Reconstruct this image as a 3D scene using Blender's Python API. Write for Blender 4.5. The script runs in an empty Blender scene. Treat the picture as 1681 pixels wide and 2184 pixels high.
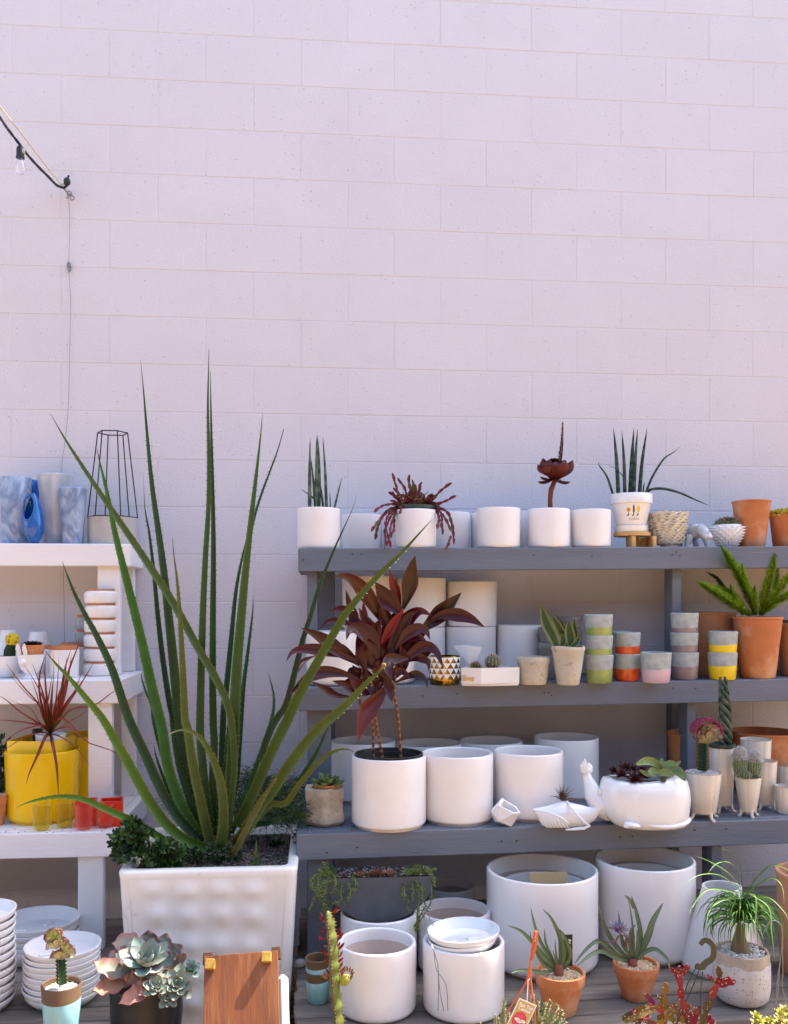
import bpy, math, random
import numpy as np
from mathutils import Vector, Matrix, noise
from math import sin, cos, pi, radians, sqrt, atan2

# ---------------------------------------------------------------- camera, world, sun, exposure
SC = bpy.context.scene
COL = SC.collection
FPX = 1950.0          # focal length in units of a 1681-wide picture
HOR = 1282.0          # horizon row
CD = 3.987            # camera to wall
TH = radians(4.7)
CAM = Vector((0, -CD, 1.5))
FWD = Vector((sin(TH), cos(TH), 0)); RGT = Vector((cos(TH), -sin(TH), 0)); UP = Vector((0, 0, 1))
cd = bpy.data.cameras.new('camera'); cam = bpy.data.objects.new('camera', cd); COL.objects.link(cam)
cam.location = CAM; cam.rotation_euler = (pi/2, 0, -TH)
cd.sensor_fit = 'AUTO'; cd.sensor_width = 36; cd.lens = 36*FPX/2184
cd.shift_y = (HOR-1092)/2184; cd.shift_x = 0
cd.clip_start = .05; cd.clip_end = 500
SC.camera = cam
SUND = Vector((.50, .25, .83)).normalized()
w = bpy.data.worlds.new("World"); SC.world = w; w.use_nodes = True
nt = w.node_tree; nt.nodes.clear()
sky = nt.nodes.new('ShaderNodeTexSky'); sky.sky_type = 'NISHITA'; sky.sun_disc = False
sky.sun_elevation = math.asin(SUND.z); sky.sun_rotation = atan2(SUND.x, SUND.y)
sky.air_density = .9; sky.dust_density = 2.3; sky.ozone_density = 1.0
bg = nt.nodes.new('ShaderNodeBackground'); bg.inputs[1].default_value = .15
wo = nt.nodes.new('ShaderNodeOutputWorld')
nt.links.new(sky.outputs[0], bg.inputs[0]); nt.links.new(bg.outputs[0], wo.inputs[0])
sl = bpy.data.lights.new('sun', 'SUN'); sl.energy = 3.6; sl.angle = radians(.5); sl.color = (1, .93, .82)
so = bpy.data.objects.new('sun', sl); COL.objects.link(so)
so.rotation_euler = (-SUND).to_track_quat('-Z', 'Y').to_euler(); so.location = (3, 2, 6)
SC.view_settings.view_transform = 'Standard'; SC.view_settings.look = 'None'
SC.view_settings.gamma = 1; SC.view_settings.use_curve_mapping = False
SC.view_settings.exposure = 1.96

# ---------------------------------------------------------------- projection helpers
def P(px, py, Y):
    u = (px-840.5)/FPX; z = (CD+Y)/(cos(TH)-u*sin(TH))
    return CAM + z*(FWD + RGT*u + UP*((HOR-py)/FPX))
def depth(px, Y):
    return (CD+Y)/(cos(TH)-(px-840.5)/FPX*sin(TH))
CR = {0: (0, 0, 1), 1: (0, 806.9, .36), 2: (0, 1479.3, .36), 3: (571.6, 874.1, .34), 4: (1109.5, 874.1, .34), 5: (571.6, 1512.9, .34), 6: (1109.5, 1512.9, .34),
      'a': (0, 874.1, .2), 'b': (0, 1176.7, .2), 'c': (0, 1445.7, .2), 'd': (0, 1882.7, .2),
      'k': (369.8, 1950, .24), 'l': (1008.6, 1916.3, .24), 'm': (1344.8, 1916.3, .2), 'n': (1412, 1512.9, .16),
      'o': (1008.6, 1580.1, .28), 'p': (168.1, 1613.8, .36), 'q': (638.8, 1781.9, .22), 'r': (1277.6, 1042.2, .24)}
def qx(c, x): return CR[c][0]+x*CR[c][2]
def qy(c, y): return CR[c][1]+y*CR[c][2]
def Q(c, x, y, Y): return P(qx(c, x), qy(c, y), Y)

class Plane:                                   # a shelf surface: height as a function of x
    def __init__(s, A, B): s.A = A; s.B = B
    def z(s, x): t = (x-s.A.x)/(s.B.x-s.A.x); return s.A.z+t*(s.B.z-s.A.z)
    def Y(s, x): t = (x-s.A.x)/(s.B.x-s.A.x); return s.A.y+t*(s.B.y-s.A.y)

class Fit: pass
def fit(c, pl, x0, x1, yb, yt, Y=None, bw=None):
    """pot standing on plane pl from its outline in the picture: x0..x1 widest, yb front foot, yt front lip; Y = centre distance from wall"""
    x0 = qx(c, x0); x1 = qx(c, x1); yb = qy(c, yb); yt = qy(c, yt)
    px = (x0+x1)/2; u = (px-840.5)/FPX; k = (x1-x0)/2/FPX/sqrt(1+u*u)
    kb = k*(bw or 1)
    if Y is None:
        z0 = 3.0
        for _ in range(30):
            p = CAM+z0*(FWD+RGT*u); z0 = (pl.z(p.x)-1.5)/((HOR-yb)/FPX)
        zc = z0
        for _ in range(20): zc = z0+kb*zc
    else:
        zc = (CD+Y)/(cos(TH)-u*sin(TH))
    r = k*zc
    p = CAM+zc*(FWD+RGT*u)
    f = Fit(); f.r = r; f.zc = zc; f.rb = r*(bw or 1)
    f.base = pl.z(p.x) if pl else 1.5+(HOR-yb)/FPX*(zc-f.rb)
    f.H = 1.5+(HOR-yt)/FPX*(zc-r)-f.base
    f.loc = Vector((p.x, p.y, f.base)); f.k = zc/FPX
    return f

# ---------------------------------------------------------------- mesh builder
class MB:
    def __init__(s): s.v = []; s.f = []; s.m = []; s.c = []; s.hascol = False
    def add(s, vs, fs, mat=0, cols=None):
        o = len(s.v); s.v += [tuple(v) for v in vs]; s.f += [tuple(i+o for i in f) for f in fs]
        s.m += [mat]*len(fs) if isinstance(mat, int) else mat
        if cols is not None:
            s.hascol = True; s.c += cols if isinstance(cols, list) else [cols]*len(vs)
        else: s.c += [(.5, .5, .5)]*len(vs)
        return o
    def box(s, c, d, mat=0, bev=0.0, M=None, col=None):
        x, y, z = d[0]/2, d[1]/2, d[2]/2; b = min(bev, x*.9, y*.9, z*.9)
        if b <= 0:
            vs = [Vector((sx*x, sy*y, sz*z)) for sx in (-1, 1) for sy in (-1, 1) for sz in (-1, 1)]
            fs = [(0, 1, 3, 2), (4, 6, 7, 5), (0, 4, 5, 1), (2, 3, 7, 6), (0, 2, 6, 4), (1, 5, 7, 3)]
        else:
            vs = []; idx = {}
            for sx in (-1, 1):
                for sy in (-1, 1):
                    for sz in (-1, 1):
                        for a in range(3):
                            p = [sx*(x-b), sy*(y-b), sz*(z-b)]; p[a] = (sx*x, sy*y, sz*z)[a]
                            idx[(sx, sy, sz, a)] = len(vs); vs.append(Vector(p))
            fs = []
            I = lambda sx, sy, sz, a: idx[(sx, sy, sz, a)]
            for q in (-1, 1):
                fs.append([I(q, -1, -1, 0), I(q, 1, -1, 0), I(q, 1, 1, 0), I(q, -1, 1, 0)][::q])
                fs.append([I(-1, q, -1, 1), I(-1, q, 1, 1), I(1, q, 1, 1), I(1, q, -1, 1)][::q])
                fs.append([I(-1, -1, q, 2), I(1, -1, q, 2), I(1, 1, q, 2), I(-1, 1, q, 2)][::q])
            for q in (-1, 1):
                for r in (-1, 1):
                    fs.append([I(q, r, -1, 0), I(q, r, -1, 1), I(q, r, 1, 1), I(q, r, 1, 0)][::q*r*-1])
                    fs.append([I(q, -1, r, 0), I(q, -1, r, 2), I(q, 1, r, 2), I(q, 1, r, 0)][::q*r])
                    fs.append([I(-1, q, r, 1), I(-1, q, r, 2), I(1, q, r, 2), I(1, q, r, 1)][::q*r*-1])
            for sx in (-1, 1):
                for sy in (-1, 1):
                    for sz in (-1, 1):
                        fs.append([I(sx, sy, sz, 0), I(sx, sy, sz, 1), I(sx, sy, sz, 2)][::sx*sy*sz])
            fs = [tuple(f) for f in fs]
        c = Vector(c)
        vs = [(M @ v if M else v)+c for v in vs]
        s.add(vs, fs, mat, col)
    def lathe(s, prof, seg=40, c=(0, 0, 0), mat=0, M=None, mod=None, col=None):
        """prof [(r,z) or (r,z,mat)]; mod(ang, r, z)->(r,z)"""
        vs = []; n = len(prof)
        for p in prof:
            for k in range(seg):
                a = 2*pi*k/seg; r, z = p[0], p[1]
                if mod: r, z = mod(a, r, z)
                v = Vector((r*cos(a), r*sin(a), z))
                if M: v = M @ v
                vs.append(v+Vector(c))
        fs = []; ms = []
        for i in range(n-1):
            mt = prof[i+1][2] if len(prof[i+1]) > 2 else mat
            for k in range(seg):
                k2 = (k+1) % seg
                fs.append((i*seg+k, i*seg+k2, (i+1)*seg+k2, (i+1)*seg+k)); ms.append(mt)
        s.add(vs, fs, ms, col)
    def tube(s, pts, rad, seg=8, mat=0, cap=True, col=None, flat=1.0):
        pts = [Vector(p) for p in pts]; n = len(pts)
        if not isinstance(rad, (list, tuple)): rad = [rad]*n
        vs = []; prev = None; cols = []
        for i, p in enumerate(pts):
            t = (pts[min(i+1, n-1)]-pts[max(i-1, 0)]).normalized()
            if prev is None:
                a = Vector((0, 0, 1)) if abs(t.z) < .9 else Vector((1, 0, 0)); nn = t.cross(a).normalized()
            else: nn = (prev-t*prev.dot(t)).normalized()
            prev = nn; b = t.cross(nn)
            for k in range(seg):
                a = 2*pi*k/seg; vs.append(p+rad[i]*(cos(a)*nn+sin(a)*b*flat))
                if callable(col): cols.append(col(i/(n-1), a))
        fs = [(i*seg+k, i*seg+(k+1) % seg, (i+1)*seg+(k+1) % seg, (i+1)*seg+k) for i in range(n-1) for k in range(seg)]
        if cap: fs += [tuple(range(seg))[::-1], tuple((n-1)*seg+k for k in range(seg))]
        s.add(vs, fs, mat, cols if callable(col) else col)
    def ball(s, c, r, seg=12, rings=8, mat=0, M=None, col=None, mod=None):
        if not isinstance(r, (tuple, list)): r = (r, r, r)
        vs = [];
        for i in range(rings+1):
            th = pi*i/rings
            for k in range(seg):
                a = 2*pi*k/seg; v = Vector((sin(th)*cos(a), sin(th)*sin(a), cos(th)))
                if mod: v = v*mod(v)
                v = Vector((v.x*r[0], v.y*r[1], v.z*r[2]))
                if M: v = M @ v
                vs.append(v+Vector(c))
        fs = [(i*seg+k, (i+1)*seg+k, (i+1)*seg+(k+1) % seg, i*seg+(k+1) % seg) for i in range(rings) for k in range(seg)]
        s.add(vs, fs, mat, col)
    def cone(s, base, tip, r, seg=5, mat=0, col=None):
        base = Vector(base); tip = Vector(tip); t = (tip-base).normalized()
        a = Vector((0, 0, 1)) if abs(t.z) < .9 else Vector((1, 0, 0)); nn = t.cross(a).normalized(); b = t.cross(nn)
        vs = [base+r*(cos(2*pi*k/seg)*nn+sin(2*pi*k/seg)*b) for k in range(seg)]+[tip]
        s.add(vs, [(k, (k+1) % seg, seg) for k in range(seg)], mat, col)
    def blade(s, pts, wmax, prof=None, cup=.12, th=.08, n=18, col=(.05, .12, .02), ref=None, teeth=None, twist=0, wave=0, mat=0, tcol=(.5, .42, .1)):
        """leaf swept along a curve. prof(t)->0..1 width, cup: channel depth/width, th thickness/width, col colour or f(t,a)"""
        C = resample(pts, n+1); vs = []; cols = []; A = (-1, -.5, 0, .5, 1)
        prof = prof or (lambda t: (1-t)**.6)
        rings = []
        for i, p in enumerate(C):
            t = i/n; T = (C[min(i+1, n)]-C[max(i-1, 0)]).normalized()
            V = (CAM-p).normalized() if ref is None else (ref(t, p) if callable(ref) else Vector(ref))
            N = V-T*V.dot(T)
            if N.length < 1e-3: N = Vector((0, 0, 1))-T*T.z
            N.normalize(); S = T.cross(N)
            if twist:
                q = Matrix.Rotation(twist*t if not callable(twist) else twist(t), 3, T); N = q @ N; S = q @ S
            wd = wmax*prof(t)*.5; rings.append((p, S, N, wd))
            for a in A:
                wz = wave*wmax*sin(t*23+a*2)*abs(a) if wave else 0
                vs.append(p+S*a*wd-N*(cup*2*wd*(1-a*a)-wz)); cols.append(col(t, a) if callable(col) else col)
            for a in (.5, 0, -.5):
                vs.append(p+S*a*wd-N*((cup+th)*2*wd*(1-a*a))); cols.append(col(t, a) if callable(col) else col)
        fs = [(i*8+k, (i+1)*8+k, (i+1)*8+(k+1) % 8, i*8+(k+1) % 8) for i in range(n) for k in range(8)]
        fs += [tuple(range(8)), tuple(n*8+k for k in range(8))[::-1]]
        s.add(vs, fs, mat, cols)
        if teeth:
            L = sum((C[i+1]-C[i]).length for i in range(n)); cnt = int(L/teeth[0]); rr = random.Random(int(L*1e5))
            for sd in (-1, 1):
                for j in range(cnt):
                    t = (j+rr.random()*.6+.1)/cnt; i = min(int(t*n), n-1); f = t*n-i
                    p = rings[i][0].lerp(rings[i+1][0], f); S = rings[i][1]; wd = rings[i][3]*(1-f)+rings[i+1][3]*f
                    if wd < wmax*.13: continue
                    b = p+S*sd*wd*.96; T = (rings[i+1][0]-rings[i][0]).normalized()
                    s.cone(b, b+(S*sd+T*.5)*teeth[1]*(.7+rr.random()*.6), teeth[1]*.36, 3, mat, tcol)
    def build(s, name, mats, parent=None, smooth=True, autos=None, off=None):
        me = bpy.data.meshes.new(name)
        v = s.v if off is None else [(a[0]-off[0], a[1]-off[1], a[2]-off[2]) for a in s.v]
        me.from_pydata(v, [], s.f)
        if not isinstance(mats, (list, tuple)): mats = [mats]
        for m in mats: me.materials.append(m)
        if len(mats) > 1: me.polygons.foreach_set('material_index', s.m)
        me.polygons.foreach_set('use_smooth', [smooth]*len(s.f))
        if s.hascol:
            at = me.color_attributes.new('Col', 'FLOAT_COLOR', 'POINT')
            at.data.foreach_set('color', np.array([(c[0], c[1], c[2], 1) for c in s.c], dtype=np.float32).ravel())
        if smooth and autos is not False:
            try: me.set_sharp_from_angle(angle=radians(autos or 40))
            except Exception: pass
        me.update()
        o = bpy.data.objects.new(name, me); COL.objects.link(o)
        if parent: o.parent = parent
        return o

def resample(pts, n):
    pts = [Vector(p) for p in pts]
    if len(pts) == 2: return [pts[0].lerp(pts[1], i/(n-1)) for i in range(n)]
    E = [pts[0]*2-pts[1]]+pts+[pts[-1]*2-pts[-2]]; out = []
    L = [0]
    for i in range(len(pts)-1): L.append(L[-1]+(pts[i+1]-pts[i]).length+1e-9)
    for j in range(n):
        d = L[-1]*j/(n-1); i = 0
        while i < len(pts)-2 and L[i+1] < d: i += 1
        t = (d-L[i])/(L[i+1]-L[i]); p0, p1, p2, p3 = E[i:i+4]
        out.append(.5*((2*p1)+(p2-p0)*t+(2*p0-5*p1+4*p2-p3)*t*t+(3*p1-p0-3*p2+p3)*t**3))
    return out

def thing(name, label, cat, loc=(0, 0, 0), group=None, rz=0):
    o = bpy.data.objects.new(name, None); COL.objects.link(o); o.location = loc; o.rotation_euler = (0, 0, rz)
    o.empty_display_size = .05
    return tag(o, label, cat, group)
def tag(o, label=None, cat=None, group=None, kind=None):
    if label: o['label'] = label
    if cat: o['category'] = cat
    if group: o['group'] = group
    if kind: o['kind'] = kind
    return o
def dup(root, loc, label, group=None, rz=None):
    r = root.copy(); COL.objects.link(r); r.location = loc
    if rz is not None: r.rotation_euler = (0, 0, rz)
    r['label'] = label
    if group: r['group'] = group
    for ch in list(root.children):
        c = ch.copy(); COL.objects.link(c); c.parent = r
        for g in ch.children:
            d = g.copy(); COL.objects.link(d); d.parent = c
    return r

# ---------------------------------------------------------------- materials
def mat(name, col=(.5, .5, .5), rough=.5, var=0.0, ns=8, col2=None, bump=0.0, bs=60, attr=False, spec=.5, metal=0, coat=0, trans=0, ior=1.45, thin=0, stretch=None, pits=None, wear=None, coord='Object', detail=6, gain=1.0):
    m = bpy.data.materials.new(name); m.use_nodes = True; nt = m.node_tree; N = nt.nodes; L = nt.links
    b = N['Principled BSDF']; out = N['Material Output']
    b.inputs['Roughness'].default_value = rough; b.inputs['Metallic'].default_value = metal
    b.inputs['Specular IOR Level'].default_value = spec; b.inputs['Coat Weight'].default_value = coat
    b.inputs['Coat Roughness'].default_value = .12
    b.inputs['Transmission Weight'].default_value = trans; b.inputs['IOR'].default_value = ior
    if coord == 'World': g = N.new('ShaderNodeNewGeometry'); vec = g.outputs['Position']
    else: g = N.new('ShaderNodeTexCoord'); vec = g.outputs['Object']
    if stretch:
        mp = N.new('ShaderNodeMapping'); mp.inputs['Scale'].default_value = stretch; L.new(vec, mp.inputs['Vector']); vec = mp.outputs[0]
    if attr:
        a = N.new('ShaderNodeAttribute'); a.attribute_name = 'Col'; cur = a.outputs['Color']
        if gain != 1: vm = N.new('ShaderNodeVectorMath'); vm.operation = 'SCALE'; vm.inputs['Scale'].default_value = gain; L.new(cur, vm.inputs[0]); cur = vm.outputs[0]
    else:
        r = N.new('ShaderNodeRGB'); r.outputs[0].default_value = (*col, 1); cur = r.outputs[0]
    def noise(scale, det=detail, rg=.6):
        n = N.new('ShaderNodeTexNoise'); n.inputs['Scale'].default_value = scale; n.inputs['Detail'].default_value = det; n.inputs['Roughness'].default_value = rg
        L.new(vec, n.inputs['Vector']); return n.outputs['Fac']
    def ramp(src, p0, p1, v0=0., v1=1.):
        mr = N.new('ShaderNodeMapRange'); L.new(src, mr.inputs['Value'])
        mr.inputs['From Min'].default_value = p0; mr.inputs['From Max'].default_value = p1
        mr.inputs['To Min'].default_value = v0; mr.inputs['To Max'].default_value = v1; return mr.outputs[0]
    def mix(fac, c1, c2, mode='MIX'):
        x = N.new('ShaderNodeMix'); x.data_type = 'RGBA'; x.blend_type = mode
        if isinstance(fac, float): x.inputs['Factor'].default_value = fac
        else: L.new(fac, x.inputs['Factor'])
        for i, c in ((6, c1), (7, c2)):
            if isinstance(c, tuple): x.inputs[i].default_value = (*c[:3], 1)
            else: L.new(c, x.inputs[i])
        return x.outputs[2]
    if var:
        f = ramp(noise(ns), .32, .68, 1-var, 1+var)
        cc = N.new('ShaderNodeCombineColor')
        for i in range(3): L.new(f, cc.inputs[i])
        cur = mix(1.0, cur, cc.outputs[0], 'MULTIPLY')
    if col2: cur = mix(ramp(noise(ns*.7+1.3), .42, .62), cur, col2)
    if wear:     # (colour, scale, threshold low, high)
        cur = mix(ramp(noise(wear[1], 9, .7), wear[2], wear[3]), cur, wear[0])
    hts = []
    if pits:     # (scale, radius, darkness)
        v = N.new('ShaderNodeTexVoronoi'); v.inputs['Scale'].default_value = pits[0]; v.inputs['Randomness'].default_value = 1; L.new(vec, v.inputs['Vector'])
        pm = ramp(v.outputs['Distance'], pits[1]*.5, pits[1], 1., 0.)
        sel = ramp(v.outputs['Color'], .55, .6) if False else None
        sp = N.new('ShaderNodeSeparateColor'); L.new(v.outputs['Color'], sp.inputs[0])
        sel = ramp(sp.outputs[0], pits[3], pits[3]+.02)
        mu = N.new('ShaderNodeMath'); mu.operation = 'MULTIPLY'; L.new(pm, mu.inputs[0]); L.new(sel, mu.inputs[1])
        m2 = N.new('ShaderNodeMath'); m2.operation = 'MULTIPLY'; L.new(mu.outputs[0], m2.inputs[0]); m2.inputs[1].default_value = pits[2]
        cur = mix(m2.outputs[0], cur, pits[4] if len(pits) > 4 else (.08, .07, .06))
        pit = mu.outputs[0]
    L.new(cur, b.inputs['Base Color'])
    if bump:
        h = noise(bs, 5, .65); bn = N.new('ShaderNodeBump'); bn.inputs['Strength'].default_value = 1; bn.inputs['Distance'].default_value = bump
        if pits:
            sb = N.new('ShaderNodeMath'); sb.operation = 'SUBTRACT'; L.new(h, sb.inputs[0]); L.new(pit, sb.inputs[1]); h = sb.outputs[0]
        L.new(h, bn.inputs['Height']); L.new(bn.outputs[0], b.inputs['Normal'])
    if thin:
        tr = N.new('ShaderNodeBsdfTranslucent'); ms = N.new('ShaderNodeMixShader'); ms.inputs[0].default_value = thin
        L.new(cur, tr.inputs[0]); L.new(b.outputs[0], ms.inputs[1]); L.new(tr.outputs[0], ms.inputs[2]); L.new(ms.outputs[0], out.inputs['Surface'])
    return m

def rampmat(name, stops, scale=6, dist=2.5, rough=.35, wave=2.0, coat=.2):    # swirled marble glaze
    m = bpy.data.materials.new(name); m.use_nodes = True; nt = m.node_tree; N = nt.nodes; L = nt.links; b = N['Principled BSDF']
    tc = N.new('ShaderNodeTexCoord'); n0 = N.new('ShaderNodeTexNoise'); n0.inputs['Scale'].default_value = scale; n0.inputs['Detail'].default_value = 3; n0.inputs['Distortion'].default_value = dist
    mp = N.new('ShaderNodeMapping'); mp.inputs['Scale'].default_value = (1, 1, .55); mp.inputs['Rotation'].default_value = (.5, .4, 0)
    L.new(tc.outputs['Object'], mp.inputs[0]); L.new(mp.outputs[0], n0.inputs['Vector'])
    mu = N.new('ShaderNodeMath'); mu.operation = 'MULTIPLY'; mu.inputs[1].default_value = wave; L.new(n0.outputs['Fac'], mu.inputs[0])
    fr = N.new('ShaderNodeMath'); fr.operation = 'PINGPONG'; fr.inputs[1].default_value = .5; L.new(mu.outputs[0], fr.inputs[0])
    cr = N.new('ShaderNodeValToRGB'); L.new(fr.outputs[0], cr.inputs[0])
    el = cr.color_ramp.elements
    for i, (p, c) in enumerate(stops):
        e = el[i] if i < 2 else el.new(p)
        e.position = p; e.color = (*c, 1)
    L.new(cr.outputs[0], b.inputs['Base Color']); b.inputs['Roughness'].default_value = rough; b.inputs['Coat Weight'].default_value = coat
    return m

WHT = (.83, .785, .76)
M = {}
M['wall'] = mat('wall_paint', (.625, .598, .643), .85, var=.022, ns=2.2, bump=.0028, bs=95, pits=(62, .16, .5, .86, (.22, .2, .19)), coord='World', wear=((.58, .545, .57), 1.3, .56, .85))
def per_object(m, lo, hi):       # each block or plank slightly lighter or darker
    N = m.node_tree.nodes; L = m.node_tree.links; b = N['Principled BSDF']; src = b.inputs['Base Color'].links[0].from_socket
    oi = N.new('ShaderNodeObjectInfo'); mr = N.new('ShaderNodeMapRange'); mr.inputs['To Min'].default_value = lo; mr.inputs['To Max'].default_value = hi; L.new(oi.outputs['Random'], mr.inputs[0])
    v = N.new('ShaderNodeVectorMath'); v.operation = 'SCALE'; L.new(src, v.inputs[0]); L.new(mr.outputs[0], v.inputs['Scale']); L.new(v.outputs[0], b.inputs['Base Color'])
per_object(M['wall'], .987, 1.008)
M['mortar'] = mat('mortar_paint', (.61, .58, .62), .9, bump=.001, bs=120, coord='World')
M['white_glaze'] = mat('white_glaze', WHT, .32, var=.035, ns=5, bump=.0003, bs=90, coat=.3, wear=((.70, .635, .57), 5, .60, .82), pits=(38, .06, .35, .9, (.3, .25, .2)))
M['matte_white'] = mat('matte_white_glaze', (.82, .775, .755), .55, var=.035, ns=6, bump=.0005, bs=130, pits=(30, .05, .4, .88, (.3, .25, .2)))
M['gloss_white'] = mat('gloss_white_glaze', (.80, .79, .79), .1, coat=.7, var=.02, ns=7, bump=.0004, bs=22)
M['cream_glaze'] = mat('cream_glaze', (.66, .60, .51), .16, coat=.6, var=.1, ns=9, stretch=(1, 1, .35), bump=.0006, bs=25)
M['bisque'] = mat('unglazed_clay', (.50, .33, .22), .85, var=.1, ns=20, bump=.0004, bs=200)
M['bisque_pale'] = mat('unglazed_pale_clay', (.62, .50, .42), .85, var=.08, ns=12, bump=.0004, bs=200)
M['terra'] = mat('terracotta', (.52, .17, .055), .75, var=.13, ns=7, bump=.0006, bs=140, wear=((.60, .37, .23), 5, .47, .68))
M['terra_dark'] = mat('terracotta_pale', (.50, .23, .12), .8, var=.08, ns=5, bump=.0006, bs=140)
M['grey_paint'] = mat('grey_paint', (.130, .148, .185), .48, var=.09, ns=6, stretch=(.35, 3, 3), bump=.0022, bs=34, wear=((.21, .21, .215), 12, .66, .76))
M['white_paint'] = mat('white_paint', (.81, .78, .79), .42, var=.03, ns=5, stretch=(.4, 3, 3), bump=.0012, bs=35, wear=((.66, .61, .57), 11, .64, .8))
M['old_wood'] = mat('weathered_wood', (.20, .165, .135), .85, var=.3, ns=10, stretch=(.12, 2.2, 2.2), bump=.004, bs=35, wear=((.30, .255, .215), 9, .5, .72))
M['dark_wood'] = mat('dark_wood', (.05, .04, .035), .9, var=.3, ns=10)
per_object(M['old_wood'], .75, 1.25)
M['nail'] = mat('rusty_nail', (.07, .035, .02), .8)
M['ground'] = mat('sandy_concrete', (.34, .208, .088), .9, var=.15, ns=1.5, bump=.003, bs=80, coord='World')
M['concrete'] = mat('cast_concrete', (.42, .40, .38), .85, var=.12, ns=10, bump=.0008, bs=120, pits=(60, .1, .5, .8))
M['cup_concrete'] = mat('cup_concrete', (.36, .39, .37), .8, var=.22, ns=22, bump=.0006, bs=160, wear=((.5, .51, .48), 30, .52, .7))
M['old_clay'] = mat('aged_clay', (.56, .50, .40), .9, var=.14, ns=12, bump=.0015, bs=90, wear=((.20, .18, .14), 24, .56, .72))
M['old_clay_dark'] = mat('aged_grey_clay', (.26, .245, .225), .9, var=.2, ns=12, bump=.0015, bs=90, wear=((.5, .46, .4), 20, .56, .7))
M['stone'] = mat('hewn_stone', (.40, .345, .27), .95, var=.25, ns=14, bump=.006, bs=60, pits=(70, .14, .6, .7))
M['speckle'] = mat('speckled_stoneware', (.56, .50, .46), .85, var=.14, ns=16, bump=.002, bs=75, pits=(190, .34, .85, .55), stretch=(1, 1, .6))
M['speckle_rim'] = mat('speckled_rim', (.42, .33, .24), .8, var=.2, ns=20, bump=.001, bs=90, pits=(150, .3, .6, .8))
M['planter'] = mat('resin_planter', (.85, .795, .74), .5, var=.03, ns=3, bump=.0008, bs=60, wear=((.50, .44, .36), 7, .62, .8))
M['black_plastic'] = mat('black_plastic', (.018, .018, .02), .42)
M['green_plastic'] = mat('green_plastic', (.03, .06, .045), .45)
M['soil'] = mat('potting_soil', (.035, .025, .018), .95, var=.5, ns=60, bump=.006, bs=120)
M['slate'] = mat('grey_fibre', (.085, .09, .105), .6, var=.16, ns=12, bump=.0006, bs=80)
M['yellow'] = mat('yellow_glaze', (.84, .50, .001), .25, coat=.3, spec=.3, var=.06, ns=6, bump=.0004, bs=40)
M['red'] = mat('red_glaze', (.70, .025, .006), .35, coat=.15, spec=.3, var=.06, ns=9)
M['blue'] = mat('blue_glaze', (.008, .105, .40), .16, coat=.5, var=.05)
M['brown_clay'] = mat('brown_clay', (.12, .068, .032), .75, var=.1, ns=20)
M['aqua'] = mat('aqua_glaze', (.24, .47, .50), .3, coat=.3, var=.16, ns=7, stretch=(2.5, 2.5, .4))
M['g_green'] = mat('green_glaze', (.28, .36, .10), .2, coat=.5, var=.15, ns=22)
M['g_orange'] = mat('orange_glaze', (.68, .09, .015), .2, coat=.5, var=.15, ns=12)
M['g_pink'] = mat('pink_glaze', (.60, .42, .50), .25, coat=.4, var=.05, ns=12)
M['g_purple'] = mat('mauve_glaze', (.24, .19, .21), .3, coat=.4, var=.12, ns=22, pits=(160, .2, .4, .8))
M['g_yellow'] = mat('yellow_band_glaze', (.80, .58, .01), .2, coat=.5, var=.05)
M['gold'] = mat('gold_lustre', (.34, .19, .035), .16, metal=1)
M['rimclay'] = mat('orange_clay_rim', (.50, .20, .09), .8, var=.1, ns=25)
M['bluegrey'] = mat('bluegrey_glaze', (.36, .42, .43), .4, coat=.3, var=.1, ns=20)
M['black_metal'] = mat('black_metal', (.012, .012, .014), .4, spec=.4)
M['steel'] = mat('galvanised_steel', (.22, .23, .25), .45, metal=.7)
M['white_plastic'] = mat('white_plastic', (.78, .78, .79), .3)
M['pine'] = mat('pine_wood', (.62, .37, .13), .55, var=.2, ns=9, stretch=(.5, 4, 4), bump=.0006, bs=60)
M['block'] = mat('pine_block', (.40, .235, .04), .6, var=.25, ns=30, bump=.001, bs=100)
M['ply'] = mat('varnished_plywood', (.19, .055, .012), .6, var=.28, ns=7, stretch=(5, 5, .45), bump=.0007, bs=60, coat=.15, wear=((.26, .095, .026), 12, .48, .62))
M['bracket'] = mat('dark_bracket', (.10, .045, .02), .6)
M['card'] = mat('cardboard', (.42, .31, .15), .85, var=.06, ns=5)
M['orange_strap'] = mat('orange_plastic', (.62, .12, .03), .3)
M['paper'] = mat('printed_card', (.8, .76, .66), .5)
M['tagpink'] = mat('printed_pink', (.55, .05, .11), .5, var=.4, ns=60)
M['tagtan'] = mat('printed_tan', (.55, .38, .12), .5)
M['ink'] = mat('white_ink', (.85, .85, .83), .5)
M['darkink'] = mat('dark_ink', (.03, .03, .03), .5)
M['rope'] = mat('cream_cord', (.62, .56, .40), .8)
M['leaf'] = mat('leaf', rough=.5, gain=.75, attr=True, var=.13, ns=22, thin=.1, bump=.0004, bs=50)
M['waxy'] = mat('waxy_leaf', rough=.5, gain=.56, spec=.3, attr=True, var=.14, ns=26, bump=.0003, bs=60, coat=0, wear=((.17, .14, .05), 34, .68, .74))
M['plume'] = mat('plume', rough=.6, attr=True, thin=.3, gain=1.15)
M['dusty'] = mat('dusty_succulent', rough=.62, gain=.8, attr=True, var=.1, ns=40)
M['glossleaf'] = mat('glossy_dark_leaf', rough=.26, gain=.40, spec=.4, attr=True, var=.2, ns=12, thin=.06, stretch=None, bump=.0004, bs=60)
M['pebble'] = mat('pebble', rough=.7, attr=True, var=.2, ns=120)
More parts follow.
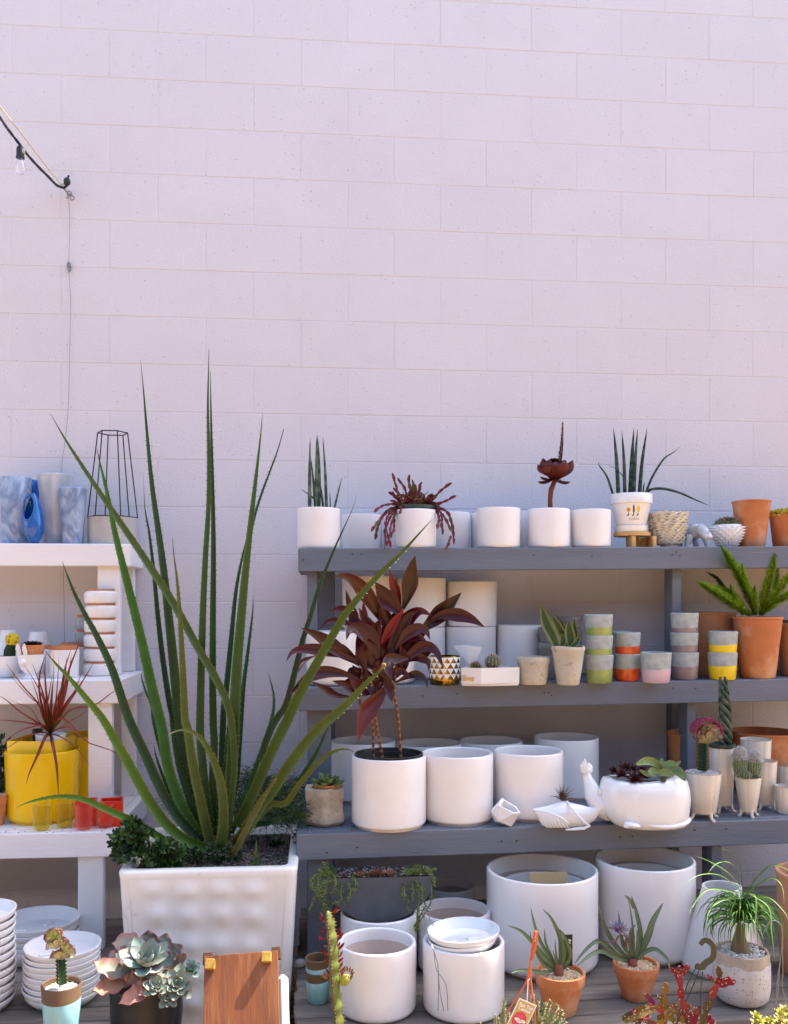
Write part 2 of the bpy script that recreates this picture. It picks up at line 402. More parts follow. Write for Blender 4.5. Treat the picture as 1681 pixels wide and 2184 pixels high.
M['marble'] = rampmat('blue_marble', [(0, (.14, .21, .36)), (1, (.80, .75, .70)), (.35, (.27, .35, .50)), (.68, (.45, .51, .62))], scale=5, dist=2.2, wave=5)
M['marble_pale'] = rampmat('pale_marble', [(0, (.33, .38, .46)), (1, (.66, .65, .65)), (.4, (.46, .50, .56)), (.7, (.60, .62, .65))], scale=5, dist=1.2, wave=3.4)
M['marble_white'] = rampmat('white_marble', [(0, (.30, .30, .34)), (1, (.82, .80, .79)), (.06, (.66, .65, .66)), (.18, (.80, .78, .78))], scale=14, dist=1.2, wave=3)
M['clear'] = mat('clear_glass', (1, 1, 1), .02, trans=1, ior=1.45)

def pressed(name, c, milk):
    m = bpy.data.materials.new(name); m.use_nodes = True; N = m.node_tree.nodes; L = m.node_tree.links; b = N['Principled BSDF']; b.inputs['Base Color'].default_value = (*milk, 1); b.inputs['Roughness'].default_value = .08; b.inputs['Coat Weight'].default_value = .8
    t = N.new('ShaderNodeBsdfTransparent'); t.inputs[0].default_value = (*c, 1); lw = N.new('ShaderNodeLayerWeight'); lw.inputs[0].default_value = .35
    mr = N.new('ShaderNodeMapRange'); mr.inputs['To Min'].default_value = .05; mr.inputs['To Max'].default_value = .55; L.new(lw.outputs['Facing'], mr.inputs[0])
    ms = N.new('ShaderNodeMixShader'); L.new(mr.outputs[0], ms.inputs[0]); L.new(t.outputs[0], ms.inputs[1]); L.new(b.outputs[0], ms.inputs[2]); L.new(ms.outputs[0], N['Material Output'].inputs[0]); return m
M['glass_yellow'] = pressed('yellow_glass', (.94, .90, .52), (.75, .65, .16)); M['glass_pink'] = pressed('coral_glass', (.97, .66, .58), (.85, .42, .34))
# ================================================================ SETTING
R = random.Random(7)
g = MB(); g.add([(-60, -80, 0), (60, -80, 0), (60, .0, 0), (-60, .0, 0)], [(0, 1, 2, 3)]); o = g.build('ground', M['ground'], smooth=False); tag(o, kind='structure')

# block wall: every block a part; lime mortar behind
WALLTOP = .2032*23
wall = thing('block_wall', 'pale lavender painted concrete block wall behind the shelves', 'wall', (0, 0, 0))
wb = MB(); wb.box((0, .12, WALLTOP/2), (14.0, .2380, WALLTOP)); wb.build('mortar', M['mortar'], wall, smooth=False)   # front face at y=.0027
wb = MB(); wb.box((0, .12, WALLTOP+.02), (14.2, .27, .04), 0, .006); wb.build('wall_cap', M['mortar'], wall, smooth=False)
bw_, bh_ = .4064, .2032
blk = MB(); blk.box((0, .03, 0), (bw_-.0018, .06, bh_-.0042), 0, .0018)
bm_ = None
X0 = P(1037, 500, 0).x
ROW0 = 1.5-.2032*7-.003                     # lowest joint line
# only the blocks the photograph can show (behind shelves too) are separate; they cover the whole frame
for row in range(0, 23):
    z = ROW0+row*bh_-bh_*0
    offx = 0 if (row % 2 == 0) else bw_/2
    for k in range(-6, 7):
        x = X0+offx+(k-.5)*bw_+R.uniform(-.002, .002)
        if x < -2.1 or x > 2.5: continue
        if row*bh_ > WALLTOP-.2: continue
        if bm_ is None:
            o = blk.build('block', M['wall'], wall, smooth=False); bm_ = o.data
        else:
            o = bpy.data.objects.new('block', bm_); COL.objects.link(o); o.parent = wall
        o.location = (x, -.0002-R.random()*.0006, z+bh_/2); o.rotation_euler = (R.uniform(-.0008, .0008), 0, R.uniform(-.0012, .0012))
# plain continuation of the same wall to both sides, outside the picture
for sx in (-1, 1):
    e = MB(); xe0 = (-2.1-.30) if sx < 0 else 2.72
    e.box(((xe0+sx*7)/2, .01, WALLTOP/2), (abs(sx*7-xe0), .02, WALLTOP)); e.build('wall_face', M['wall'], wall, smooth=False)

# unseen brown house added behind the camera to block low sky and darken recesses
e = MB(); e.box((0, -11.5, 2.3), (26, 4, 4.6), 0, .02); BLD = e.build('added_building', mat('brown_render', (.18, .115, .06), .9, var=.1, ns=1), smooth=False); tag(BLD, kind='structure')
for x in (-7, -3.5, 3.5, 7):  # windows, door and roof dress the added sky-blocking house
    e = MB(); e.box((x, -9.47, 1.7), (1.5, .08, 1.3), 0, .01); w_ = e.build('window_frame', M['white_paint'], BLD, False); e = MB(); e.box((x, -9.42, 1.7), (1.36, .03, 1.16)); e.build('pane', mat('dark_pane', (.03, .035, .04), .08), w_, False)
e = MB(); e.box((0, -9.46, 1.06), (1.1, .08, 2.1), 0, .01); e.build('door', M['white_paint'], BLD, False)
e = MB(); e.box((0, -11.5, 4.66), (26.4, 4.4, .12), 0, .01); e.build('roof', M['slate'], BLD, False)

def beam(m, a, b, w, h, mat=0, bev=.003, nrm=(0, 1, 0)):
    """board from a to b (centre line of its top front edge), thickness w going back, height h going down"""
    a = Vector(a); b = Vector(b); t = (b-a).normalized(); n = Vector(nrm); n = (n-t*n.dot(t)).normalized(); u = t.cross(n)
    if u.z < 0: u = -u
    Mx = Matrix((t, n, u)).transposed()
    c = (a+b)/2+n*w/2-u*h/2
    m.box(c, ((b-a).length, w, h), mat, bev, Mx)

def shelf(parent, A, B, back_Y, matn, gap=.004, plankw=.138, ends=True, boardh=.0889):
    """front board, planks behind it and end boards; A,B = top front edge ends"""
    mt = M[matn]; off = parent.location
    m = MB(); beam(m, A, B, .038, boardh); m.build('front_board', mt, parent, smooth=False, off=off)
    t = (B-A).normalized(); y = .038+gap; n = Vector((0, 1, 0))
    dist = abs(back_Y-(A.y+B.y)/2)
    while y < dist-.03:
        wv = min(plankw, dist-y)
        m = MB(); a = A+n*y; b = B+n*y; beam(m, a+t*.04, b-t*.04, wv, .019, 0, .002)
        m.build('plank', mt, parent, smooth=False, off=off); y += wv+gap
    if ends:
        for (E, s) in ((A, 1), (B, -1)):
            m = MB(); a = E+n*.0385; b = Vector((E.x, back_Y, E.z))
            x = Vector((s, 0, 0)); m.box(((a+b)/2)+x*.019-Vector((0, 0, boardh/2)), (.038, (b-a).length, boardh), 0, .003)
            m.build('side_board', mt, parent, smooth=False, off=off)

def nail(parent, p, r=.003, name='nail', mt='nail'):
    m = MB(); m.lathe([(0, 0), (r, 0), (r, .0012), (0, .0014)], 8, p-parent.location, 0, Matrix.Rotation(pi/2, 3, 'X')); m.build(name, M[mt], parent)

# ---- grey shelf unit
grey = thing('grey_shelf', 'blue grey painted tiered wooden shelf unit full of pots, on the right', 'shelf', P(1100, 2000, -.5)*1.0)
grey.location.z = .0
def pl(p0, p1, ext=1900):
    A = P(*p0); B = P(*p1); t = (ext-p0[0])/(p1[0]-p0[0])
    B2 = A+(B-A)*1.22
    return Plane(A, B2)
S1 = pl((636, 1170, -.47), (1681, 1165, -.40)); S2 = pl((636, 1467, -.54), (1681, 1448, -.46)); S3 = pl((632, 1780, -.88), (1681, 1747, -.80))
shelf(grey, S1.A, S1.B, -.03, 'grey_paint'); shelf(grey, S2.A, S2.B, -.03, 'grey_paint'); shelf(grey, S3.A, S3.B, -.06, 'grey_paint')
def post(parent, x, Y, z0, z1, wx, wy, mt):
    m = MB(); m.box(Vector((x, Y, (z0+z1)/2))-Vector(parent.location), (wx, wy, z1-z0), 0, .003); m.build('post', M[mt], parent, smooth=False)
zb1 = S1.A.z-.0889; zb2 = S2.A.z-.0889; zb3 = S3.A.z-.0889
def postpx(parent, px, Y, z0, z1, wx, wy, mt): post(parent, P(px, 1282, Y).x, Y, z0, z1, wx, wy, mt)
DZ = .25            # deck height
postpx(grey, 666, S1.Y(P(666, 1282, -.4).x)+.087, S2.A.z+.001, S1.A.z-.021, .038, .089, 'grey_paint')
postpx(grey, 692, -.06, .0, S1.A.z-.021, .089, .038, 'grey_paint')
postpx(grey, 1435, S1.Y(P(1435, 1282, -.4).x)+.087, S2.A.z+.004, zb1+.066, .038, .089, 'grey_paint')
postpx(grey, 681, S2.Y(P(681, 1282, -.4).x)+.062, S3.A.z+.001, zb2+.066, .089, .038, 'grey_paint')
postpx(grey, 1466, S2.Y(P(1466, 1282, -.4).x)+.087, S3.A.z+.001, zb2+.066, .038, .089, 'grey_paint')
postpx(grey, 683, S3.Y(P(683, 1282, -.8).x)+.062, DZ+.001, zb3+.066, .089, .038, 'grey_paint')
postpx(grey, 1518, S3.Y(P(1518, 1282, -.8).x)+.087, DZ+.001, zb3+.066, .038, .089, 'grey_paint')
for px in (1435, 1900): postpx(grey, px, -.05, 0, S1.A.z-.021, .038, .06, 'grey_paint')
postpx(grey, 1880, -.36, DZ, S1.A.z-.095, .038, .089, 'grey_paint')
for (c, x, y, Y) in ((3, 222, 942, 0), (4, 955, 910, 0), (4, 1002, 916, 0), (4, 980, 892, 0), (4, 1612, 918, 0), (3, 530, 905, 0), (3, 588, 905, 0), (4, 85, 910, 0), (4, 450, 920, 0)):
    p = Q(c, x, y, -.43); p = P(qx(c, x), qy(c, y), S1.Y(p.x)-.0012); nail(grey, p)
for (c, x, y) in ((3, 972, 1795), (3, 1190, 1780), (4, 150, 1772), (4, 180, 1774), (4, 198, 1792), (4, 1100, 1748), (4, 960, 1745)):
    p = Q(c, x, y, -.5); p = P(qx(c, x), qy(c, y), S2.Y(p.x)-.0012); nail(grey, p)
for (c, x, y) in ((5, 560, 866), (5, 370, 899), (5, 1465, 828), (5, 1560, 825), (6, 625, 800), (6, 705, 797), (6, 1293, 750), (6, 1095, 758)):
    p = Q(c, x, y, -.85); p = P(qx(c, x), qy(c, y), S3.Y(p.x)-.0012); nail(grey, p, .0035)

# ---- grey unit's weathered deck (planks run along the shelf, turned 3.6 degrees)
def deckline(x, off): return -1.057+.063*(x-.6)+off
deck = thing('plank_deck', 'weathered grey slatted plank deck under the grey shelf', 'deck', (1.0, -.8, 0))
xl = P(631, 2140, -1.2).x; xr = 2.9
DEC = Plane(Vector((xl, -1.3, DZ)), Vector((xr, -1.3, DZ)))
off = -.33; pw = .092
i = 0
while off < .82:
    m = MB(); a = Vector((xl+R.uniform(-.006, .006), deckline(xl, off), DZ-R.random()*.002)); b = Vector((xr, deckline(xr, off), DZ-R.random()*.002))
    beam(m, a, b, pw, .022, 0, .004); m.build('plank', M['old_wood'], deck, smooth=False, off=deck.location); off += pw+.008
m = MB(); beam(m, Vector((xl, deckline(xl, -.322), DZ-.024)), Vector((xr, deckline(xr, -.322), DZ-.024)), .03, .08, 0, .003); m.build('front_board', M['old_wood'], deck, smooth=False, off=deck.location)
for x in (xl+.05, 1.2, 2.4):
    for o_ in (-.28, .7):
        m = MB(); m.box(Vector((x, deckline(x, o_), (DZ-.024)/2))-deck.location, (.07, .07, DZ-.026)); m.build('leg', M['old_wood'], deck, smooth=False)

# ---- left deck
ldeck = thing('plank_deck', 'dark weathered plank deck under the white shelf carrying white saucers', 'deck', (-1.5, -.8, 0))
lx = P(300, 2160, -1.2).x; LDEC = Plane(Vector((-2.8, -1, DZ)), Vector((lx, -1, DZ)))
y = -.30
while y > -1.55:
    m = MB(); m.box(Vector(((lx-2.9)/2+R.uniform(-.004, .004), y-.046, DZ-.011-R.random()*.002))-ldeck.location, (lx+2.9, .092, .022), 0, .004); m.build('plank', M['old_wood'], ldeck, smooth=False); y -= .1
m = MB(); m.box(Vector((lx-.03, -.93, DZ-.066))-ldeck.location, (.03, 1.2, .08), 0, .003); m.build('side_board', M['old_wood'], ldeck, smooth=False)
for x in (lx-.06, -2.2):
    for yy in (-.4, -1.4):
        m = MB(); m.box(Vector((x, yy, (DZ-.024)/2))-ldeck.location, (.055, .07, DZ-.026)); m.build('leg', M['old_wood'], ldeck, smooth=False)

# ---- white shelf unit
white = thing('white_shelf', 'white painted tiered wooden shelf unit at the left edge', 'shelf', (-1.6, -.4, 0))
def wpl(px, py, Y):
    B = P(px, py, Y); return Plane(Vector((-2.75, B.y, B.z)), B)
W1 = wpl(278, 1160, -.28); W2 = wpl(258, 1450, -.47); W3 = wpl(241, 1774, -.66)
for W in (W1, W2, W3): shelf(white, W.A, W.B, -.015, 'white_paint')
def wpost(px, Y, z0, z1, wx, wy): postpx(white, px, Y, z0, z1, wx, wy, 'white_paint')
wpost(234.5, -.235, W2.B.z+.001, W1.B.z-.021, .089, .038)
wpost(216, -.43, W3.B.z+.001, W2.B.z-.021, .089, .038)
wpost(196, -.62, DZ+.001, W3.B.z-.021, .089, .038)
wpost(272, -.045, W2.B.z+.001, W1.B.z-.021, .06, .038); wpost(276, -.045, W3.B.z+.001, W2.B.z-.021, .06, .038); wpost(278, -.045, 0, W3.B.z-.021, .06, .038)
for Yp, za, zb in ((-.235, W2.B.z, W1.B.z), (-.43, W3.B.z, W2.B.z), (-.62, DZ, W3.B.z)): post(white, -2.35, Yp, za+.001, zb-.021, .089, .038, 'white_paint')
for (c, x, y, W) in (('a', 1078, 1465, W1), ('a', 1078, 1597, W1), ('b', 960, 1555, W2), ('c', 845, 1708, W3), ('c', 1128, 1690, W3), ('c', 845, 1853, W3), ('c', 1128, 1853, W3)):
    nail(white, P(qx(c, x), qy(c, y), W.A.y-.0012), .0028, mt='white_paint')

def crumbs(parent, Pn, x0, x1, y0f, n, seed, cols=((.05, .035, .025), (.12, .09, .06), (.22, .10, .05))):
    m = MB(); r_ = random.Random(seed)
    for i in range(n):
        x = r_.uniform(x0, x1); y = Pn.Y(x)+r_.uniform(.004, y0f); s_ = r_.uniform(.0012, .0034); m.ball(Vector((x, y, Pn.z(x)+s_*.3))-parent.location, (s_, s_*.8, s_*.5), 5, 3, 0, None, r_.choice(cols))
    o = m.build('soil_crumbs', M['pebble'], parent); o['kind'] = 'stuff'
crumbs(grey, S3, S3.A.x+.05, S3.A.x+2.1, .10, 150, 1); crumbs(grey, S2, S2.A.x+.05, S2.A.x+2.1, .06, 90, 2); crumbs(white, W3, -1.7, W3.B.x-.03, .07, 60, 3)
m = MB(); m.blade([Q(5, 520, 752, -.84), Q(5, 530, 760, -.85), Q(5, 545, 768, -.86)], .006, cup=.3, col=(.35, .12, .08), n=6); o = m.build('fallen_petal', M['leaf'], grey, off=grey.location)
# ================================================================ POTS
def cyl_prof(r, h, w=.008, rnd=.012, rb=None, foot=0, mb=0, mi=0, mf=0):
    """outer wall from the foot up, rounded lip, inside down to the floor"""
    rb = r if rb is None else rb; p = [(0, .0005, mf)]
    if foot: p += [(rb-rnd-.001, .0, mf), (rb-rnd, .0, mf), (rb-rnd, foot, mf)]
    else: p += [(rb-rnd, 0, mf)]
    for i in range(0 if foot else 1, 6):
        a = i/5*pi/2; p.append((rb-rnd+rnd*sin(a), foot+rnd-rnd*cos(a), mb))
    z0 = foot+rnd
    for i in range(1, 4): t = i/4; p.append((rb+(r-rb)*t, z0+(h-w/2-z0)*t, mb))
    for i in range(0, 7): a = i/6*pi; p.append((r-w/2+w/2*cos(a), h-w/2+w/2*sin(a), mb))
    p += [(r-w, h*.82, mb), (r-w-(r-rb)*.3, h*.6, mi), (rb-w, h*.16, mi), (0, h*.12, mi)]
    return p
def simple_pot(name, label, f, mats=('white_glaze', 'bisque_pale'), group=None, foot=.006, rnd=.01, w=.008, seg=48, rbf=None, cat='plant pot', irregular=0):
    t = thing(name, label, cat, f.loc, group)
    m = MB(); ph = random.random()*6
    md = (lambda a, r, z: (r*(1+irregular*sin(2*a+ph)), z+irregular*r*.5*sin(a+ph)*(z/f.H))) if irregular else None
    m.lathe(cyl_prof(f.r, f.H, w, rnd, f.r*(rbf or 1), foot, 0, 1, 1), seg, mod=md)
    m.build('pot', [M[a] for a in mats], t)
    return t
def soil(t, f, frac=.93, mt='soil', name='soil', r=None, bump=.004):
    m = MB(); rr = r or (f.r-.009); vs = []; rnd_ = random.Random(3)
    m.lathe([(rr, f.H*frac), (rr*.8, f.H*frac+bump*.5), (rr*.45, f.H*frac+bump), (rr*.2, f.H*frac+bump*1.1), (0, f.H*frac+bump*1.1)][::-1], 24, mod=lambda a, r, z: (r, z+rnd_.uniform(-1, 1)*bump*.5))
    return m.build(name, M[mt], t)
def pebbles(t, cx, cy, z, rx, ry, n, size, cols, name='pebbles', square=False, seed=1, flat=.6, seg=5):
    m = MB(); r = random.Random(seed)
    for i in range(n):
        if square: x, y = r.uniform(-1, 1), r.uniform(-1, 1)
        else: a = r.uniform(0, 2*pi); q = sqrt(r.random()); x, y = q*cos(a), q*sin(a)
        s = size*r.uniform(.6, 1.3); c = r.choice(cols); k = r.uniform(.75, 1.2); c = (c[0]*k, c[1]*k, c[2]*k)
        Mx = Matrix.Rotation(r.uniform(0, 6), 3, 'Z') @ Matrix.Rotation(r.uniform(-.5, .5), 3, 'X')
        m.ball((cx+x*rx, cy+y*ry, z+r.uniform(-.3, .6)*s), (s, s*r.uniform(.6, .9), s*flat), seg, 4, 0, Mx, c)
    o = m.build(name, M['pebble'], t); o['kind'] = 'stuff'; return o
GR = [(.12, .10, .09), (.20, .15, .12), (.07, .07, .08), (.30, .24, .19), (.16, .17, .19), (.26, .16, .10)]
TANG = [(.50, .36, .18), (.62, .48, .28), (.38, .26, .13), (.66, .56, .40)]
WHG = [(.72, .66, .54), (.62, .55, .42), (.78, .74, .66)]

# ---- top grey shelf: smooth white pots
G1 = 'smooth white cylinder pots along the top grey shelf'
def top_pot(label, x0, x1, yb, yt, Yc, c=3, name='cylinder_pot', cat='plant pot', group=G1):
    return fit(c, S1, x0, x1, yb, yt, Yc), label
tw = []
for (c, x0, x1, yb, yt, Yc, lab) in (
    (3, 465, 715, 866, 650, -.165, 'smooth white pot set back between the snake plant pot and the red cactus pot'),
    (3, 728, 975, 866, 650, -.165, 'smooth white pot almost hidden behind the trailing red cactus'),
    (3, 1020, 1268, 866, 636, -.165, 'smooth white pot set back to the right of the trailing red cactus'),
    (3, 1272, 1515, 866, 640, -.165, 'smooth white pot at the back, showing left of the empty front pot'),
    (3, 1545, 1790, 866, 632, -.165, 'smooth white pot at the back, between the empty front pot and the rosette tree pot'),
    (3, 1312, 1582, 865, 607, -.36, 'empty white pot in the front row left of the maroon rosette tree'),
    (4, 318, 571, 862, 618, -.34, 'empty white pot between the maroon rosette tree and the painted flower pot')):
    f = fit(c, S1, x0, x1, yb, yt, Yc)
    t = simple_pot('cylinder_pot', lab, f, ('matte_white', 'bisque_pale'), G1, .0, .014, .007, irregular=.006, rbf=.985)
# three planted ones: kept for the plants
fSV = fit(3, S1, 185, 452, 868, 607, -.36); tSV = simple_pot('snake_plant', 'white pot of banded snake plant spears at the left end of the top grey shelf', fSV, ('matte_white', 'bisque_pale'), None, 0, .016, .007, cat='potted plant', irregular=.005); soil(tSV, fSV)
fRC = fit(3, S1, 798, 1055, 870, 617, -.37); tRC = simple_pot('trailing_cactus', 'trailing dark red jointed cactus spilling over a white pot on the top grey shelf', fRC, ('matte_white', 'bisque_pale'), None, 0, .016, .007, cat='potted plant')
fRT = fit(4, S1, 48, 313, 862, 612, -.35); tRT = simple_pot('tree_succulent', 'maroon rosette tree succulent with a tall flower spike in a white pot', fRT, ('matte_white', 'bisque_pale'), None, 0, .014, .007, cat='potted plant', irregular=.005); soil(tRT, fRT)
# nursery liner of the red cactus
m = MB(); rr = fRC.r-.008; H = fRC.H
m.lathe([(rr*.9, H*.4), (rr-.003, H+.001), (rr+.001, H+.005), (rr+.001, H+.017), (rr-.005, H+.017), (rr-.006, H*.95), (0, H*.94)], 32); m.build('liner', M['green_plastic'], tRC)
# painted flower pot with saucer on a wooden stand
fS = fit('r', S1, 118, 470, 512, 378, -.31); st = thing('wooden_stand', 'round topped pale wooden stand holding up the painted flower pot', 'plant stand', fS.loc)
hs = fS.H; m = MB(); rs = fS.r*.93; m.lathe([(0, hs-.016), (rs, hs-.016), (rs+.002, hs-.008), (rs, hs), (0, hs)], 40); m.build('top', M['pine'], st)
m = MB(); m.box((-rs*.22, -rs*.5, (hs-.017)/2), (.018, rs*.9, hs-.017), 0, .003); m.build('leg', M['pine'], st, False)
m = MB(); m.box((rs*.98, -rs*.05, (hs-.017)/2), (.016, rs*1.7, hs-.017), 0, .003); m.build('leg', M['pine'], st, False)
m = MB(); m.box((rs*.34, rs*.2, (hs-.02)/2), (rs*1.2, .014, hs-.02), 0, .002); m.build('rail', M['pine'], st, False)
m = MB(); m.lathe([(0, 0), (.004, .0), (.005, .012), (.003, .02), (0, .02)], 10, (rs*.3, -rs*.3, hs-.034)); m.build('peg', M['pine'], st)
fP = fit('r', S1, 66, 452, 378, 30, -.31); b0 = fS.loc.z+hs
pp = thing('painted_flower_pot', 'glossy cream flower pot painted with three little trees, planted with banded spears', 'potted plant', (fS.loc.x-.004, fS.loc.y, b0))
Hp = 1.5+(HOR-qy('r', 30))/FPX*(fP.zc-fP.r)-b0; r0 = fP.r
m = MB(); m.lathe([(0, .0), (r0*.74, 0), (r0*.78, .006), (r0*.79, .026), (r0*.75, .027), (r0*.73, .008), (0, .008)], 40); m.build('saucer', M['gloss_white'], pp)
m = MB(); m.lathe([(0, .009), (r0*.64, .009), (r0*.67, .014), (r0*.915, Hp*.73), (r0*.92, Hp*.735), (r0*.99, Hp*.74), (r0, Hp*.76), (r0, Hp*.985), (r0*.98, Hp), (r0*.93, Hp), (r0*.92, Hp*.8), (r0*.7, Hp*.2), (0, Hp*.2)], 44); m.build('pot', M['gloss_white'], pp)
fPP = Fit(); fPP.r = r0; fPP.H = Hp; soil(pp, fPP, .94)
def on_pot(px, py, c, t, r_at, lift=.0008):
    """direction on the pot front through a picture point: returns local point on a surface of radius r_at(z)"""
    u = (qx(c, px)-840.5)/FPX; v = (HOR-qy(c, py))/FPX; d = FWD+RGT*u+UP*v; L = Vector(t.location); z = 2.
    for _ in range(400):
        p = CAM+d*z-L
        if Vector((p.x, p.y)).length <= r_at(p.z)+lift: return p
        z += .002 if Vector((p.x, p.y)).length > r_at(p.z)+.02 else .0002
    return p
rad = lambda z: r0*(.67+(.915-.67)*(z-.014)/(Hp*.73-.014))
def decal(t, c, poly, mt, name, ra, lift=.0008, n=None):
    m = MB(); pts = [on_pot(x, y, c, t, ra, lift) for x, y in poly]; cx = sum(p[0] for p in poly)/len(poly); cy = sum(p[1] for p in poly)/len(poly)
    pts.append(on_pot(cx, cy, c, t, ra, lift+.0008)); k = len(poly)
    m.add(pts, [(i, (i+1) % k, k) for i in range(k)]); return m.build(name, M[mt], t)
M['d_or'] = mat('painted_orange', (.60, .25, .02), .3); M['d_gr'] = mat('painted_green', (.03, .075, .055), .3); M['d_ye'] = mat('painted_yellow', (.75, .48, .02), .3)
def ell(cx, cy, rx, ry, n=14, pw=1): return [(cx+rx*cos(2*pi*k/n), cy+ry*sin(2*pi*k/n)*(1 if sin(2*pi*k/n) > 0 else pw)) for k in range(n)]
decal(pp, 'r', ell(263, 186, 19, 19), 'd_or', 'painted_tree', rad); decal(pp, 'r', ell(310, 180, 9, 40), 'd_gr', 'painted_tree', rad); decal(pp, 'r', ell(350, 178, 14, 30), 'd_ye', 'painted_tree', rad)
for x in (265, 311, 350): decal(pp, 'r', [(x-1.6, 200), (x+1.6, 200), (x+1.6, 238), (x-20, 243), (x-20, 240), (x-1.6, 236)], 'd_gr', 'painted_trunk', rad, .0006)
def text(t, s, p, size, mt, rot=(pi/2, 0, 0), name='lettering', ext=.0002, align='CENTER', bold=0):
    cu = bpy.data.curves.new(name, 'FONT'); cu.body = s; cu.size = size; cu.extrude = ext; cu.align_x = align; cu.align_y = 'CENTER'; cu.offset = bold
    o = bpy.data.objects.new('tmp', cu); COL.objects.link(o); bpy.context.view_layer.update()
    me = bpy.data.meshes.new_from_object(o.evaluated_get(bpy.context.evaluated_depsgraph_get())); bpy.data.objects.remove(o)
    me.materials.clear(); me.materials.append(M[mt]); o = bpy.data.objects.new(name, me); COL.objects.link(o); o.location = p; o.rotation_euler = rot
    if t: o.parent = t
    return o
p = on_pot(314, 269, 'r', pp, rad, .002); text(pp, 'COEN.', p, .0105, 'darkink', (pi/2-.15, 0, atan2(p.x, -p.y)))
# ruffled pot
fR = fit('r', S1, 424, 800, 512, 205, -.30); t = thing('ruffled_pot', 'white ceramic pot covered in wavy ruffled layers on the top grey shelf', 'plant pot', fR.loc)
m = MB(); H = fR.H; m.lathe([(0, 0), (fR.r*.38, 0), (fR.r*.40, H*.1), (fR.r*.62, H*.16), (fR.r*.78, H*.45), (fR.r*.84, H*.97), (fR.r*.80, H), (fR.r*.75, H*.96), (fR.r*.5, H*.25), (0, H*.2)], 40); m.build('pot', M['cream_glaze'], t)
for k in range(12):
    m = MB(); z = H*(.16+.075*k); rr = fR.r*(.70+.25*min(1, (k/7))**.7); ri = fR.r*(.56+.27*min(1, k/7)); n = 120; vs = []; ph = k*1.7; r_ = random.Random(k); q = [r_.uniform(.6, 1.4) for _ in range(40)]
    for i in range(n):
        a = 2*pi*i/n; wv = sin(a*(12+(k*5) % 7)+ph)*.0048*q[int(i/n*40)]+sin(a*5+ph*2)*.002; rw = 1+.05*sin(a*9+ph*3)
        vs += [(ri*cos(a), ri*sin(a), z-.003), (rr*rw*cos(a), rr*rw*sin(a), z+wv+.004), (rr*rw*cos(a), rr*rw*sin(a), z+wv+.001), (ri*cos(a), ri*sin(a), z-.008)]
    fs = [(i*4+j, i*4+j+1, ((i+1) % n)*4+j+1, ((i+1) % n)*4+j) for i in range(n) for j in range(3)]
    m.add(vs, fs); m.build('ruffle', M['cream_glaze'], t, autos=60)
# spiky pot with cactus
fK = fit('r', S1, 1000, 1282, 514, 312, -.30); t = thing('spiky_pot', 'white bowl studded with pointed spikes holding a knobbly dark green cactus', 'potted plant', fK.loc)
m = MB(); H = fK.H; r0k = fK.r; pf = lambda q: r0k*(.42+.54*sin(min(1, q*1.25)*pi/2)) if q < .8 else r0k*(.96-.05*(q-.8)/.2)
m.lathe([(0, 0)]+[(pf(q/10), H*q/10) for q in range(11)]+[(r0k*.86, H*1.0), (r0k*.85, H*.9), (r0k*.5, H*.3), (0, H*.3)], 40)
m.build('pot', M['gloss_white'], t)
m = MB()
for k in range(7):
    q = .12+.125*k; nn = 15
    for j in range(nn):
        a = 2*pi*(j+.5*(k % 2))/nn; r1 = pf(q); m.cone((r1*.97*cos(a), r1*.97*sin(a), H*q), ((r1+.017)*cos(a), (r1+.017)*sin(a), H*q+.004), .0065, 7)
o = m.build('spikes', M['gloss_white'], t)
m = MB(); r_ = random.Random(4)
for i in range(170):
    th_ = math.acos(1-r_.random()*1.05); a = r_.uniform(0, 2*pi); v = Vector((sin(th_)*cos(a), sin(th_)*sin(a), cos(th_)))
    c_ = (.05+.03*r_.random(), .07+.03*r_.random(), .03)
    p = Vector((v.x*r0k*.72, v.y*r0k*.72, H*.96+v.z*r0k*.48)); m.ball(p, .0075, 6, 5, 0, None, c_)
    for j in range(3): m.cone(p+v*.005, p+v*.013+Vector((r_.uniform(-1, 1), r_.uniform(-1, 1), r_.uniform(-1, 1)))*.006, .0012, 3, 0, (.35, .3, .22))
m.build('cactus', M['dusty'], t)

def remesh(o, vs=.003, it=4):
    a = o.modifiers.new('remesh', 'REMESH'); a.mode = 'VOXEL'; a.voxel_size = vs; a.use_smooth_shade = True
    b = o.modifiers.new('smooth', 'SMOOTH'); b.factor = .5; b.iterations = it
# rhino planter
fN = fit('r', S1, 745, 990, 512, 282, -.30); k = fN.k*.24; t = thing('rhino_planter', 'pale grey glazed rhinoceros figure planter with an open back, facing out', 'planter', fN.loc)
def rp(x, y, d=0): return Vector(((x-872)*k, d, (512-y)*k))
m = MB(); m.ball(rp(868, 370, .04), (60*k, .085, 72*k), 20, 14)
m.lathe([(.0, 0), (52*k, 0), (50*k, 60*k), (46*k, 62*k), (0, 62*k)], 20, rp(885, 352, .03))
for (x, x2, d) in ((800, 770, -.01), (935, 962, -.01), (805, 790, .09), (935, 950, .09)):
    m.tube([rp(x, 400, d), rp((x+x2)/2, 450, d-.004), rp(x2, 490, d-.004), rp(x2, 511, d-.006)], [36*k, 30*k, 24*k, 25*k], 12)
m.tube([rp(885, 340, -.02), rp(885, 375, -.055), rp(890, 415, -.085), rp(893, 436, -.095)], [50*k, 50*k, 42*k, 30*k], 14)
m.ball(rp(893, 425, -.09), (44*k, .018, 20*k), 12, 8)
m.cone(rp(893, 400, -.092), rp(893, 345, -.118), 15*k, 10); m.cone(rp(890, 365, -.07), rp(890, 335, -.085), 9*k, 8)
